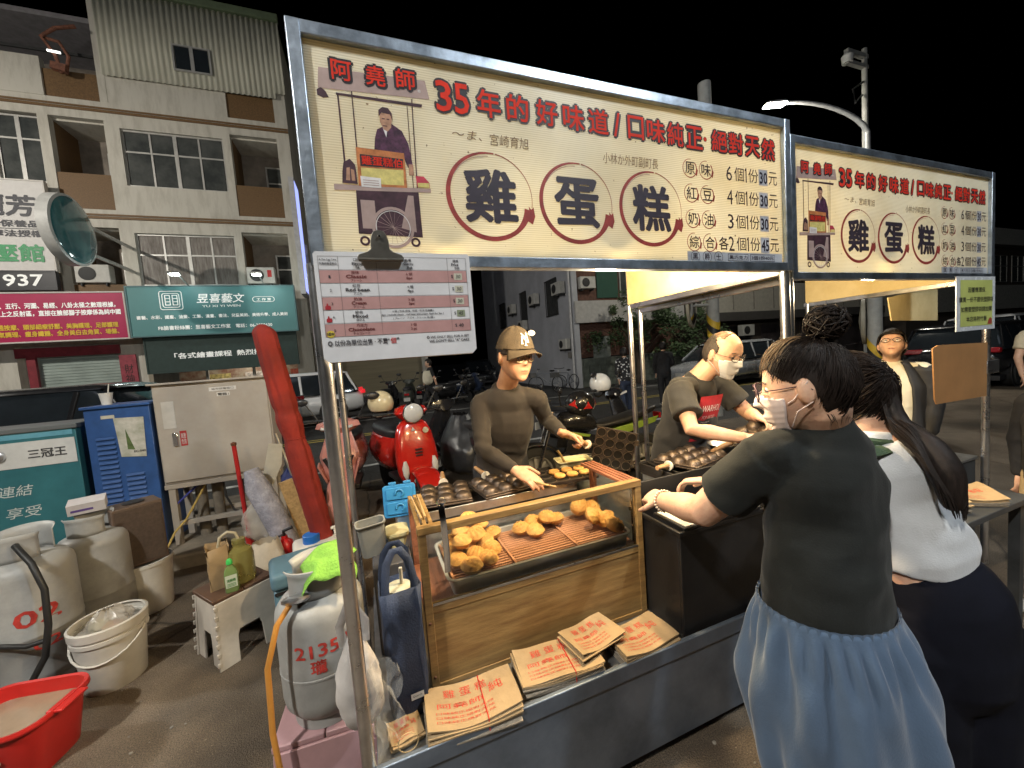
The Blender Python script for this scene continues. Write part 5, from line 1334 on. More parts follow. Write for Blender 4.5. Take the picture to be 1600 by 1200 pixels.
# top floor
wall(-6.8, -3.64, 10.45, 11.4); wall(-3.64, -2.23, 10.45, 11.3, .06, .1, BRTILE, 'parapet'); wall(-2.23, XR, 10.45, 13.8)
wall(-8.25, -6.95, 10.45, 11.27, .05, .12, BRTILE, 'parapet'); wall(XL, -8.25, 10.45, 11.55, -.02); wall(-6.97, -6.78, 10.45, 13.6, -.01)
b = MB(); n = 180
b.grid(lambda u, v: (-6.79+(XR-.25+6.79)*u, -.10-.03*math.cos(u*2*PI*30), (11.22+.10*(u > .42)*0+.0) + (13.78-11.22)*v), n, 2)
o = b.build('cladding', CLAD, bd, smooth=60); solidify(o, .01)
b = MB().grid(lambda u, v: (XR-.25+.30*u, -.10-.03*math.cos(u*2*PI*2), 11.4+2.38*v), 12, 2); o = b.build('cladding', CLAD, bd); solidify(o, .01)
MB().b2((-6.95, -.22, 13.78), (XR+.08, -.02, 14.02)).build('roof_flashing', GRNROOF, bd, bevel=.02)
MB().b2((-7.0, -.1, 13.8), (XR, 5, 13.95)).build('roof', GRNROOF, bd)
window(bd, -4.92, -3.88, 11.64, 12.46, 2, [], -.19, DGLASS)
MB().b2((XL, .3, 12.95), (-7.0, 3.2, 13.1)).build('awning_roof', mat('grey_sheet_soffit', (.22, .21, .22), .7, nz=.15), bd)
wall(XL, -7, 11.5, 13.0, 2.6, .1, INTER, 'recess_wall'); MB().b2((XL, -.02, 11.72), (-7.0, .03, 11.80)).build('rail', BLK, bd)
wall(XL, XR, 0, 13.8, 4.6, .2, STUC); MB().b2((XR-.2, .22, 0), (XR, 4.6, 13.75)).build('side_wall', STUC, bd)
MB().b2((XL, .25, 10.3), (XR-.2, 4.6, 10.42)).build('floor_slab', CONC, bd); MB().b2((XL, 1.45, 7.0), (XR-.2, 4.6, 7.1)).build('floor_slab', CONC, bd); MB().b2((XL, 1.45, 4.4), (XR-.2, 4.6, 4.5)).build('floor_slab', CONC, bd)
# ground floor: piers, shutters
for a, b_ in ((-7.4, -6.75), (-2.4, XR), (-10.3, -9.8), (-17, -14)): wall(a, b_, 0, 3.0, .0, .3)
SHUT = mat('pale_roller_shutter', (.34, .40, .37), .5, .3, nz=.12, ns=2)
def shutter(x0, x1, z0, z1, y, m):
    b = MB(); n = int((z1-z0)/.09)
    prof = []
    for i in range(n): prof += [(y-.018, z0+i*(z1-z0)/n+.01), (y-.018, z0+(i+.75)*(z1-z0)/n), (y, z0+(i+.85)*(z1-z0)/n), (y, z0+(i+1)*(z1-z0)/n)]
    k_ = len(prof)
    b.v = [(x0, p[0], p[1]) for p in prof]+[(x1, p[0], p[1]) for p in prof]
    b.f = [(i, i+1, k_+i+1, k_+i) for i in range(k_-1)]
    return b.build('roller_shutter', m, bd, smooth=20)
shutter(-9.36, -7.42, .1, 2.66, .12, SHUT); shutter(-12.2, -10.3, .1, 2.66, .12, SHUT)
RFR = mat('crimson_shop_frame', (.20, .025, .035), .5, nz=.2)
MB().b2((-9.8, -.06, 2.66), (-7.36, .02, 2.95)).build('shop_lintel', RFR, bd); MB().b2((-9.56, -.07, .1), (-9.36, .02, 2.66)).build('shop_jamb', RFR, bd)
MB().b2((-7.40, -.08, .5), (-6.98, -.01, 2.6)).build('shop_panel', mat('crimson_poster_board', (.30, .05, .07), .5, nz=.25, ns=8), bd)
text('財\n神\n爺', mat('panel_ink', (.03, .02, .02), .5), (-7.29, -.081, 1.35), EX, EZ, .22, .95, bd, 0, lift=.004)
LITIN = mat('lit_shop_interior', (.5, .45, .35), .7, nz=.5, ns=3, col2=(.25, .12, .08))
wall(-6.75, -2.4, 0, 3.0, 2.2, .1, LITIN, 'shop_back_wall'); wall(-6.75, -2.4, 0, .5, .4, .1, BLK, 'shop_front_sill')
for x in (-5.3, -3.9): MB().b2((x, .3, 0), (x+.08, .38, 3.0)).build('shop_post', ALU, bd)
for k_, x in enumerate((-5.8, -4.6, -3.0)): MB().b2((x, 2.12, 1.2), (x+.7, 2.18, 1.8)).build('wall_picture', mat('shop_picture_%d' % k_, ((.6, .5, .2), (.6, .55, .5), (.5, .12, .08))[k_], .6, nz=.5, ns=8), bd)
lamp('shop_light', (-4.4, 1.2, 2.6), 60, (1, .9, .75), bd, .3)
lamp('shop_light', (-13.3, -.2, 2.7), 40, (.85, .95, 1), bd, .3)
# air conditioners
def aircon(label, x, y, z, rz=0.0, s=1.0):
    t = thing('air_conditioner', label, 'air conditioner', (x, y, z), rz, 'air conditioner units on the walls')
    MB().b2((-.42*s, -.15*s, 0), (.42*s, .15*s, .56*s)).build('case', ACW, t, bevel=.02)
    MB().lathe([(.20*s, 0), (.21*s, .012), (.19*s, .016), (.05*s, .012), (0, .014)], 24, Matrix.Translation((-.12*s, -.15*s, .28*s)) @ XZ).build('fan_grille', BLK, t)
    for q in (-.3, .3): MB().b2((q*s-.02, -.14*s, -.10*s), (q*s+.02, .2*s, -.005)).build('bracket', BLK, t)
    return t
a1 = aircon('white air conditioner with red sticker on the right second floor balcony', -3.15, YF-.22, 4.78)
flat(rect(.20, .22, .33, .46), mat('red_ac_sticker', (.5, .03, .03), .5), (0, -.152, 0), EX, EZ, a1, 'sticker', .004)
aircon('air conditioner behind bars on the left second floor balcony', -7.75, YF+.1, 4.9)
# signs on the left building
def board(name, label, x0, x1, z0, z1, y, m, fr, th=.12):
    t = thing(name, label, 'signboard', (0, y, 0))
    MB().b2((x0, 0, z0), (x1, th, z1)).build('panel', m, t)
    for a, b_ in (((x0-.04, -.02, z1), (x1+.04, th+.01, z1+.04)), ((x0-.04, -.02, z0-.04), (x1+.04, th+.01, z0)), ((x0-.04, -.02, z0), (x0, th+.01, z1)), ((x1, -.02, z0), (x1+.04, th+.01, z1))): MB().b2(a, b_).build('frame', fr, t)
    return t
def bt(t, body, m, x, z, w_, h, bold=.012, lift=.012, **k): return text(body, m, (x, 0, z), EX, EZ, w_, h, t, bold, lift=lift, **k)
TXW = mat('sign_white_text', (.75, .75, .72), .5, emit=(1, 1, .96), es=.25); TXY = mat('sign_yellow_text', (.75, .5, .05), .5); TXB = mat('sign_dark_text', (.03, .03, .04), .5); TXG = mat('sign_green_text', (.05, .30, .12), .5)
wf = mat('white_sign_frame', (.55, .52, .48), .5)
t = board('shop_sign', 'magenta massage shop sign with white and yellow lettering', -12.6, -6.80, 3.09, 4.46, 15.3, mat('magenta_sign', (.42, .015, .085), .45, nz=.12, ns=1), wf)
bt(t, '、五行、河圖、易經、八卦太極之數理根據，', TXW, -9.55, 4.02, 2.55, .17, .03); bt(t, '上之反射區，直接在臉部腳子按摩係為純中國', TXW, -9.55, 3.80, 2.65, .17, .03)
bt(t, '通按摩、頭部細療舒壓、美胸護理、足部護理', TXY, -9.65, 3.42, 2.65, .16, .03); bt(t, '氣調理、瘦身纖體、全身美白去角質、場盤、', TXY, -9.65, 3.22, 2.65, .16, .03)
bt(t, '本療法經陰陽', TXW, -11.6, 3.95, 1.9, .22, .03)
t = board('shop_sign', 'teal art studio sign with white seal logo, lit by lamps on arms', -6.66, -2.16, 3.10, 4.60, 15.2, mat('teal_shop_sign', (.09, .235, .24), .5, nz=.06, ns=1), mat('teal_frame', (.08, .16, .17), .5))
bt(t, '昱喜藝文', TXW, -4.93, 4.07, 1.32, .31, .015, shear=.15); bt(t, 'YU XI YI WEN', TXW, -4.80, 3.94, 1.05, .07)
bt(t, '書藝、水彩、國畫、油畫、工筆、漫畫、書法、兒童美術、美術升學、成人美術', TXW, -6.5, 3.60, 4.1, .12, .02); bt(t, 'FB臉書粉絲團：昱喜藝文工作室', TXW, -6.0, 3.25, 1.9, .14, .02); bt(t, '電話：06-2850630', TXW, -3.95, 3.25, 1.05, .13, .02)
for q in (0, 1):
    m_ = TXW
    o = MB().tube([(p[0], -.02, p[1]) for p in rrect(-5.87+q*.07, 3.89+q*.07, -5.30-q*.07, 4.46-q*.07, .06, 3)], .012, 6, closed=True).build('logo_frame', m_, t)
for zz in (4.02, 4.12, 4.22, 4.32):
    MB().b2((-5.74, -.03, zz), (-5.62, -.012, zz+.025)).build('logo_stroke', TXW, t); MB().b2((-5.55, -.03, zz), (-5.43, -.012, zz+.025)).build('logo_stroke', TXW, t)
for xx in (-5.74, -5.62, -5.55, -5.43): MB().b2((xx, -.031, 4.02), (xx+.02, -.013, 4.34)).build('logo_stroke', TXW, t)
MB().tube([(p[0], -.02, p[1]) for p in rrect(-3.38, 4.08, -2.75, 4.25, .08, 4)], .009, 6, closed=True).build('logo_frame', TXW, t); bt(t, '工 作 室', TXW, -3.27, 4.12, .42, .09, .02)
t = board('shop_awning', 'dark green awning board with white lettering below the teal sign', -6.45, -2.28, 1.95, 3.02, 15.35, mat('dark_green_canvas', (.035, .055, .05), .8, nz=.15), mat('dark_green_canvas'), .06)
bt(t, '「各式繪畫課程  熱烈招生中」', TXW, -5.75, 2.34, 3.0, .19, .02)
t = board('shop_sign', 'white beauty shop sign with black and green lettering at the far left', -12.2, -8.40, 5.18, 7.74, 15.6, mat('white_lightbox', (.60, .58, .56), .5, nz=.06), wf)
bt(t, '麗芳', TXB, -9.95, 6.72, 1.35, .62, .03, shear=.1); bt(t, '日本保養品', TXB, -9.95, 6.42, 1.36, .2, .03); bt(t, '按摩法授權', TXB, -9.95, 6.14, 1.42, .2, .03); bt(t, '指壓館', TXG, -10.3, 5.42, 1.72, .52, .03); MB().b2((-10.6, -.015, 6.37), (-8.5, -.008, 6.385)).build('rule', TXB, t)
t = board('shop_sign', 'black sign strip with the white number 1937 at the far left', -12.2, -8.42, 4.64, 5.13, 15.55, mat('black_lightbox', (.03, .03, .035), .4), mat('black_lightbox'))
bt(t, '1937', TXW, -9.72, 4.72, 1.05, .34, .02)
# round projecting sign
t = thing('round_sign', 'big round teal sign projecting from the left building on two arms', 'sign', (-6.7, 13.1, 5.6))
YZ = Matrix.Rotation(R(90), 4, 'Y')
MB().lathe([(0, -.13), (.80, -.13), (.86, -.11), (.86, .11), (.80, .13)], 48, YZ).build('drum', mat('white_sign_drum', (.52, .52, .50), .4, nz=.1), t)
MB().lathe([(.80, .131), (.76, .15), (.4, .19), (0, .20)], 48, YZ).build('face', mat('glossy_teal_face', (.02, .10, .115), .12, nz=.5, ns=1.6, col2=(.05, .19, .20), coat=.5), t)
for dz in (.38, -.38): MB().tube([(0, .76, dz), (0, 2.85, dz)], .05, 10).build('arm', ALU, t)
# lamp arms over the teal sign
ledw = mat('small_lamp_lens', (1, 1, 1), .3, emit=(.9, 1, .95), es=40)
for k_, x in enumerate((-5.1, -3.0)):
    t = thing('sign_lamp', ['lamp on a long arm shining on the left of the teal sign', 'lamp on a long arm shining on the right of the teal sign'][k_], 'lamp', (x, 15.2, 4.62), 0, 'lamps lighting the teal sign')
    MB().tube([(0, .1, .0), (0, -.5, .18), (0, -.85, .22)], .022, 8).build('arm', ALU, t)
    MB().box((0, -.9, .2), (.28, .14, .06), (R(-15), 0, 0)).build('lamp_head', ALU, t); MB().box((0, -.9, .16), (.22, .1, .012), (R(-15), 0, 0)).build('lens', ledw, t)
    lamp('lamp_light', (0, -.88, .10), 26, (.85, 1, .97), t, .08)
# vertical lit sign at the right corner
t = thing('vertical_sign', 'tall narrow white sign with a bluish lit side at the right corner of the building', 'sign', (-1.9, 15.0, 0))
MB().b2((0, 0, 4.3), (.16, .9, 8.2)).build('case', mat('white_sign_case', (.5, .5, .52), .5), t)
MB().b2((.161, .05, 4.4), (.17, .85, 8.1)).build('lit_face', mat('bluish_lit_face', (.4, .45, .8), .4, emit=(.35, .42, 1), es=1.3), t)
# stained downpipes, cables and meter by that corner
t = thing('downpipe', 'rusty downpipes and cable bundle at the right corner of the apartment building', 'downpipe', (-1.7, 15.9, 0))
for x, r_ in ((0, .08), (.22, .06), (.4, .05)): MB().cyl((x, 0, 0), (x, 0, 6.2-x*2), r_, n=12).build('pipe', mat('weathered_pipe', (.25, .22, .18), .7, nz=.3), t)
for q in range(5): MB().tube([(random.uniform(-.1, .5), -.1, 4.4), (random.uniform(-.1, .5), -.2, 3.4), (random.uniform(-.1, .5), -.12, 2.6)], .03, 6).build('cable', BLK, t)
MB().b2((-.1, -.2, 3.0), (.5, -.02, 3.5)).build('meter_box', mat('meter_grey', (.2, .19, .17), .6), t)
# ---- low beige shuttered building at the alley mouth
BEIG = mat('beige_shutter_wall', (.30, .26, .17), .7, nz=.15, ns=1, stretch=(.3, 1, 6))
t = thing('corner_shop', 'low dark building with a wide beige wall behind the parked motorcycles', 'building', (0, 19, 0))
MB().b2((-1.6, 0, 0), (2.45, .2, 2.6)).build('beige_wall', BEIG, t); MB().b2((2.45, -.15, 0), (2.75, .25, 5.2)).build('pillar', STUC, t)
MB().b2((-1.6, -.1, 2.6), (2.75, .25, 5.2)).build('wall', mat('dim_grey_wall', (.16, .15, .14), .8, nz=.2), t); MB().b2((-1.6, .25, 0), (2.74, 12, 5.15)).build('rear_block', mat('dim_grey_wall'), t)
MB().b2((-1.6, -.02, .0), (2.45, -.001, .3)).build('plinth', BLK, t)
# ---- white gable building and brick building
WALLW = mat('grey_white_render', (.40, .41, .44), .85, nz=.13, ns=.8, bump=.1, bs=20)
t = thing('white_building', 'plain white rendered building with barred windows on its side wall', 'building', (8.46, 14.6, 0))
MB().b2((0, .02, 0), (.25, 13, 9)).build('side_wall', WALLW, t); MB().b2((.25, 12.8, 0), (6, 13, 9)).build('rear_wall', WALLW, t)
MB().b2((.251, .3, 8.8), (6, 13, 9)).build('roof', WALLW, t)
MB().cyl((-.07, .15, 0), (-.07, .15, 8.5), .055, n=12).build('downpipe', mat('white_pvc_pipe', (.5, .5, .5), .5), t)
for y0, y1, z0, z1 in ((1.35, 2.5, 3.4, 5.05), (4.95, 5.8, 3.55, 5.1), (8.4, 9.4, 3.5, 5.0)):
    o = MB().b2((-.012, y0, z0), (-.002, y1, z1)).build('window', PANE, t)
    for q in range(8): MB().cyl((-.06, y0+(y1-y0)*q/7, z0), (-.06, y0+(y1-y0)*q/7, z1), .018, n=6).build('bar', BLK, o)
    for zz in (z0, z1): MB().b2((-.08, y0-.03, zz-.025), (-.04, y1+.03, zz+.025)).build('bar_rail', BLK, o)
MB().b2((-.11, .25, 1.35), (-.01, .55, 1.6)).build('meter_box', mat('meter_grey'), t)
for lb, y_, z_ in (('air conditioner high on the white side wall nearest the corner', 15.5, 4.2), ('air conditioner in the middle of the white side wall', 18.2, 4.15), ('air conditioner at the far end of the white side wall', 21.4, 4.1), ('air conditioner low on the white side wall', 19.9, 3.0)):
    aircon(lb, 8.25, y_, z_, R(-90), .95)
aircon('small grilled unit low on the white wall near the corner', 8.27, 15.25, 1.75, R(-90), .8)
BRICK = mat('dark_brown_brick', (.12, .062, .045), .85, nz=.3, ns=8, bump=.3, bs=40)
BLOCK = mat('mossy_block', (.11, .125, .105), .85, nz=.3, ns=3, bump=.3, bs=40); MORT = mat('block_mortar', (.17, .18, .16), .9)
t = thing('brick_building', 'brown brick building with a white band and a block garden wall', 'building', (8.5, 14.6, 0))
MB().b2((0.25, .3, 1.3), (6.0, .5, 2.85)).build('brick_wall', BRICK, t); MB().b2((.25, .2, 3.75), (6.0, .45, 8)).build('brick_wall', BRICK, t)
MB().b2((.02, -.05, 2.82), (6.0, .42, 3.76)).build('white_band', mat('offwhite_band', (.42, .41, .39), .8, nz=.12), t)
MB().b2((.03, .1, 0), (6.0, .25, 1.26)).build('mortar', MORT, t)
blk = MB().b2((0, 0, 0), (.565, .05, .29)).data('block', None); blk.materials.append(BLOCK)
for j in range(4):
    for i in range(11):
        x = .04+i*.585-(.29 if j % 2 else 0)
        if x < 0 or x > 5.4: continue
        inst(blk, 'block', None, t, (x, .062+.008*random.random(), .015+j*.31))
bk = MB().b2((0, 0, 0), (.215, .02, .055)).data('brick', None); bk.materials.append(BRICK)
for j in range(20):
    for i in range(10):
        inst(bk, 'brick', None, t, (.26+i*.235+(.117 if j % 2 else 0), .286-.006*random.random(), 1.32+j*.075))
MB().b2((1.0, .26, 1.15), (1.9, .28, 2.2)).build('poster', mat('faded_green_poster', (.16, .19, .16), .6, nz=.4, ns=4, col2=(.3, .32, .3)), t)
MB().b2((1.3, .14, 3.9), (2.4, .19, 7)).build('green_curtain', mat('dark_green_curtain', (.03, .085, .06), .8, nz=.2, stretch=(9, 1, .4)), t); window(t, 2.5, 3.3, 3.9, 5.2, 2, [], .12)
aircon('air conditioner on the upper brick wall behind the stall', 9.2, 14.62, 4.28, 0, .9)
# bushy tree in front of the brick building
LEAF = mat('night_leaves', (.05, .085, .032), .6, nz=.4, ns=4); BARK = mat('dark_bark', (.07, .05, .035), .9, nz=.3, ns=6, bump=.5, bs=30)
def tree(label, x, y, h, rx, n, seed, z0=.8):
    t = thing('street_tree', label, 'tree', (x, y, 0)); rn = random.Random(seed)
    b = MB().tube([(0, 0, 0), (.05, .02, h*.25), (-.04, .03, h*.5)], [.13, .10, .07], 10)
    for q in range(7):
        a = q*.9; b.tube([(0, .02, h*(.25+.03*q)), (.5*rx*math.cos(a), .35*rx*math.sin(a), h*(.5+.03*q)), (.85*rx*math.cos(a), .6*rx*math.sin(a), h*(.66+.04*(q % 3)))], [.05, .03, .01], 6)
    b.build('trunk', BARK, t)
    cl = [(rn.uniform(-1, 1)*rx, rn.uniform(-.6, .6)*rx, z0+(h-z0)*rn.uniform(.1, 1), rn.uniform(.25, .55)) for _ in range(26)]
    vs, fs = [], []
    for i in range(n):
        c = cl[rn.randrange(len(cl))]
        d = V((rn.gauss(0, 1), rn.gauss(0, 1), rn.gauss(0, .8))).normalized()*c[3]*rn.uniform(.5, 1.05)
        p = V(c[:3])+d; s_ = rn.uniform(.05, .10)
        u = V((rn.gauss(0, 1), rn.gauss(0, 1), rn.gauss(0, 1))).normalized(); v = u.orthogonal().normalized()
        k_ = len(vs); vs += [tuple(p-u*s_), tuple(p+v*s_*.45), tuple(p+u*s_), tuple(p-v*s_*.45)]; fs.append((k_, k_+1, k_+2, k_+3))
    me = bpy.data.meshes.new('crown'); me.from_pydata(vs, [], fs); me.materials.append(LEAF)
    o = bpy.data.objects.new('crown', me); link(o, t); o['kind'] = 'stuff'
tree('dark bushy tree in front of the brick building', 11.2, 14.0, 3.7, 1.9, 5200, 3)
tree('dark tree beside the cream building, behind the stall poles', 14.3, 14.2, 3.6, 1.5, 3500, 9)
# ---- cream fascia building on the right and long building far right
t = thing('fascia_building', 'low building with a wide cream fascia and dark eaves beyond the vendors', 'building', (16.2, 14.8, 0))
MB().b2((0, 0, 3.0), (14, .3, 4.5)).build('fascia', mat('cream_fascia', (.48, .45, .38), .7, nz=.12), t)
for q in range(9): MB().b2((.3+q*1.5, -.03, 3.15), (.36+q*1.5, -.002, 4.35)).build('fascia_joint', mat('fascia_shadow_gap', (.25, .23, .2), .8), t)
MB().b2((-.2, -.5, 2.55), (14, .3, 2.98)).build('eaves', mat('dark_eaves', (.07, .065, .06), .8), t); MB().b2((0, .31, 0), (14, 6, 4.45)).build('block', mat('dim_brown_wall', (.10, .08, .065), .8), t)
for q in range(4): MB().b2((1+q*3.2, .2, .2), (3.4+q*3.2, .3, 2.3)).build('shop_front', mat('dark_shop_front', (.06, .05, .05), .4, nz=.4, ns=2), t)
aircon('air conditioner under the eaves of the cream fascia building', 18.4, 14.4, 1.75, 0, 1.0)
t = thing('long_building', 'long pale two storey building with window rows at the far right', 'building', (34, 15, 0))
MB().b2((0, 0, 0), (40, 5, 2.4)).build('wall', mat('dim_brown_wall'), t); MB().b2((0, -.3, 2.4), (40, 5, 4.2)).build('wall', mat('pale_far_wall', (.40, .39, .34), .8, nz=.15), t); MB().b2((0, -.5, 7.2), (40, 5, 8.4)).build('eaves', mat('pale_far_wall'), t); MB().b2((0, .2, 4.2), (40, 5, 7.2)).build('wall', mat('dim_brown_wall'), t)
for q in range(8): window(t, .6+q*4.8, 4.6+q*4.8, 4.5, 6.6, 4, [.6], .1)
# ---- street furniture
STRP = mat('pole_paint', (.30, .30, .28), .6, nz=.15); YB = mat('warning_yellow', (.55, .36, .03), .5); 
def striped_pole(label, x, y, h, mirror, r=.09, msize=.42, zb=1.5):
    t = thing('utility_pole', label, 'pole', (x, y, 0), 0, 'poles with yellow and black warning bands')
    MB().cyl((0, 0, 0), (0, 0, h), r, n=16).build('pole', STRP, t)
    n = 16
    for q in range(4):
        b = MB(); z0 = zb+q*.15
        b.grid(lambda u, v: ((r+.004)*math.cos(2*PI*u), (r+.004)*math.sin(2*PI*u), z0+.15*v+.13*math.sin(2*PI*u)), 24, 2, cu=True); b.build('warning_band', YB if q % 2 else BLACKP, t)
    if mirror:
        M = Matrix.Translation((mirror[0], mirror[1], mirror[2])) @ Matrix.Rotation(mirror[3], 4, 'Z') @ XZ
        MB().lathe([(0, .06), (msize*.6, .045), (msize*.95, .0)], 32, M, top=False).build('mirror', mat('convex_mirror', (.75, .75, .75), .05, 1.0, nz=0), t)
        MB().lathe([(msize*.95, .01), (msize*1.03, .0), (msize*1.0, -.05), (0, -.1)], 32, M).build('mirror_shell', mat('mirror_back', (.3, .28, .22), .5), t)
        MB().tube([(0, 0, mirror[2]), mirror[:3]], .03, 8).build('bracket', STRP, t)
    return t
striped_pole('striped utility pole with a round mirror, behind the older vendor', 6.85, 6.1, 6.75, (-.45, .1, 2.35, R(35)), .12, .45)
striped_pole('striped utility pole with a round mirror, behind the farther stall', 8.15, 4.0, 3.6, (.25, .25, 1.75, R(25)), .10, .42, .75)
t = thing('camera_mast', 'tall thin camera mast beside the lit street lamp', 'mast', (15.4, 7.75, 0))
MB().cyl((0, 0, 0), (0, 0, 10.3), .11, .07, n=14).build('mast', STRP, t)
MB().b2((-.9, -.06, 10.0), (.1, .06, 10.12)).build('bracket', STRP, t); MB().b2((-.9, -.06, 9.7), (.1, .06, 9.8)).build('bracket', STRP, t)
MB().lathe([(0, 0), (.13, 0), (.15, .2), (.08, .28), (0, .3)], 16, Matrix.Translation((-.85, 0, 9.72))).build('camera_dome', mat('white_dome', (.6, .6, .58), .4), t)
MB().tube([(-.1, 0, 9.3), (-.6, 0, 9.0), (-.5, 0, 8.6), (-.15, 0, 8.9)], .03, 6).build('cable', BLK, t)

t = thing('rusty_bracket', 'rusty lamp bracket with a lit tube on the open top floor at the upper left', 'bracket', (-7.65, 15.75, 11.35))
RUST = mat('rusty_iron', (.16, .065, .04), .8, nz=.4, ns=12)
MB().tube([(0, 0, -.35), (-.05, -.1, .1), (-.25, -.2, .5), (.1, -.25, .75), (.5, -.1, 1.0)], .05, 8).build('arm', RUST, t)
MB().tube([(-.3, -.1, .55), (.1, -.15, .45), (.25, -.1, .1), (.1, 0, -.3)], .045, 8).build('arm', RUST, t)
MB().box((-.02, -.05, -.22), (.34, .16, .2), (0, R(10), 0)).build('box', RUST, t)
MB().cyl((-.15, -.22, .12), (.13, -.22, .10), .03, n=10).build('lamp_tube', mat('pale_tube_lamp', (.9, .9, .85), .4, emit=(1, 1, .95), es=2.5), t)
# ================================================================== vehicles
def oval(cx, cy, z, a, b, n=28, p=2.6, axis='z'):
    out = []
    for i in range(n):
        t = 2*PI*i/n; c, s_ = math.cos(t), math.sin(t)
        x, y = cx+a*math.copysign(abs(c)**(2/p), c), cy+b*math.copysign(abs(s_)**(2/p), s_)
        out.append((x, y, z))
    return out
def wheel(par, c, r, w_, axis, spokes=6, tm=None, rm=None):
    """axis: 'X' = axle along x"""
    M = Matrix.Translation(c) @ (Matrix.Rotation(R(90), 4, 'Y') if axis == 'X' else XZ)
    t = MB().lathe([(r*.66, -w_*.45), (r*.84, -w_*.5), (r*.97, -w_*.34), (r, 0), (r*.97, w_*.34), (r*.84, w_*.5), (r*.66, w_*.45), (r*.64, 0), (r*.66, -w_*.45)], 32, M, top=False).build('tyre', tm or RUBBER, par)
    b = MB().lathe([(r*.66, -w_*.4), (r*.60, -w_*.3), (r*.60, w_*.3), (r*.66, w_*.4)], 32, M, top=False)
    b.lathe([(0, -w_*.4), (r*.16, -w_*.4), (r*.16, w_*.4), (0, w_*.4)], 14, M)
    for q in range(spokes):
        a = 2*PI*q/spokes
        b.add(MBbox(.5*r*.62, 0, 0, r*.5, r*.10, w_*.25), BOXF, M @ Matrix.Rotation(a, 4, 'Z'))
    b.build('rim', rm or ALU, par)
BOXF = [(3, 2, 1, 0), (4, 5, 6, 7), (0, 1, 5, 4), (1, 2, 6, 5), (2, 3, 7, 6), (3, 0, 4, 7)]
def MBbox(cx, cy, cz, sx, sy, sz):
    x, y, z = sx/2, sy/2, sz/2
    v = [(-x, -y, -z), (x, -y, -z), (x, y, -z), (-x, y, -z)]; v += [(a, b, z) for a, b, _ in v]
    return [(a+cx, b+cy, c+cz) for a, b, c in v]
LENS = mat('clear_lens', (.6, .6, .58), .1, nz=.1, spec=.8); TAIL = mat('red_tail_lens', (.5, .01, .015), .2, emit=(1, .03, .04), es=.6); PLATE = mat('number_plate', (.5, .5, .48), .5)
MIRB = mat('black_mirror_shell', (.02, .02, .022), .35)
def mirror(par, x, y, z, s_):
    MB().tube([(x, y, z), (x+s_*.06, y+.01, z+.10), (x+s_*.10, y+.0, z+.17)], .006, 8).build('mirror_stem', MIRB, par)
    MB().ball((x+s_*.14, y, z+.20), (.065, .02, .04), 14, 8).build('mirror', MIRB, par)
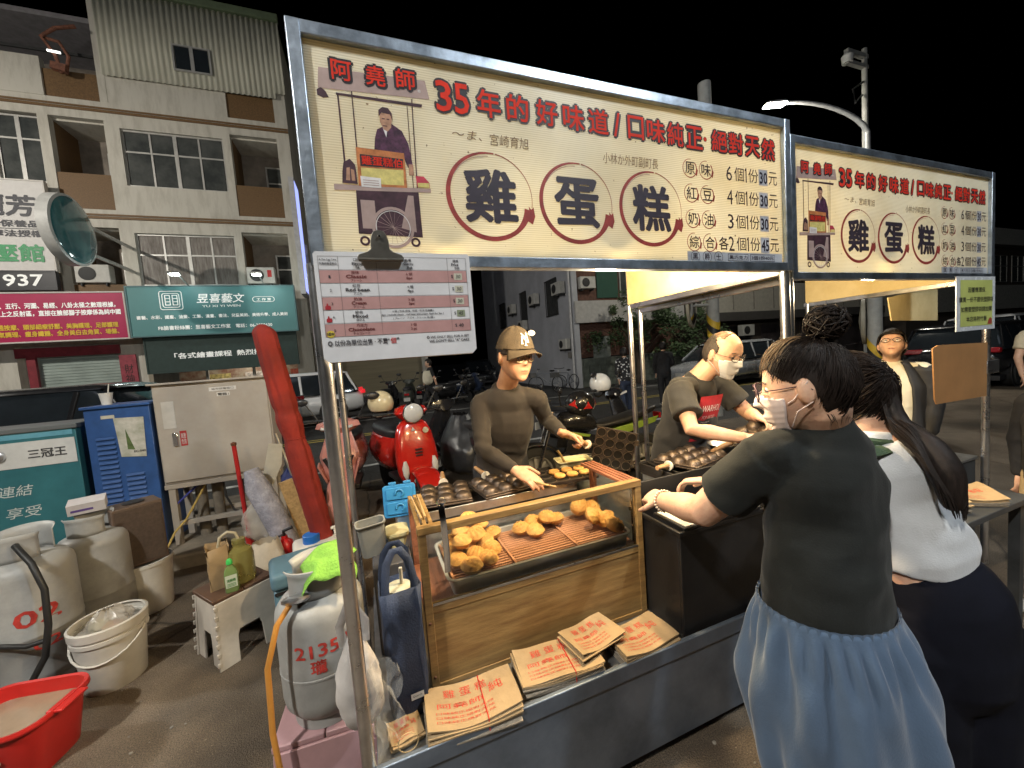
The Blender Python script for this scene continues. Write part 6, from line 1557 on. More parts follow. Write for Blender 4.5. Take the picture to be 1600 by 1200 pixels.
def scooter(label, loc, rz, paint, style='round', detail=True, group='scooters parked along the kerb', seatm=None):
    t = thing('scooter', label, 'scooter', loc, rz, group)
    sm = seatm or mat('black_vinyl_seat', (.02, .02, .022), .45)
    for y_ in (-.64, .60): wheel(t, (0, y_, .225), .225, .10, 'X', 5)
    p = 2.8 if style == 'round' else 1.7
    sm_ = 60 if style == 'round' else 25; n = 28 if style == 'round' else 12
    if style == 'round':
        sec = [(.30, -.50, .10, .05), (.36, -.51, .165, .06), (.45, -.515, .205, .07), (.58, -.50, .215, .07), (.72, -.475, .205, .065), (.84, -.45, .185, .06), (.93, -.43, .15, .055), (.98, -.42, .09, .04)]
    else:
        sec = [(.30, -.54, .05, .05), (.42, -.56, .12, .07), (.56, -.58, .17, .08), (.72, -.55, .19, .09), (.84, -.50, .15, .08), (.93, -.46, .12, .06)]
    loops(MB(), [oval(0, c, z, a, b_, n, p) for z, c, a, b_ in sec], True, True).build('leg_shield', paint, t, smooth=sm_)
    # fender over the front wheel
    def fen(u, v):
        a = R(-75)+R(185)*u; th = PI*v; w_ = .085+.03*math.sin(u*PI)
        rr = .245+.035*math.sin(th)
        return (w_*math.cos(th), -.64-rr*math.sin(a+R(10)), .225+rr*math.cos(a+R(10)))
    o = MB().grid(fen, 22, 12).build('front_fender', paint, t, smooth=60); solidify(o, .006)
    for s_ in (-1, 1): MB().tube([(s_*.055, -.64, .225), (s_*.055, -.50, .62)], .016, 8).build('fork', MIRB, t)
    # headset
    if style == 'round':
        loops(MB(), [oval(0, -.40, .96, .06, .06), oval(0, -.41, 1.01, .13, .07), oval(0, -.43, 1.06, .17, .09), oval(0, -.42, 1.11, .15, .08), oval(0, -.40, 1.135, .07, .05)], True, True).build('headset', paint, t, smooth=60)
        MB().lathe([(.095, 0), (.098, .02), (.085, .03), (.05, .045), (0, .05)], 28, Matrix.Translation((0, -.49, 1.055)) @ XZ).build('headlight', LENS, t)
        MB().lathe([(.10, -.01), (.108, .0), (.108, .018), (.098, .024)], 28, Matrix.Translation((0, -.49, 1.055)) @ XZ, top=False).build('headlight_ring', CHROME, t)
    else:
        loops(MB(), [oval(0, -.42, .92, .10, .07, 12, 1.7), oval(0, -.46, .99, .22, .09, 12, 1.7), oval(0, -.45, 1.04, .20, .07, 12, 1.7), oval(0, -.42, 1.07, .10, .04, 12, 1.7)], True, True).build('headset', paint, t, smooth=25)
        for s_ in (-1, 1):
            MB().box((s_*.10, -.545, .99), (.11, .02, .025), (0, s_*R(-14), s_*R(-22))).build('headlight', LENS, t)
            MB().box((s_*.09, -.635, .62), (.035, .03, .20), (R(8), s_*R(24), 0)).build('side_blade', MIRB, t)
            MB().box((s_*.14, -.60, .50), (.02, .10, .34), (R(14), s_*R(18), 0)).build('side_fin', paint, t, bevel=.004)
    for s_ in (-1, 1):
        MB().tube([(s_*.12, -.40, 1.06), (s_*.24, -.37, 1.065)], .012, 8).build('handlebar', MIRB, t)
        MB().tube([(s_*.24, -.37, 1.065), (s_*.35, -.34, 1.06)], .018, 10).build('grip', RUBBER, t)
        MB().tube([(s_*.20, -.42, 1.055), (s_*.33, -.40, 1.05)], .006, 6).build('brake_lever', CHROME, t)
        mirror(t, s_*.20, -.38, 1.07, s_)
    MB().b2((-.15, -.45, .30), (.15, .05, .35)).build('floor_board', MIRB, t, bevel=.01)
    loops(MB(), [oval(0, .42, .34, .12, .36), oval(0, .40, .45, .19, .44), oval(0, .40, .58, .20, .47), oval(0, .38, .70, .16, .46), oval(0, .36, .75, .13, .44)], True, True).build('rear_body', paint, t, smooth=60)
    loops(MB(), [oval(0, .34, .745, .14, .44), oval(0, .34, .80, .155, .46), oval(0, .34, .84, .13, .43)], True, True).build('seat', sm, t, smooth=60)
    MB().box((0, .875, .62), (.16, .03, .07)).build('tail_light', mat('red_lens', (.35, .01, .015), .25), t, bevel=.01); MB().box((0, .90, .46), (.2, .01, .12)).build('number_plate', PLATE, t)
    if detail:
        for s_ in (-1, 1):
            loops(MB(), [oval(s_*.145, -.575, .40, .012, .01, 14, 2), oval(s_*.15, -.582, .45, .03, .016, 14, 2), oval(s_*.152, -.58, .52, .034, .016, 14, 2), oval(s_*.148, -.565, .585, .015, .012, 14, 2)], True, True).build('indicator', LENS, t, smooth=60)
        for q in range(3): MB().box((0, -.567+.0*q, .62+q*.032), (.075-.006*abs(q-1), .012, .016)).build('grille_slot', mat('dark_slot', (.05, .02, .02), .5), t, bevel=.003)
        MB().prism([(-.022, 0), (.022, 0), (0, .04)], .006, Matrix.Translation((-.02, -.510, .87)) @ Matrix.Rotation(R(80), 4, 'X')).build('emblem', PLATE, t)
        MB().lathe([(0, .004), (.03, .003), (.032, 0)], 18, Matrix.Translation((.105, -.520, .86)) @ Matrix.Rotation(R(78), 4, 'X')).build('sticker', mat('round_sticker', (.45, .42, .3), .5, nz=.4, ns=40), t)
        for x, z in ((.02, .40), (-.06, .37)): MB().lathe([(0, .003), (.022, .002), (.022, 0)], 10, Matrix.Translation((x, -.585, z)) @ XZ).build('sticker', mat('flower_sticker', (.6, .55, .5), .5), t)
    return t
def helmet(label, loc, rz, m, s=1.0, visor=None, rot=None):
    t = thing('helmet', label, 'helmet', loc, rz, 'motorcycle helmets')
    if rot: t.rotation_euler = rot
    def f(u, v):
        a = 2*PI*u; el = R(-38)+R(128)*v
        r_ = .135*s
        front = max(0, -math.sin(a))
        if v < .45: el = max(el, R(-38)+R(62)*front**2*1.0)
        return (r_*math.cos(el)*math.cos(a)*.92, r_*math.cos(el)*math.sin(a)*1.08, r_*math.sin(el))
    b = MB().grid(f, 40, 22, cu=True)
    o = b.build('shell', m, t, smooth=70); solidify(o, .012*s, -1)
    MB().ball((0, .01*s, -.01*s), (.105*s, .12*s, .10*s), 20, 12).build('padding', mat('helmet_padding', (.02, .02, .02), .9), t)
    for x in (-1, 1): MB().tube([(x*.10*s, -.02*s, -.08*s), (x*.06*s, -.04*s, -.15*s), (0, -.05*s, -.17*s)], [(.010*s, .002)]*3, 6).build('strap', BLACKP, t)
    return t
RPNT = mat('glossy_red_paint', (.50, .018, .012), .18, nz=.05, coat=.8); PPNT = mat('glossy_pink_paint', (.50, .22, .19), .25, nz=.05, coat=.5); KPNT = mat('glossy_black_paint', (.016, .016, .018), .22, nz=.1, coat=.5); DKG = mat('dark_olive_paint', (.05, .055, .045), .4, nz=.15)
scooter('glossy red scooter facing the viewer, a cream helmet on its mirror', (.27, 4.66, 0), R(14), RPNT).scale = (1.06, 1.06, 1.02)
helmet('cream open-face helmet hanging on the red scooter\'s handlebar', (.09, 4.30, 1.20), R(215), mat('glossy_cream_shell', (.55, .47, .30), .15, coat=.8, nz=.04), 1.0)
scooter('angular pink scooter facing the viewer behind the stall poles', (-.32, 4.86, 0), R(-4), PPNT, 'sharp', False)
scooter('black scooter parked with a dark cover, left of the young vendor', (1.08, 4.95, 0), R(200), KPNT, 'sharp', False)
o = sackmesh(.56, 1.0, .78, 31, 34, 26, .35, .10).build('scooter_cover', mat('black_vinyl_cover', (.02, .021, .024), .35, nz=.2, bump=.3, bs=14)); o.location = (1.06, 4.9, .12); tag(o, 'shiny black cover pulled over the scooter left of the young vendor', 'scooter cover')
# black and green motorcycle seen from the side
def motorcycle(label, loc, rz, accent, group='motorcycles parked beyond the stall'):
    t = thing('motorcycle', label, 'motorcycle', loc, rz, group)
    for x in (-.66, .66): wheel(t, (x, 0, .29), .29, .12, 'Y', 8)
    for s_ in (-.07, .07): MB().tube([(-.66, s_, .29), (-.48, s_, .82), (-.44, s_*.8, .95)], .022, 8).build('fork', CHROME, t)
    def fen(u, v):
        a = R(-50)+R(110)*u; th = PI*v; rr = .31+.03*math.sin(th)
        return (-.66+rr*math.sin(a), .07*math.cos(th), .29+rr*math.cos(a))
    o = MB().grid(fen, 16, 8).build('front_fender', KPNT, t, smooth=60); solidify(o, .006)
    MB().b2((-.22, -.13, .28), (.24, .13, .56)).build('engine', mat('engine_casting', (.12, .12, .12), .45, .7, nz=.3), t, bevel=.03)
    for q in range(5): MB().b2((-.2, -.16, .40+q*.03), (.05, .16, .412+q*.03)).build('cooling_fin', ALU, t)
    xo = lambda x, z, a, b_: [(x+p[2], p[0], z+p[1]) for p in oval(0, 0, 0, a, b_, 18, 2.3)]
    loops(MB(), [xo(-.40, .80, .06, .06), xo(-.32, .82, .12, .11), xo(-.15, .82, .15, .13), xo(.02, .78, .12, .09), xo(.08, .76, .06, .05)], True, True).build('tank', KPNT, t, smooth=60)
    loops(MB(), [xo(.0, .76, .07, .03), xo(.12, .74, .12, .045), xo(.4, .78, .14, .05), xo(.68, .84, .12, .05), xo(.82, .87, .05, .03)], True, True).build('seat', mat('black_vinyl_seat'), t, smooth=60)
    for s_ in (-1, 1):
        MB().prism([(-.36, .50), (-.05, .46), (.02, .66), (-.30, .74)], .012, Matrix.Translation((0, s_*.15, 0)) @ XZ).build('side_panel', KPNT, t, bevel=.004)
        MB().prism([(-.34, .70), (-.08, .655), (-.06, .675), (-.30, .735)], .008, Matrix.Translation((0, s_*.163, 0)) @ XZ).build('stripe', accent, t)
        MB().prism([(.25, .60), (.75, .72), (.80, .79), (.22, .70)], .012, Matrix.Translation((0, s_*.12, 0)) @ XZ).build('tail_panel', accent, t, bevel=.004)
        MB().tube([(-.42, 0, 1.0), (-.40, s_*.2, 1.03), (-.33, s_*.36, 1.02)], .012, 8).build('handlebar', MIRB, t)
        MB().tube([(-.36, s_*.28, 1.025), (-.32, s_*.40, 1.015)], .019, 8).build('grip', RUBBER, t)
        MB().tube([(-.40, s_*.22, 1.03), (-.44, s_*.30, 1.16)], .006, 6).build('mirror_stem', MIRB, t); MB().ball((-.44, s_*.32, 1.2), (.02, .06, .04), 12, 8).build('mirror', MIRB, t)
    MB().ball((-.54, 0, .92), (.08, .10, .09), 16, 10).build('headlight', LENS, t)
    MB().tube([(-.1, -.16, .30), (.3, -.17, .26), (.78, -.18, .34)], [.03, .04, .05], 12).build('exhaust', CHROME, t)
    MB().box((.86, 0, .78), (.03, .12, .06)).build('tail_light', mat('red_lens'), t); MB().box((.92, 0, .58), (.012, .2, .12), (0, R(-12), 0)).build('number_plate', PLATE, t)
    return t
motorcycle('black and lime green motorcycle behind the open cake mould', (2.28, 3.75, 0), R(-8), mat('lime_green_paint', (.25, .38, .06), .3))
helmet('black helmet with red and white star pattern on the motorcycle', (2.16, 3.72, 1.0), R(60), KPNT, 1.15, rot=(R(12), R(-20), R(60)))
hs = [o for o in COL.objects if o.name.startswith('helmet')][-1]
# star pattern shards on that helmet
RW = mat('helmet_red_print', (.5, .02, .02), .3); WW = mat('helmet_white_print', (.65, .65, .63), .3)
def shard(par, pts, m, r, off):
    vs = []
    for a, e in pts:
        a, e = R(a), R(e); vs.append((r*math.cos(e)*math.cos(a)*.92*off, r*math.cos(e)*math.sin(a)*1.08*off, r*math.sin(e)*off))
    me = bpy.data.meshes.new('helmet_print'); me.from_pydata(vs, [], [tuple(range(len(vs)))]); me.materials.append(m)
    o = bpy.data.objects.new('helmet_print', me); link(o, par)
for base in (-90, -150, -210):
    for k_, (da, m_, off) in enumerate(((0, WW, 1.03), (0, RW, 1.04))):
        sc_ = 1 if k_ == 0 else .62
        for st in range(3):
            a0 = 90+120*st
            tip = (base+38*sc_*math.cos(R(a0)), 18+34*sc_*math.sin(R(a0))); l = (base+9*math.cos(R(a0+75)), 18+9*math.sin(R(a0+75))); r_ = (base+9*math.cos(R(a0-75)), 18+9*math.sin(R(a0-75)))
            shard(hs, [(base, 18), r_, tip, l], m_, .155*1.0, off)
helmet('white glossy helmet on a parked scooter beyond the motorcycle', (2.85, 4.35, 1.14), R(190), mat('glossy_white_shell', (.62, .62, .6), .15, coat=.8, nz=.03), 1.05)
scooter('dark scooter under the white helmet beyond the motorcycle', (2.85, 4.75, 0), R(25), KPNT, 'sharp', False)
# motorcycles and scooters across the road
for lb, x, y_, a, pm in (('black scooter just right of the white car', .55, 13.6, 160, KPNT), ('black scooter second from the white car', 1.25, 13.8, 170, DKG), ('dark scooter behind the walking man', 2.0, 14.2, 150, KPNT), ('dark scooter with pale plate right of the walking man', 2.9, 14.0, 120, KPNT), ('scooter at the mouth of the alley', 3.6, 15.0, 110, mat('navy_paint', (.02, .03, .06), .3)), ('scooter at the alley mouth, left of the vendor\'s head', 4.6, 16.0, 100, KPNT)):
    scooter(lb, (x, y_, 0), R(a), pm, 'sharp', False, 'scooters parked across the road')
# bicycles by the white wall
def bicycle(label, x, y, rz):
    t = thing('bicycle', label, 'bicycle', (x, y, 0), rz, 'bicycles by the white wall')
    for wx in (-.52, .52):
        b = MB().tube([(wx+.32*math.cos(a*PI/14), 0, .33+.32*math.sin(a*PI/14)) for a in range(28)], .018, 6, closed=True); b.build('tyre', RUBBER, t)
        b = MB()
        for q in range(8): b.tube([(wx, 0, .33), (wx+.31*math.cos(q*PI/4), 0, .33+.31*math.sin(q*PI/4))], .003, 4)
        b.build('spokes', ALU, t)
    b = MB()
    for p, q in (((-.52, 0, .33), (-.42, 0, .85)), ((-.44, 0, .75), (.08, 0, .30)), ((.08, 0, .30), (.2, 0, .82)), ((-.43, 0, .80), (.18, 0, .74)), ((.08, 0, .30), (.52, 0, .33)), ((.17, 0, .7), (.52, 0, .33))): b.tube([p, q], .018, 8)
    b.build('frame', mat('bike_frame_grey', (.25, .27, .3), .4, .4), t)
    MB().ball((.22, 0, .86), (.12, .07, .04), 12, 8).build('saddle', RUBBER, t); MB().tube([(-.42, 0, .85), (-.40, 0, .95)], .014, 8).build('stem', ALU, t); MB().tube([(-.36, -.28, .98), (-.42, 0, .95), (-.36, .28, .98)], .013, 8).build('handlebar', RUBBER, t)
    MB().b2((-.78, -.14, .62), (-.5, .14, .82)).build('basket', mat('wire_basket', (.1, .1, .1), .5), t)
bicycle('bicycle leaning by the white wall, nearer the corner', 7.7, 14.3, R(20)); bicycle('bicycle by the white wall, farther from the corner', 7.2, 15.0, R(-15))
# cars
def car(label, x, y, rz, paint, L=4.5, W=1.78, H=1.6, suv=True, lights=False):
    t = thing('parked_car', label, 'car', (x, y, 0), rz, 'parked cars')
    hw = W/2; zb = .95 if suv else .88
    def sec(xx, w_, z0, z1, p=3.2): return [(xx, pp[0], (z0+z1)/2+pp[1]) for pp in oval(0, 0, 0, w_, (z1-z0)/2, 24, p)]
    S = [(-L/2, .72, .42, .62), (-L/2+.06, .86, .30, .74), (-L/2+.35, .97, .24, .84), (-L/2+.9, 1, .22, zb-.02), (-.6, 1, .22, zb), (.6, 1, .22, zb+.02), (L/2-.7, 1, .24, zb+.05), (L/2-.2, .97, .30, zb+.06), (L/2-.03, .90, .36, zb-.02), (L/2, .80, .42, zb-.12)]
    loops(MB(), [sec(a, b_*hw, c, d) for a, b_, c, d in S], True, True).build('body', paint, t, smooth=50)
    x0, x1 = -L/2+1.0, L/2-.12
    def lev(z, a, b_, w_): return [(xx, yy, z) for xx, yy in rrect(a, -w_, b_, w_, .14, 4)]
    loops(MB(), [lev(zb-.05, x0, x1, hw*.96), lev(zb+.1, x0+.2, x1-.03, hw*.94), lev(H-.16, x0+.78, x1-.28, hw*.82), lev(H-.07, x0+.9, x1-.36, hw*.78)], True, True).build('windows', DGLASS, t, smooth=50)
    loops(MB(), [lev(H-.085, x0+.80, x1-.24, hw*.815), lev(H-.05, x0+.84, x1-.26, hw*.80), lev(H, x0+1.1, x1-.5, hw*.66)], True, True).build('roof', paint, t, smooth=50)
    for s_ in (-1, 1):
        for a, b_ in (((x0+.08, hw*.955, zb), (x0+.80, hw*.82, H-.10)), ((x0+1.75, hw*.955, zb), (x0+1.72, hw*.82, H-.10)), ((x1-.75, hw*.955, zb), (x1-.62, hw*.82, H-.10)), ((x1-.06, hw*.93, zb), (x1-.30, hw*.82, H-.10))):
            MB().tube([(a[0], s_*a[1], a[2]), (b_[0], s_*b_[1], b_[2])], [(.035, .02)]*2, 8).build('pillar', paint, t)
        for wx in (-L/2+.85, L/2-.85):
            wheel(t, (wx, s_*(hw-.10), .34), .34, .22, 'Y', 5)
            MB().lathe([(.40, 0), (.40, .02), (0, .021)], 28, Matrix.Translation((wx, s_*(hw-.015), .36)) @ Matrix.Rotation(-s_*R(90), 4, 'X')).build('wheel_arch', BLACKP, t)
            wheel(t, (wx, s_*(hw+.02), .34), .32, .06, 'Y', 5)
        MB().box((L/2-.03, s_*hw*.72, zb-.05), (.10, .42, .12), (0, R(-8), s_*R(-14))).build('tail_light', TAIL if lights else mat('red_lens'), t, bevel=.02)
        MB().box((-L/2+.16, s_*hw*.74, .70), (.18, .36, .11), (0, 0, s_*R(30))).build('headlight', LENS, t, bevel=.02)
        MB().box((x0+.45, s_*(hw+.08), zb+.06), (.14, .2, .12)).build('door_mirror', paint, t, bevel=.03)
        for dx in (x0+1.70, x1-.85): MB().b2((dx, s_*hw*1.0-.004, .38), (dx+.012, s_*hw*1.0+.004, zb-.05)).build('door_seam', BLACKP, t)
    MB().box((L/2+.005, 0, .62), (.02, .4, .14)).build('number_plate', PLATE, t); MB().box((-L/2-.005, 0, .5), (.02, .4, .14)).build('number_plate', PLATE, t)
    MB().b2((-L/2+.1, -hw*.9, .19), (L/2-.1, hw*.9, .30)).build('underbody', BLACKP, t)
    return t
car('white car with lit red tail lamp parked across the road behind the poles', -2.45, 13.3, R(3), mat('white_car_paint', (.72, .73, .74), .2, nz=.03, coat=.8), 4.4, 1.8, 1.58, lights=True)
car('black car on the road behind the teal and blue cabinets', -5.4, 8.0, R(0), KPNT, 4.5, 1.8, 1.66)
car('dark car parked deep in the alley', 6.6, 24.0, R(80), KPNT)
car('pale car parked on the road behind the older vendor', 12.3, 10.6, R(4), mat('silver_car_paint', (.40, .42, .44), .25, .3, nz=.04, coat=.6), 4.4, 1.8, 1.55)
car('blue grey car seen under the grey cabinet', -3.9, 5.9 if False else 11.2, R(0), mat('blue_grey_car_paint', (.14, .18, .24), .3, coat=.6), 4.2, 1.7, 1.5)
car('white car at the far right edge beyond the stall', 20.5, 6.6, R(185), mat('white_car_paint'), 4.5, 1.8, 1.75)
car('dark car beyond the cardboard square at the right', 15.5, 5.3, R(185), KPNT, 4.4, 1.8, 1.55)
# ================================================================== people
SKIN = mat('skin_tan', (.43, .225, .14), .48, ns=16, bump=.10, bs=160, sub=.12, col2=(.53, .325, .215))
SKIN2 = mat('skin_light', (.50, .28, .19), .48, ns=16, bump=.10, bs=160, sub=.12, col2=(.60, .385, .27))
HAIRM = mat('black_hair', (.012, .009, .008), .38, nz=.5, ns=24, stretch=(6, 6, .8), bump=.6, bs=90, spec=.4)
def remesh(mb, voxel, it=3, name='body'):
    me = mb.data(name); o = bpy.data.objects.new('tmp', me); COL.objects.link(o)
    r = o.modifiers.new('r', 'REMESH'); r.mode = 'VOXEL'; r.voxel_size = voxel; r.use_smooth_shade = True
    if it: s_ = o.modifiers.new('s', 'SMOOTH'); s_.factor = .5; s_.iterations = it
    dg = bpy.context.evaluated_depsgraph_get(); dg.update()
    out = bpy.data.meshes.new_from_object(o.evaluated_get(dg)); out.name = name
    bpy.data.objects.remove(o); bpy.data.meshes.remove(me)
    out.materials.clear()
    out.shade_smooth()
    return out
def place(me, name, m, parent):
    o = bpy.data.objects.new(name, me); me.materials.append(m); link(o, parent)
    KIDS.setdefault(parent.name, []).append(o)
    return o
def folds(me, amp, freq, seed, stretch=(1, 1, 1), pull=None):
    """push cloth in and out along its normals: uneven wrinkles; pull = list of (point, radius, amplitude, axis) for gathered creases"""
    n = len(me.vertices); co = np.empty(n*3, 'f'); me.vertices.foreach_get('co', co); co = co.reshape(-1, 3)
    no = np.empty(n*3, 'f'); me.vertices.foreach_get('normal', no); no = no.reshape(-1, 3)
    d = np.zeros(n, 'f')
    for i in range(n):
        p = co[i]
        q = V((p[0]*freq*stretch[0]+seed, p[1]*freq*stretch[1], p[2]*freq*stretch[2]))
        v = mnoise.noise(q)
        d[i] = amp*(1-2*abs(v))*.6+amp*.4*mnoise.noise(q*2.3)
    if pull:
        for c, rad, am, ax, fr in pull:
            r_ = np.linalg.norm(co-np.array(c, 'f'), axis=1)
            w_ = np.exp(-(r_/rad)**2)
            ph = (co-np.array(c, 'f')) @ np.array(ax, 'f')
            d += am*w_*np.sin(ph*fr+3*np.sin(r_*14))
    co += no*d[:, None]
    me.vertices.foreach_set('co', co.ravel()); me.update()
def limb(mb, pts, rad, n=14, ref=None):
    pts = [V(p) for p in pts]
    r_ = [(r, r) if isinstance(r, (int, float)) else r for r in rad]
    a, b = pts[0], pts[-1]
    d0 = (pts[0]-pts[1]).normalized(); d1 = (pts[-1]-pts[-2]).normalized()
    P_ = [a+d0*min(r_[0])*.75, a+d0*min(r_[0])*.45]+pts+[b+d1*min(r_[-1])*.45, b+d1*min(r_[-1])*.75]
    R_ = [(r_[0][0]*.35, r_[0][1]*.35), (r_[0][0]*.8, r_[0][1]*.8)]+r_+[(r_[-1][0]*.8, r_[-1][1]*.8), (r_[-1][0]*.35, r_[-1][1]*.35)]
    return mb.tube(P_, R_, n, ref=ref)
def spline(pts, k=4):
    pts = [V(p) for p in pts]; out = []
    for i in range(len(pts)-1):
        p0, p1, p2, p3 = pts[max(i-1, 0)], pts[i], pts[i+1], pts[min(i+2, len(pts)-1)]
        for j in range(k):
            t = j/k; out.append(.5*((2*p1)+(p2-p0)*t+(2*p0-5*p1+4*p2-p3)*t*t+(3*p1-p0-3*p2+p3)*t**3))
    out.append(pts[-1]); return out
def interp(rs, k=4):
    out = []
    for i in range(len(rs)-1):
        for j in range(k):
            t = j/k; a, b = rs[i], rs[i+1]
            out.append(tuple(a[q]*(1-t)+b[q]*t for q in range(2)) if isinstance(a, tuple) else a*(1-t)+b*t)
    out.append(rs[-1]); return out
# ---- head: x right, y front, z up, about 0.235 m high
def head_pt(th, ph, fat=1.0):
    dx, dy, dz = math.cos(ph)*math.sin(th), math.cos(ph)*math.cos(th), math.sin(ph)
    x, y, z = .0765*dx, .098*dy, .118*dz
    t = max(0, (-.015-z)/.103)
    x *= (1-.34*t**1.6)*(1+(.05 if fat > 1 else 0)*t)
    if y < 0: y *= 1-.45*t**1.2
    else: y += .050*t**1.7*min(1, dy*3)
    if y > .072: y = .072+(y-.072)*.55
    ax = abs(x); fr = max(0, min(1, (dy-.1)*2.5))
    nz = max(0, min(1, (.028-z)/.052)) if z > -.027 else max(0, 1-(-.027-z)/.010)
    y += fr*.024*math.exp(-(x/(.009+.006*nz))**2)*nz
    y -= fr*.010*math.exp(-((ax-.031)/.016)**2-((z-.012)/.010)**2)
    y += fr*.0045*math.exp(-((ax-.030)/.024)**2-((z-.031)/.008)**2)
    y += fr*.007*math.exp(-(x/.021)**2)*(math.exp(-((z+.054)/.0055)**2)+.9*math.exp(-((z+.066)/.006)**2))
    y -= fr*.004*math.exp(-(x/.02)**2-((z+.078)/.006)**2)
    y += fr*.007*math.exp(-(x/.022)**2-((z+.100)/.012)**2)
    x *= 1+.05*math.exp(-((z+.02)/.03)**2)*fr*fat
    return V((x*fat, y, z))
class Head:
    def __init__(s, c, fwd, pitch=0.0, rollx=0.0, scale=1.0, fat=1.0):
        yaw = math.atan2(-fwd[0], fwd[1])
        s.M = Matrix.Translation(c) @ Matrix.Rotation(yaw, 4, 'Z') @ Matrix.Rotation(pitch, 4, 'X') @ Matrix.Rotation(rollx, 4, 'Y') @ Matrix.Scale(scale, 4)
        s.fat = fat
    def w(s, p): return s.M @ V(p)
    def skull(s, mb, nu=56, nv=44):
        mb.grid(lambda u, v: s.w(head_pt(2*PI*u, PI*(v-.5)*.998, s.fat)), nu, nv, cu=True)
        for sg in (-1, 1):
            mb.ball((0, 0, 0), (.010, .020, .033), 12, 8, None)
            k = len(mb.v)-12*8
            for i in range(k, len(mb.v)):
                p = Matrix.Rotation(sg*R(-18), 3, 'Z') @ V(mb.v[i]); mb.v[i] = tuple(s.w(p+V((sg*.079*s.fat, -.008, -.004))))
    def patch(s, cond, off, nu=72, nv=60):
        """part of the head's surface where cond(theta, z, y) holds, pushed out by off(theta, z)"""
        b = MB(); idx = {}
        def ok(i, j):
            th = 2*PI*(i/nu); th = th-2*PI if th > PI else th; ph = PI*(j/(nv-1)-.5)*.998
            p = head_pt(th, ph, s.fat); return cond(th, p.z, p.y, p.x), th, ph, p
        for i in range(nu):
            for j in range(nv-1):
                q = [((i) % nu, j), ((i+1) % nu, j), ((i+1) % nu, j+1), ((i) % nu, j+1)]
                if all(ok(*a)[0] for a in q):
                    f = []
                    for a in q:
                        if a not in idx:
                            _, th, ph, p = ok(*a); d = V((p.x, p.y*.8, p.z+.01)).normalized()
                            idx[a] = len(b.v); b.v.append(tuple(s.w(p+d*off(th, p.z))))
                        f.append(idx[a])
                    b.f.append(tuple(f))
        return b
def hand(mb, wrist, d, nrm, side, curl=.5, s=1.0, spread=.12, thumb=.7):
    """d = towards the fingers, nrm = out of the back of the hand, side = +1 if the thumb lies along nrm x d"""
    d = V(d).normalized(); nrm = V(nrm); nrm = (nrm-d*nrm.dot(d)).normalized(); lat = nrm.cross(d)*side; w_ = V(wrist)
    mb.tube([w_-d*.03*s, w_, w_+d*.03*s, w_+d*.06*s, w_+d*.088*s, w_+d*.097*s], [(.024*s, .019*s), (.025*s, .018*s), (.034*s, .017*s), (.039*s, .015*s), (.038*s, .013*s), (.03*s, .008*s)], 14, ref=lat)
    for k, (o, l, r_) in enumerate(((.029, .072, .0088), (.010, .080, .0092), (-.010, .074, .0088), (-.028, .058, .0078))):
        p = w_+d*(.086-.004*abs(k-1))*s+lat*o*s; dirv = (d+lat*(o*spread*8)).normalized()
        pts = [p-d*.02*s, p]; a = 0
        for q, f in enumerate((.45, .30, .25)):
            a += curl*(1.0 if q else .8)
            dd = dirv*math.cos(a)-nrm*math.sin(a); p = p+dd*l*f*s; pts.append(p)
        limb(mb, pts, [r_*s*1.05, r_*s*1.05, r_*s, r_*s*.92, r_*s*.8], 10)
    p = w_+d*.022*s+lat*.026*s
    d1 = (d*.55+lat*.8-nrm*.25*thumb).normalized(); d2 = (d*.85+lat*.25-nrm*.45*thumb).normalized()
    limb(mb, [p-d1*.015*s, p, p+d1*.038*s, p+d1*.038*s+d2*.032*s, p+d1*.038*s+d2*.055*s], [.014*s, .0135*s, .011*s, .0095*s, .008*s], 10)
def eyes(h, t, look=-.25, open_=.5, col=(.03, .02, .015)):
    ball = mat('eye_white', (.6, .58, .55), .25); iris = mat('eye_dark', col, .2); lash = mat('eyelash', (.02, .015, .012), .6)
    for sg in (-1, 1):
        b = MB().ball((0, 0, 0), .0115, 14, 10); b.v = [tuple(h.w(V(p)+V((sg*.0315*h.fat, .0695, .012)))) for p in b.v]; b.build('eye', ball if open_ > .3 else SKIN, t)
        b = MB().ball((0, 0, 0), (.0058, .002, .0058), 12, 8); b.v = [tuple(h.w(V(p)+V((sg*.0315*h.fat, .0805, .012+look*.012)))) for p in b.v]; b.build('iris', iris, t)
        b = MB().tube([h.w((sg*(.0315+.015*q), .0812-.004*q*q, .012+.006*open_-.004*q*q+.001*q)) for q in (-1, -.5, 0, .5, 1)], .0014, 6); b.build('eyelid_line', lash, t)
        b = MB().tube([h.w((sg*(.032+.019*q), .081-.007*q*q-.002*q, .034-.003*q*q)) for q in (-1, -.5, 0, .5, 1)], [(.0015, .003), (.002, .0035), (.002, .0035), (.002, .003), (.001, .0015)], 6); b.build('eyebrow', HAIRM, t)
def lips(h, t):
    b = MB().tube([h.w((x, .088-abs(x)*9*abs(x)*1.2, -.060+.0015*math.cos(x*120))) for x in (-.021, -.012, 0, .012, .021)], [(.001, .002), (.003, .0055), (.0035, .006), (.003, .0055), (.001, .002)], 8); b.build('lips', mat('lip_colour', (.38, .14, .11), .45), t)
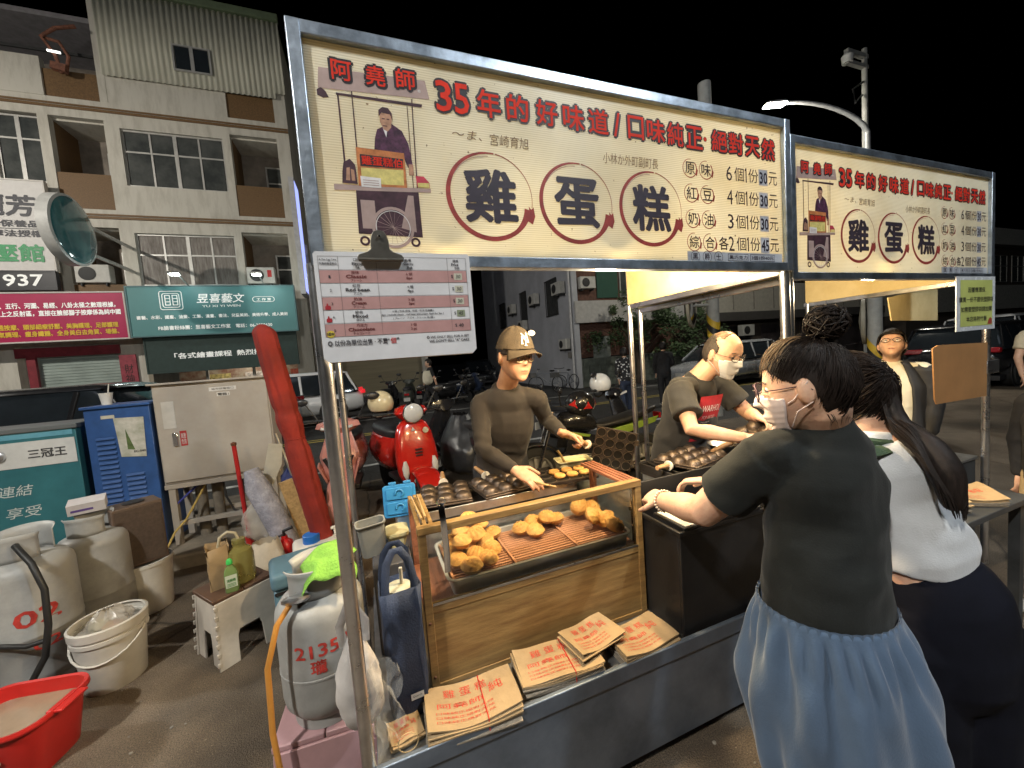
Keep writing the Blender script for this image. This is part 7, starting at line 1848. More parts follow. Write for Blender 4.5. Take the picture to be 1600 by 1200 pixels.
def spectacles(h, label, m, rx=.023, ry=.020, y=.100):
    g = thing('spectacles', label, 'glasses', (0, 0, 0), group='spectacles worn by people')
    lens = mat('spectacle_lens', (.95, .95, .97), .03, alpha=.10, nz=0, spec=.8)
    for sg in (-1, 1):
        pts = [(sg*.032+rx*math.cos(a*PI/10), y-.010*((sg*.032+rx*math.cos(a*PI/10))/.05)**2, .008+ry*math.sin(a*PI/10)) for a in range(20)]
        MB().tube([h.w(p) for p in pts], .0019, 6, closed=True).build('rim', m, g)
        b = MB(); b.v = [tuple(h.w(p)) for p in pts]; b.f = [tuple(range(20))]; b.build('lens', lens, g, smooth=None)
        MB().tube([h.w((sg*.055, y-.012, .012)), h.w((sg*.078*h.fat, .04, .012)), h.w((sg*.083*h.fat, -.005, .012)), h.w((sg*.083*h.fat, -.022, -.002))], .0013, 6).build('temple', m, g)
    MB().tube([h.w((-.010, y, .012)), h.w((0, y+.004, .015)), h.w((.010, y, .012))], .0013, 6).build('bridge', m, g)
    return g
def face_mask(h, label, m):
    g = thing('face_mask', label, 'face mask', (0, 0, 0), group='face masks worn by people')
    b = h.patch(lambda th, z, y, x: abs(th) < R(72) and -.110 < z < -.012+.012*math.cos(th*1.2), lambda th, z: .006+.010*math.exp(-(th/.5)**2)*max(0, 1-abs(z+.05)/.06)+.0004*math.sin(z*420), 80, 80)
    o = b.build('mask', m, g, smooth=60); solidify(o, .0015, 1)
    for sg in (-1, 1):
        for z0 in (-.025, -.088):
            p0 = head_pt(sg*R(70), math.asin(z0/.118), h.fat)
            MB().tube([h.w(p0*1.05), h.w((sg*.082*h.fat, .02, (z0-.01)/2)), h.w((sg*.086*h.fat, -.016, .02 if z0 > -.05 else -.03))], .0013, 6).build('ear_loop', m, g)
    return g
def torso(mb, pts, rad, lat, k=4, n=28, flat=False):
    pts = spline(pts, k); rad = interp(rad, k)
    if flat: return mb.tube(pts, rad, n, ref=lat)
    return limb(mb, pts, rad, n, ref=lat)
def person(label, group=None):
    return thing('person', label, 'person', (0, 0, 0), group=group)
def feet(mb, ank, fwd, s=1.0):
    f = V(fwd).normalized()
    limb(mb, [V(ank)+V((0, 0, .0))-f*.03*s, V(ank)-V((0, 0, .045))+f*.06*s, V(ank)-V((0, 0, .055))+f*.15*s], [(.042*s, .05*s), (.045*s, .04*s), (.042*s, .025*s)], 12, ref=(f.y, -f.x, 0))

# ---------------------------------------------------------------- young vendor in cap
t = person('young vendor in a brown cap and dark long-sleeved top tending the moulds')
lat = V((.887, -.461, 0)); fwd = V((-.10, -.99, 0))
h = Head((.742, 1.93, 1.582), (.18, -.98), R(-9), 0, 1.10)
LSH, RSH = V((.882, 1.995, 1.335)), V((.578, 2.125, 1.33))
LEL, LWR = V((.985, 2.105, 1.185)), V((.960, 1.85, 1.145)); REL, RWR = V((.535, 1.965, 1.095)), V((.635, 1.775, 1.02))
neck = V((.725, 2.03, 1.42))
b = MB(); h.skull(b)
limb(b, [h.w((0, -.02, -.05)), neck+V((0, .01, .01)), V((.725, 2.085, 1.36))], [.058, .058, .075], 18)
CH, WA, PE = V((.725, 2.10, 1.24)), V((.71, 2.19, 1.03)), V((.71, 2.22, .90))
torso(b, [neck+V((0, .05, -.04)), CH, WA, PE], [(.09, .055), (.15, .085), (.135, .09), (.155, .10)], lat)
for s_, sh, el, wr in ((1, LSH, LEL, LWR), (-1, RSH, REL, RWR)):
    limb(b, [sh, sh.lerp(el, .5), el, el.lerp(wr, .4), wr], [.042, .040, .034, .034, .026])
    hip = PE+lat*(.085*s_); kn = hip+V((0, .01, -.43)); an = kn+V((0, .02, -.40))
    limb(b, [hip, kn, an], [.075, .052, .036]); feet(b, an, (0, -1, 0))
hand(b, RWR, V((.055, -.075, -.035)), (.0, -.5, .8), 1, .32, 1.08, .16)
hand(b, LWR, V((.075, -.02, -.035)), (-.1, .35, .9), -1, 1.15, 1.05, .02, 1.5)
place(remesh(b, .0055), 'body', SKIN, t)
TOPM = mat('dark_brown_jersey', (.024, .020, .019), .85, nz=.15, ns=10, bump=.15, bs=250, sheen=.08)
b = MB()
torso(b, [neck+V((-.0, .045, -.018)), neck+V((0, .04, -.07)), CH+V((0, 0, .05)), CH-V((0, 0, .05)), WA, PE-V((0, 0, .02))], [(.088, .070), (.14, .098), (.160, .106), (.156, .112), (.152, .114), (.166, .124)], lat)
for s_, sh, el, wr in ((1, LSH, LEL, LWR), (-1, RSH, REL, RWR)):
    limb(b, [neck.lerp(sh, .45)+V((0, .03, -.02)), sh], [.050, .054]); limb(b, [sh, sh.lerp(el, .5), el], [.056, .051, .046]); limb(b, [el, el.lerp(wr, .5), wr.lerp(el, .06)], [.046, .042, .032])
me = remesh(b, .007, 6, 'long_sleeved_top'); folds(me, .005, 8, 1, (1.5, 1.5, .8), [((.70, 2.08, .98), .12, .004, (.2, 0, 1), 80), (tuple(REL), .10, .004, (.5, .5, .7), 95), (tuple(LEL), .10, .004, (.5, .5, .7), 95), (tuple(RSH), .09, .003, (.7, 0, -.7), 80)])
place(me, 'long_sleeved_top', TOPM, t)
b = MB()
torso(b, [PE+V((0, 0, .08)), PE, PE-V((0, 0, .10))], [(.165, .112), (.175, .12), (.165, .115)], lat)
for s_ in (1, -1):
    hip = PE+lat*(.088*s_); kn = hip+V((0, .01, -.43)); an = kn+V((0, .02, -.36)); limb(b, [hip, kn, an], [.095, .072, .062])
me = remesh(b, .01, 4, 'trousers'); folds(me, .006, 8, 4); place(me, 'trousers', mat('black_trousers', (.02, .02, .022), .85), t)
eyes(h, t, -.8, .12); lips(h, t)
o = h.patch(lambda th, z, y, x: (z > .028 if abs(th) < R(55) else z > -.005-.04*(abs(th) > R(100))) and not (abs(th) < R(95) and abs(th) > R(62) and z < .01), lambda th, z: .004, 72, 60).build('hair', HAIRM, t, smooth=70); solidify(o, .004, 1)
CAPM = mat('brown_cap_cotton', (.078, .060, .042), .9, nz=.2, ns=16, bump=.3, bs=150)
cp = thing('baseball_cap', 'faded brown baseball cap with a white monogram worn by the young vendor', 'cap', (0, 0, 0))
o = h.patch(lambda th, z, y, x: z > .036-.012*(1-math.cos(th))*.5, lambda th, z: .013+.012*max(0, (z-.05)/.06)+.002*math.sin(th*6), 72, 64).build('crown', CAPM, cp, smooth=60); solidify(o, .003, 1)
def brim(u, v):
    th = R(-62)+R(124)*u; p = head_pt(th, math.asin(.040/.118)); d = V((p.x*.55, p.y, 0)).normalized()
    return h.w(p+d*(.012+.068*v*math.cos((u-.5)*2.2))+V((0, 0, -.004*v-.012*abs(u-.5)*2*v-.030*v*((u-.5)*2)**2)))
o = MB().grid(brim, 24, 8).build('brim', CAPM, cp, smooth=60); solidify(o, .005)
MB().ball(h.w((0, -.005, .139)), .008).build('button', CAPM, cp)
for q in range(6):
    a = q*PI/3; MB().tube([h.w(head_pt(a, R(e))+V((math.sin(a)*math.cos(R(e))*.016, math.cos(a)*math.cos(R(e))*.016, .016*math.sin(R(e))+.008*max(0, (e-25)/60)))) for e in range(24, 92, 8)], .0014, 5).build('seam', mat('cap_seam', (.06, .045, .03), .9), cp)
def on_head(poly, m, name, par, th0, ph0, sc_, off):
    b = MB()
    for x, z in poly:
        p = head_pt(th0-x*sc_/.08, ph0+z*sc_/.115); d = V((p.x, p.y*.8, p.z+.01)).normalized()
        b.v.append(tuple(h.w(p+d*(off+.012*max(0, (p.z-.05)/.06)))))
    b.f = [tuple(range(len(poly)))]
    me = bpy.data.meshes.new(name); me.from_pydata(b.v, [], b.f); bm = bmesh.new(); bm.from_mesh(me); bmesh.ops.triangulate(bm, faces=bm.faces); bm.to_mesh(me); bm.free(); me.materials.append(m)
    o = bpy.data.objects.new(name, me); link(o, par)
MONO = mat('white_embroidery', (.70, .68, .62), .8)
def bar(x0, z0, x1, z1, w_): 
    d = V((x1-x0, z1-z0)).normalized(); n = V((-d.y, d.x))*w_/2
    return [(x0+n.x, z0+n.y), (x0-n.x, z0-n.y), (x1-n.x, z1-n.y), (x1+n.x, z1+n.y)]
for k_, s_ in enumerate((bar(-.5, -.62, -.5, .35, .2), bar(-.52, .36, .42, -.5, .2), bar(.45, -.5, .45, .5, .2), bar(-.55, .72, .02, .12, .17), bar(.55, .78, .0, .10, .17), bar(.0, .12, .0, -.85, .17), bar(-.2, -.85, .2, -.85, .1), bar(-.68, -.62, -.32, -.62, .1), bar(.28, .52, .64, .52, .1))):
    on_head(s_, MONO, 'monogram', cp, R(0), R(38), .034, .0215+.0004*k_)
MB().lathe([(0, .004), (.016, .003), (.018, 0)], 20, h.M @ Matrix.Translation((-.050, .066, .116)) @ Matrix.Rotation(R(-35), 4, 'X') @ Matrix.Rotation(R(25), 4, 'Y')).build('badge', mat('shiny_white_badge', (.8, .8, .75), .2, coat=1), cp)
spectacles(h, 'thin wire spectacles worn by the young vendor', mat('gold_wire', (.45, .36, .22), .3, .9), .024, .022)
o = MB().tube([(.655, 1.72, .985), (.72, 1.66, .965), (.775, 1.60, .955)], [.0055, .0055, .005], 10).build('wooden_stick', WOODP); tag(o, 'wooden stick held in the young vendor\'s right hand', 'stick')

# ---------------------------------------------------------------- older vendor with mask
t = person('older balding vendor in a grey t-shirt and face mask')
fw_ = V((.06, -.998, 0)); lat = V((.998, .06, 0))
h = Head((1.93, 1.665, 1.505), (.14, -.99), R(-22), 0, 1.10, 1.02)
neck = V((1.855, 1.755, 1.375)); CH, WA, PE = V((1.83, 1.83, 1.18)), V((1.81, 1.90, .98)), V((1.81, 1.93, .86))
RSH, REL, RWR = V((1.665, 1.735, 1.325)), V((1.575, 1.565, 1.125)), V((1.765, 1.425, 1.075)); LSH, LEL, LWR = V((2.03, 1.80, 1.32)), V((2.13, 1.67, 1.13)), V((2.02, 1.53, 1.135))
b = MB(); h.skull(b)
limb(b, [h.w((0, -.025, -.05)), neck+V((0, .01, 0)), CH+V((0, .03, .12))], [.062, .062, .07], 18)
torso(b, [neck+V((0, .05, -.06)), CH, WA, PE], [(.09, .055), (.155, .095), (.15, .115), (.16, .11)], lat)
for s_, sh, el, wr in ((1, LSH, LEL, LWR), (-1, RSH, REL, RWR)):
    limb(b, [sh, sh.lerp(el, .5), el, el.lerp(wr, .35), wr], [.052, .048, .041, .042, .028])
    hip = PE+lat*(.085*s_); kn = hip+V((0, .01, -.41)); an = kn+V((0, .02, -.38)); limb(b, [hip, kn, an], [.078, .054, .038]); feet(b, an, fw_)
hand(b, RWR, V((.09, -.03, -.01)), (0, -.3, .95), 1, .35, 1.05, .08); hand(b, LWR, V((-.02, -.09, -.01)), (.2, 0, .95), 1, .7, 1.05, .05)
place(remesh(b, .0055), 'body', SKIN2, t)
b = MB()
torso(b, [neck+V((0, .03, -.015)), neck+V((0, .04, -.07)), CH+V((0, 0, .06)), CH-V((0, 0, .06)), WA, PE-V((0, 0, .03))], [(.085, .074), (.14, .10), (.19, .125), (.19, .135), (.18, .14), (.185, .14)], lat)
for s_, sh, el in ((1, LSH, LEL), (-1, RSH, REL)):
    limb(b, [neck.lerp(sh, .45)+V((0, .02, -.03)), sh], [.06, .07]); b.tube([sh, sh.lerp(el, .35), sh.lerp(el, .68)], [.073, .074, .078], 20)
me = remesh(b, .007, 5, 't_shirt'); folds(me, .007, 7, 11, (1, 1, 1.4), [((1.75, 1.75, 1.1), .18, .004, (.5, 0, .8), 60)]); place(me, 't_shirt', mat('charcoal_t_shirt', (.026, .026, .028), .9, nz=.15, bump=.15, bs=250, sheen=.08), t)
b = MB(); torso(b, [PE+V((0, 0, .06)), PE, PE-V((0, 0, .1))], [(.17, .125), (.18, .13), (.17, .12)], lat)
for s_ in (1, -1):
    hip = PE+lat*(.088*s_); kn = hip+V((0, .01, -.41)); an = kn+V((0, .02, -.34)); limb(b, [hip, kn, an], [.098, .075, .065])
place(remesh(b, .01, 4, 'trousers'), 'trousers', mat('black_trousers'), t)
# red printed chest panel curved on the shirt
def chest(u, v, off):
    a = (u-.5)*1.0; z = 1.00+.27*v
    if z > 1.18: k_ = (z-1.18)/.125; c = V((1.83, 1.83, 0)).lerp(V((1.855, 1.795, 0)), k_); hd = .134-.016*k_
    else: k_ = (1.18-z)/.2; c = V((1.83, 1.83, 0)).lerp(V((1.81, 1.90, 0)), k_); hd = .134+.006*k_
    return V((c.x, c.y, z))+lat*(.19*math.sin(a))+fw_*(hd*math.cos(a)+.013+off)
b = MB().grid(lambda u, v: chest(u, v, .006), 16, 14); o = b.build('shirt_print', mat('shirt_print_red', (.50, .03, .045), .7, nz=.15, ns=30), t, smooth=60)
def chest_text(body, u0, v0, w_, h_):
    co, fs, ed = glyphs(body); lo, hi = co.min(0), co.max(0)
    me = bpy.data.meshes.new('shirt_lettering'); me.from_pydata([tuple(chest(u0+(p[0]-lo[0])/(hi[0]-lo[0])*w_, v0+(p[1]-lo[1])/(hi[1]-lo[1])*h_, .010)) for p in co], [], list(fs)); me.materials.append(mat('shirt_lettering_white', (.75, .7, .68), .7))
    o = bpy.data.objects.new('shirt_lettering', me); link(o, t)
chest_text('WARHOL', .12, .66, .76, .14); chest_text('POP ARTIST', .2, .5, .5, .07); chest_text('EXHIBITION', .2, .38, .5, .06)
eyes(h, t, -.6, .2)
GH = mat('greying_hair', (.045, .035, .03), .5, nz=.6, ns=30, stretch=(6, 6, 1), bump=.5, bs=90)
o = h.patch(lambda th, z, y, x: abs(th) > R(78) and (-.055 if abs(th) > R(112) else -.055+.075*(R(112)-abs(th))/R(34)) < z < (.090 if abs(th) > R(112) else .090-.045*(R(112)-abs(th))/R(34)), lambda th, z: .0035, 72, 60).build('hair', GH, t, smooth=70); solidify(o, .003, 1)
o = h.patch(lambda th, z, y, x: z > .084 and y < .02, lambda th, z: .001, 72, 60).build('thin_hair', mat('thin_hair', (.20, .12, .08), .5, nz=.6, ns=40), t, smooth=70); solidify(o, .002, 1)
MASKM = mat('white_mask_fabric', (.62, .64, .66), .8, nz=.06)
face_mask(h, 'white pleated face mask worn by the older vendor', MASKM)
spectacles(h, 'thin dark spectacles worn by the older vendor', mat('dark_wire', (.06, .05, .05), .3, .6), .024, .018)
# ---------------------------------------------------------------- woman in black t-shirt and blue shorts (nearest)
def strands(h, m, par, n, to, th0, z0, off, r=.002, seed=1, name='hair_strands'):
    rn = random.Random(seed); b = MB()
    for i in range(n):
        th = th0[0]+(th0[1]-th0[0])*rn.random(); z = z0[0]+(z0[1]-z0[0])*rn.random()
        ov = rn.uniform(.35, 1.15); p0 = head_pt(th, math.asin(max(-.99, min(.99, z/.118))), h.fat); e = V(to)+V((rn.uniform(-.012, .012), rn.uniform(-.012, .012), rn.uniform(-.012, .012)))
        pts = []
        for q in range(9):
            t_ = q/8; d = p0.lerp(e, t_)
            if d.length < .02: d = V((0, -.02, .02))
            th_ = math.atan2(d.x, d.y); ph = math.asin(max(-.999, min(.999, d.z/max(.02, d.length))))
            s_ = head_pt(th_, ph, h.fat); o_ = ov*off*(.55+.45*math.sin(PI*min(1, t_*1.15)))+.006*mnoise.noise(V((th*3, z*30, t_*3+seed)))
            pts.append(h.w(s_+s_.normalized()*o_))
        b.tube(pts, [r*.5]+[r]*7+[r*.8], 4, caps=False)
    o = b.build(name, m, par, smooth=60); o['kind'] = 'stuff'
    return o
t = person('woman in a black t-shirt and blue shorts leaning over the counter, seen from behind')
lat = V((1, -.06, 0))
h = Head((1.04, .66, 1.446), (-.50, .865), R(-12), 0, .98, 1.02)
neck = V((1.092, .655, 1.335)); CH, WA, PE = V((1.075, .64, 1.17)), V((1.025, .615, .92)), V((1.035, .58, .76))
LSH, LEL, LWR = V((.950, .69, 1.27)), V((.900, .865, 1.075)), V((.950, 1.10, 1.02)); RSH, REL, RWR = V((1.215, .70, 1.275)), V((1.29, .92, 1.12)), V((1.18, 1.10, 1.05))
b = MB(); h.skull(b)
limb(b, [h.w((0, -.025, -.05)), neck, CH+V((0, 0, .08))], [.062, .063, .08], 18)
torso(b, [neck+V((0, 0, -.07)), CH, WA, PE], [(.08, .05), (.112, .072), (.11, .085), (.12, .095)], lat)
for s_, sh, el, wr in ((-1, LSH, LEL, LWR), (1, RSH, REL, RWR)):
    limb(b, [sh, sh.lerp(el, .5), el, el.lerp(wr, .35), wr], [.056, .053, .047, .046, .029], 18)
    hip = PE+lat*(.08*s_); kn = hip+V((0, .03, -.34)); an = kn+V((0, -.03, -.34)); limb(b, [hip, kn, an], [.07, .058, .042], 18); feet(b, an, (0, 1, 0), .95)
hand(b, LWR, V((.02, .09, -.01)), (-.5, 0, .85), 1, .5, .95, .06); hand(b, RWR, V((-.04, .09, -.02)), (.2, 0, .95), -1, .5, .95, .06)
place(remesh(b, .005), 'body', SKIN2, t)
b = MB()
torso(b, [neck+V((0, -.005, -.005)), neck+V((.0, -.01, -.055)), CH+V((0, -.0, .04)), CH-V((0, 0, .08)), WA+V((0, 0, .05)), WA-V((-.0, 0, .030))], [(.074, .072), (.115, .085), (.150, .112), (.142, .116), (.136, .118), (.142, .124)], lat)
for s_, sh, el in ((-1, LSH, LEL), (1, RSH, REL)):
    limb(b, [neck.lerp(sh, .4)+V((0, 0, -.022)), sh], [.056, .066]); b.tube([sh-V((0, 0, .0)), sh.lerp(el, .35), sh.lerp(el, .66)], [.067, .068, .072], 24)
me = remesh(b, .006, 4, 't_shirt'); folds(me, .008, 7, 21, (1.3, 1, 1.5), [(tuple(LSH+V((.05, -.05, -.06))), .11, .004, (.5, .2, -.8), 60), ((1.02, .48, 1.0), .16, .003, (.4, 0, .9), 55)])
place(me, 't_shirt', mat('black_cotton_t_shirt', (.011, .0125, .012), .9, nz=.15, ns=5, bump=.12, bs=260, sheen=.06, spec=.25), t)
# gathered shorts
SHO = mat('blue_grey_cotton', (.055, .09, .15), .85, nz=.12, ns=5, bump=.15, bs=220, sheen=.2)
def shorts(u, v):
    a = 2*PI*u; z = .905-.58*v
    g = math.sin(min(1, v*2.1)*PI/2)
    c = WA.lerp(PE, min(1.3, v*1.5)); c = V((c.x-.0, c.y, z))
    c.x -= .045*max(0, v-.2); hw, hd = .146+.046*g-.10*max(0, v-.40)**1.3, .128+.052*g-.08*max(0, v-.40)**1.3
    ga = math.sin(a*25+2*math.sin(a*3))*.009*math.exp(-((v-.12)/.09)**2)+math.sin(a*9+1.5*math.sin(a*2)+v*3)*.012*min(1, v*3)+.006*math.sin(a*15-v*5)*min(1, v*4)
    ga += .012*mnoise.noise(V((math.cos(a)*2.2, math.sin(a)*2.2, v*4)))*min(1, v*3)
    if v < .06: ga *= v/.06
    return c+lat*(math.cos(a)*(hw+ga))+V((0, math.sin(a)*(hd+ga), 0))
o = MB().grid(shorts, 150, 60, cu=True).build('shorts', SHO, t, smooth=80); solidify(o, .004, 1)
def band(u, v):
    a = 2*PI*u; p = shorts(u, .0)-V((0, 0, .03*v-.006)); n = (p-V((WA.x, WA.y, p.z))).normalized()
    return p+n*(.004+.0035*math.sin(a*46)*(.4+.6*math.sin(v*PI)))
MB().grid(band, 184, 6, cu=True).build('waistband', SHO, t, smooth=80)
# hair: cap of hair, bun and loose strands
HW = mat('dark_brown_hair', (.012, .008, .0065), .55, nz=.5, ns=26, stretch=(5, 5, 1), bump=.1, bs=110, spec=.22); HL = mat('bleached_hair', (.20, .13, .07), .5, nz=.3, ns=30)
def hl1(th):
    a = abs(th)
    if a < R(40): return .062
    if a < R(82): return .062-.046*(a-R(40))/R(42)
    if a < R(98): return .016+.008*(a-R(82))/R(16)
    return max(-.080, .024-.13*((a-R(98))/R(36))**.6)
o = h.patch(lambda th, z, y, x: z > hl1(th), lambda th, z: .0012+(.006*max(0, -math.cos(th))+.005*max(0, (z-.02)/.1))*max(0, min(1, (z-hl1(th))/.04)), 120, 90).build('hair', HW, t, smooth=70); solidify(o, .0015, 1)
strands(h, HW, t, 900, (0, -.065, .105), (R(102), R(258)), (-.030, .07), .018, .0011, 3)
strands(h, HW, t, 450, (0, -.065, .105), (R(128), R(232)), (-.078, -.02), .017, .0011, 23)
strands(h, HW, t, 260, (0, -.065, .105), (R(62), R(110)), (.016, .07), .015, .0010, 7)
strands(h, HW, t, 260, (0, -.065, .105), (R(250), R(298)), (.016, .07), .015, .0010, 8)
strands(h, HW, t, 300, (0, -.065, .105), (R(-52), R(52)), (.066, .085), .014, .0010, 4)
o = strands(h, HL, t, 30, (.0, -.05, .105), (R(-70), R(-30)), (.034, .062), .019, .0008, 6, 'bleached_strands')
bc = h.w((0, -.082, .148)); rn = random.Random(5); b = MB()
b.ball(bc, .036, 20, 14)
for i in range(150):
    ax = V((rn.gauss(0, 1), rn.gauss(0, 1), rn.gauss(0, 1))).normalized(); u_ = ax.orthogonal().normalized(); v_ = ax.cross(u_); r_ = rn.uniform(.030, .046); a0 = rn.uniform(0, 6)
    b.tube([bc+(u_*math.cos(a0+q*.5)+v_*math.sin(a0+q*.5))*r_*(1+.05*math.sin(q))+ax*rn.uniform(-.012, .012) for q in range(8)], [.0006, .0022, .0022, .0022, .0022, .0022, .0018, .0004], 5)
o = b.build('bun', HW, t, smooth=60)
b = MB(); rn = random.Random(12)
for i in range(60):
    th = R(rn.uniform(115, 245)); p = head_pt(th, math.asin(-.066/.118), h.fat)*1.06; l = rn.uniform(.012, .05)
    b.tube([h.w(p), h.w(p+V((rn.uniform(-.008, .008), -.004, -l*.5))), h.w(p+V((rn.uniform(-.02, .02), rn.uniform(-.01, .008), -l)))], [.0006, .0005, .0002], 4, caps=False)
for i in range(50):
    th = R(rn.uniform(0, 360)); el = R(rn.uniform(25, 80)); p = head_pt(th, el, h.fat)*1.16; d = V((rn.gauss(0, 1), rn.gauss(0, 1), .6)).normalized()*rn.uniform(.015, .035)
    b.tube([h.w(p), h.w(p+d*.5), h.w(p+d+V((0, -.012, -.006)))], [.0005, .0005, .0002], 4, caps=False)
o = b.build('loose_wisps', HW, t); o['kind'] = 'stuff'
face_mask(h, 'pale pink face mask worn by the nearest woman', mat('pale_pink_mask', (.66, .55, .52), .8, nz=.05))
spectacles(h, 'round dark rimmed spectacles worn by the nearest woman', mat('dark_plum_wire', (.07, .04, .06), .3, .5), .026, .024, .108)
eyes(h, t, 0, .5)
t2 = thing('bead_bracelet', 'pale bead bracelet on the nearest woman\'s left wrist', 'bracelet', (0, 0, 0))
dirw = (LWR-LEL).normalized(); u_ = dirw.orthogonal().normalized(); v_ = dirw.cross(u_); bd_ = MB().ball((0, 0, 0), .0048, 10, 6).data('bead', 60); bd_.materials.append(mat('pale_bead', (.6, .48, .36), .3))
for q in range(22):
    a = q*2*PI/22; p = LWR-dirw*.02+(u_*math.cos(a)+v_*math.sin(a))*.036; inst(bd_, 'bead', None, t2, p)
# ---------------------------------------------------------------- woman in white top with ponytail
t = person('woman in a short white top and black trousers bending forward, long ponytail down her back')
lat = V((.93, -.36, 0)).normalized()
h = Head((1.405, .76, 1.385), (-.1, .99), R(-35), 0, 1.05)
neck = V((1.392, .715, 1.275)); CH, WA, PE = V((1.415, .665, 1.13)), V((1.425, .61, .93)), V((1.445, .565, .76))
LSH, LEL, LWR = V((1.265, .76, 1.21)), V((1.24, .95, 1.05)), V((1.38, 1.06, .98)); RSH, REL, RWR = V((1.53, .685, 1.20)), V((1.62, .86, 1.04)), V((1.60, 1.05, .95))
b = MB(); h.skull(b)
limb(b, [h.w((0, -.02, -.05)), neck, CH+V((0, 0, .08))], [.056, .058, .08], 18)
torso(b, [neck+V((0, 0, -.06)), CH, WA, PE], [(.085, .06), (.12, .085), (.113, .10), (.13, .115)], lat)
for s_, sh, el, wr in ((-1, LSH, LEL, LWR), (1, RSH, REL, RWR)):
    limb(b, [sh, sh.lerp(el, .5), el, el.lerp(wr, .4), wr], [.050, .046, .040, .038, .027])
    hip = PE+lat*(.09*s_); kn = hip+V((0, .02, -.35)); an = kn+V((0, -.02, -.34)); limb(b, [hip, kn, an], [.075, .06, .04]); feet(b, an, (0, 1, 0), .95)
hand(b, LWR, V((.05, .08, 0)), (0, 0, 1), 1, .5, .93); hand(b, RWR, V((-.03, .09, 0)), (0, 0, 1), -1, .5, .93)
place(remesh(b, .006), 'body', SKIN2, t)
b = MB()
torso(b, [neck+V((0, -.005, .005)), neck+V((0, -.01, -.05)), CH+V((0, 0, .04)), CH-V((0, 0, .05)), WA+V((0, 0, .05)), WA-V((0, 0, .022))], [(.068, .065), (.115, .088), (.140, .105), (.130, .110), (.121, .108), (.124, .112)], lat, flat=True)
for s_, sh, el in ((-1, LSH, LEL), (1, RSH, REL)):
    limb(b, [neck.lerp(sh, .4)+V((0, 0, -.02)), sh], [.054, .060]); b.tube([sh, sh.lerp(el, .4), sh.lerp(el, .8)], [.060, .059, .058], 20)
me = remesh(b, .006, 5, 'short_top'); folds(me, .006, 6, 33, (1, 1, 1.6), [((1.44, .50, 1.02), .12, .004, (.6, 0, .8), 60)])
place(me, 'short_top', mat('silvery_white_knit', (.50, .515, .54), .42, nz=.08, ns=6, bump=.15, bs=240, sheen=.3), t)
b = MB(); b.tube([neck+V((.085*math.cos(a*PI/10), .078*math.sin(a*PI/10), -.022+.018*math.sin(a*PI/10)+.01)) for a in range(20)], [(.02, .012)]*20, 8, closed=True); b.build('green_collar', mat('dark_green_knit', (.045, .075, .04), .9, bump=.3, bs=200), t)
b = MB(); b.tube([neck+V((-.05, -.05, -.035)), neck+V((-.10, -.04, -.05)), LSH+V((.0, -.02, .045))], [(.05, .016), (.05, .016), (.045, .014)], 10, ref=(0, -1, 0)); b.build('green_shoulder_panel', mat('dark_green_knit'), t)
b = MB(); torso(b, [WA-V((0, 0, .055)), PE+V((0, 0, .06)), PE-V((0, 0, .05)), PE-V((0, 0, .14))], [(.121, .108), (.145, .126), (.158, .136), (.156, .134)], lat)
for s_ in (1, -1):
    hip = PE+lat*(.075*s_)-V((0, 0, .05)); kn = hip+V((0, .01, -.32)); an = kn+V((0, -.0, -.30)); limb(b, [hip, kn, an], [.118, .112, .105], 20)
me = remesh(b, .008, 5, 'trousers'); folds(me, .006, 6, 8); place(me, 'trousers', mat('navy_black_cloth', (.005, .0055, .010), .95, nz=.2, spec=.15), t)
o = h.patch(lambda th, z, y, x: (z > .045 if abs(th) < R(60) else (z > -.01 if abs(th) < R(88) else z > -.09)), lambda th, z: .003+.006*max(0, -math.cos(th)), 90, 60).build('hair', HW, t, smooth=70); solidify(o, .002, 1)
strands(h, HW, t, 900, (0, -.10, .0), (R(50), R(310)), (-.085, .10), .020, .0010, 13)
# ponytail
path = spline([h.w((0, -.10, .005)), V((1.398, .635, 1.31)), V((1.385, .565, 1.25)), V((1.375, .528, 1.19)), V((1.365, .512, 1.12))], 5)
b = MB(); rn = random.Random(9); n_ = len(path)
limb(b, path, [.015+.022*math.sin(min(1, i/n_*1.5)*PI/2)*(1 if i < n_*.7 else 1-.75*(i-n_*.7)/(n_*.3)) for i in range(n_)], 14)
for i in range(520):
    a = rn.uniform(0, 6.28); rr = rn.uniform(.55, 1.25); L_ = rn.randint(n_-5, n_)
    b.tube([p+V((math.cos(a+.05*j), .5*math.sin(a+.05*j), math.sin(a+.05*j)))*rr*(.018+.030*math.sin(min(1, j/n_*1.5)*PI/2)*(1 if j < n_*.72 else 1-.6*(j-n_*.72)/(n_*.28))) for j, p in enumerate(path[:L_])], [.0011]*(L_-1)+[.0004], 4, caps=False)
b.build('ponytail', HW, t, smooth=60)
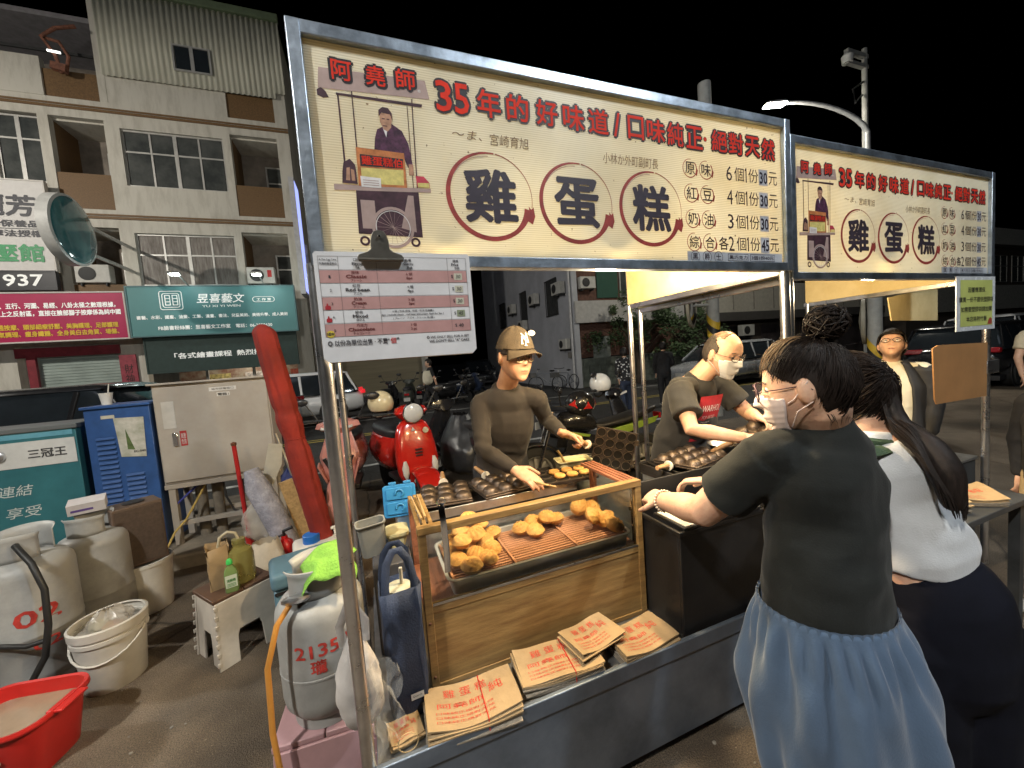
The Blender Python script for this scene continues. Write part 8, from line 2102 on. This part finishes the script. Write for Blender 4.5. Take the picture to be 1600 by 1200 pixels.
# ---------------------------------------------------------------- generic figures farther away
def figure(label, x, y, face, H, top, bottom, shoes, hair=HAIRM, skin=SKIN2, sleeve=1.0, stride=0.0, arms=((.10, -.05), (-.12, .05)), voxel=.012, hairlen=0, pitch=0.0, group='pedestrians in the street', lean=0.0, headyaw=None, inner=None, jacket=False):
    t = person(label, group); k = H/1.72
    f = V((math.cos(face), math.sin(face), 0)); lt = V((f.y, -f.x, 0)); o_ = V((x, y, 0)); Z_ = lambda z: V((0, 0, z*k))
    P_ = lambda a, b_, z: o_+lt*(a*k)+f*(b_*k)+V((0, 0, z*k))
    hy = f if headyaw is None else V((math.cos(headyaw), math.sin(headyaw), 0))
    h = Head(P_(0, .02+lean, 1.605), hy, pitch, 0, k*1.0)
    b = MB(); h.skull(b, 36, 30)
    limb(b, [h.w((0, -.02, -.05)), P_(0, -.01+lean, 1.46), P_(0, -.015+lean*.8, 1.38)], [.055*k, .056*k, .08*k], 14)
    torso(b, [P_(0, -.01+lean*.8, 1.40), P_(0, 0+lean*.6, 1.27), P_(0, 0, 1.08), P_(0, -.01, .94)], [(.10*k, .07*k), (.15*k, .095*k), (.13*k, .09*k), (.15*k, .10*k)], lt, 3, 18)
    tb, bb, sb = MB(), MB(), MB()
    torso(tb, [P_(0, -.012+lean*.8, 1.452), P_(0, -.012+lean*.8, 1.40), P_(0, lean*.6, 1.28), P_(0, 0, 1.08), P_(0, -.01, .90)], [(.08*k, .07*k), (.14*k, .095*k), (.185*k, .125*k), (.172*k, .125*k), (.182*k, .135*k)], lt, 3, 20)
    torso(bb, [P_(0, -.01, .98), P_(0, -.01, .90), P_(0, 0, .82)], [(.165*k, .12*k), (.175*k, .13*k), (.16*k, .12*k)], lt, 3, 20)
    for i, s_ in enumerate((1, -1)):
        sh = P_(.185*s_, -.01+lean*.7, 1.39); sw, bend = arms[i]
        el = P_(.235*s_, sw*.6+lean*.5, 1.12); wr = P_(.22*s_-(.02 if bend < .2 else .12)*s_, sw+bend+.03, .90+max(0, bend)*.55)
        limb(b, [sh, el, wr], [.045*k, .038*k, .026*k], 12)
        hand(b, wr, (wr-el), -lt*s_, s_*1, .35, k*.95)
        limb(tb, [P_(.08*s_, -.01+lean*.8, 1.415), sh], [.055*k, .066*k], 12)
        e2 = sh.lerp(el, min(1, sleeve*2)); tb.tube([sh, sh.lerp(e2, .5), e2], [.068*k, .062*k, .06*k], 14)
        if sleeve > .5: limb(tb, [el, el.lerp(wr, (sleeve-.5)*1.9)], [.056*k, .042*k], 12)
        st = stride*s_
        hp = P_(.09*s_, 0, .92); kn = P_(.095*s_, st*.55+.03, .50); an = P_(.095*s_, st-.02 if st >= 0 else st-.05, .085+max(0, -st)*.15)
        limb(b, [hp, kn, an], [.08*k, .055*k, .037*k], 12)
        limb(bb, [hp, kn, an], [.098*k, .075*k, .062*k], 14)
        feet(sb, an+V((0, 0, .01)), f, k*1.05)
    place(remesh(b, voxel, 2), 'body', skin, t)
    me = remesh(tb, voxel, 3, 'top'); folds(me, .008*k, 7, x, (1, 1, 1.4)); place(me, 'top', inner or top, t)
    me = remesh(bb, voxel, 3, 'trousers'); folds(me, .008*k, 7, y); place(me, 'trousers', bottom, t)
    place(remesh(sb, voxel*.8, 2, 'shoes'), 'shoes', shoes, t)
    if jacket:
        def jk(u, v):
            a = R(28)+R(304)*u; z = 1.47-.62*v
            i_ = min(1, v*4); hw = (.085+.115*min(1, v*3.2)**.7)*k; hd = (.078+.068*min(1, v*3))*k
            c = P_(0, -.01+lean*.7*(1-v), z); w_ = 1+.03*math.sin(a*7+v*9)
            return c+f*(math.cos(a)*hd*w_)+lt*(math.sin(a)*hw*w_)
        o = MB().grid(jk, 48, 26).build('jacket', top, t, smooth=70); solidify(o, .012*k, 1)
        jb = MB()
        for i, s_ in enumerate((1, -1)):
            sh = P_(.185*s_, -.01+lean*.7, 1.39); sw, bend = arms[i]; el = P_(.235*s_, sw*.6+lean*.5, 1.12); wr = P_(.22*s_-(.02 if bend < .2 else .12)*s_, sw+bend+.03, .90+max(0, bend)*.55)
            limb(jb, [P_(.10*s_, -.01, 1.42), sh, el, el.lerp(wr, .92)], [.05*k, .078*k, .066*k, .052*k], 16)
        me = remesh(jb, voxel, 3, 'jacket_sleeves'); folds(me, .008*k, 9, 3); place(me, 'jacket_sleeves', top, t)
    hl = hairlen
    o = h.patch(lambda th, z, y_, x_: (z > .052 if abs(th) < R(62) else (z > .0 if abs(th) < R(92) else z > -.075-hl*.03)), lambda th, z: .010+.012*max(0, (z-.02)/.1), 60, 44).build('hair', hair, t, smooth=70); solidify(o, .007*k, 1)
    return t, h
CLD = mat('black_jacket_cloth', (.018, .018, .02), .7, nz=.2); WTEE = mat('white_t_shirt', (.62, .58, .46), .85, nz=.06); DNM = mat('dark_denim', (.025, .035, .065), .85, nz=.2); BLT = mat('black_cloth', (.015, .015, .017), .85); WSH = mat('white_shoes', (.6, .6, .58), .5); BSH = mat('black_shoes', (.02, .02, .02), .5)
tj, hj = figure('man in a white t-shirt and open black jacket looking up, beyond the farther stall', 3.62, 1.68, R(215), 1.555, CLD, BLT, BSH, sleeve=1.0, arms=((.03, .02), (.02, .0)), voxel=.007, pitch=R(24), inner=WTEE, jacket=True, group='customers at the stalls', headyaw=R(203))
eyes(hj, tj, .3, .5); lips(hj, tj); spectacles(hj, 'thin dark spectacles worn by the man looking up', mat('dark_wire'), .024, .018)
figure('customer in black with beige trousers at the right edge of the picture', 3.22, .82, R(150), 1.40, BLT, mat('beige_trousers', (.36, .27, .15), .85, nz=.12), WSH, arms=((.0, .0), (.0, .0)), voxel=.009, group='customers at the stalls')
figure('person in a cream top far right behind the pole', 7.6, 2.05, R(200), 1.68, mat('cream_cloth', (.50, .43, .30), .85), mat('beige_trousers'), WSH, sleeve=.3, group='customers at the stalls')
tw, hwk = figure('man in black walking across the road carrying a white backpack', 1.72, 11.7, R(175), 1.70, BLT, BLT, WSH, sleeve=.35, stride=.30, arms=((.16, .02), (-.20, .0)))
o = sackmesh(.30, .18, .42, 17, amp=.08, neck=.7).build('white_bag', WTEE); o.location = (1.62, 11.5, .95); tag(o, 'pale bag worn in front by the walking man', 'bag')
def dots(name, base, spot, scale):
    m = bpy.data.materials.new(name); m.use_nodes = True; t_ = m.node_tree; b_ = t_.nodes['Principled BSDF']
    tc = t_.nodes.new('ShaderNodeTexCoord'); vo = t_.nodes.new('ShaderNodeTexVoronoi'); vo.inputs['Scale'].default_value = scale; cr = t_.nodes.new('ShaderNodeValToRGB')
    cr.color_ramp.elements[0].position = .30; cr.color_ramp.elements[0].color = (*spot, 1); cr.color_ramp.elements[1].position = .34; cr.color_ramp.elements[1].color = (*base, 1)
    t_.links.new(tc.outputs['Object'], vo.inputs['Vector']); t_.links.new(vo.outputs['Distance'], cr.inputs[0]); t_.links.new(cr.outputs[0], b_.inputs['Base Color']); b_.inputs['Roughness'].default_value = .85
    return m
figure('woman in a black top with white dots and jeans seen between the poles', 5.68, 7.58, R(75), 1.58, dots('white_dots_on_black', (.012, .012, .014), (.6, .6, .6), 16), DNM, WSH, sleeve=.9, hairlen=1, stride=.06, lean=.03)
figure('person in a dark jacket with a pale back print beside the pole', 7.25, 8.05, R(60), 1.66, BLT, BLT, WSH, stride=.05, arms=((.1, .2), (.05, .0)))
figure('dark clothed passer-by behind the older vendor', 9.4, 8.6, R(190), 1.62, BLT, BLT, BSH, hairlen=2, stride=.1)
figure('dark clothed passer-by near the right-hand striped pole', 10.8, 6.4, R(150), 1.68, BLT, DNM, BSH, stride=.15)
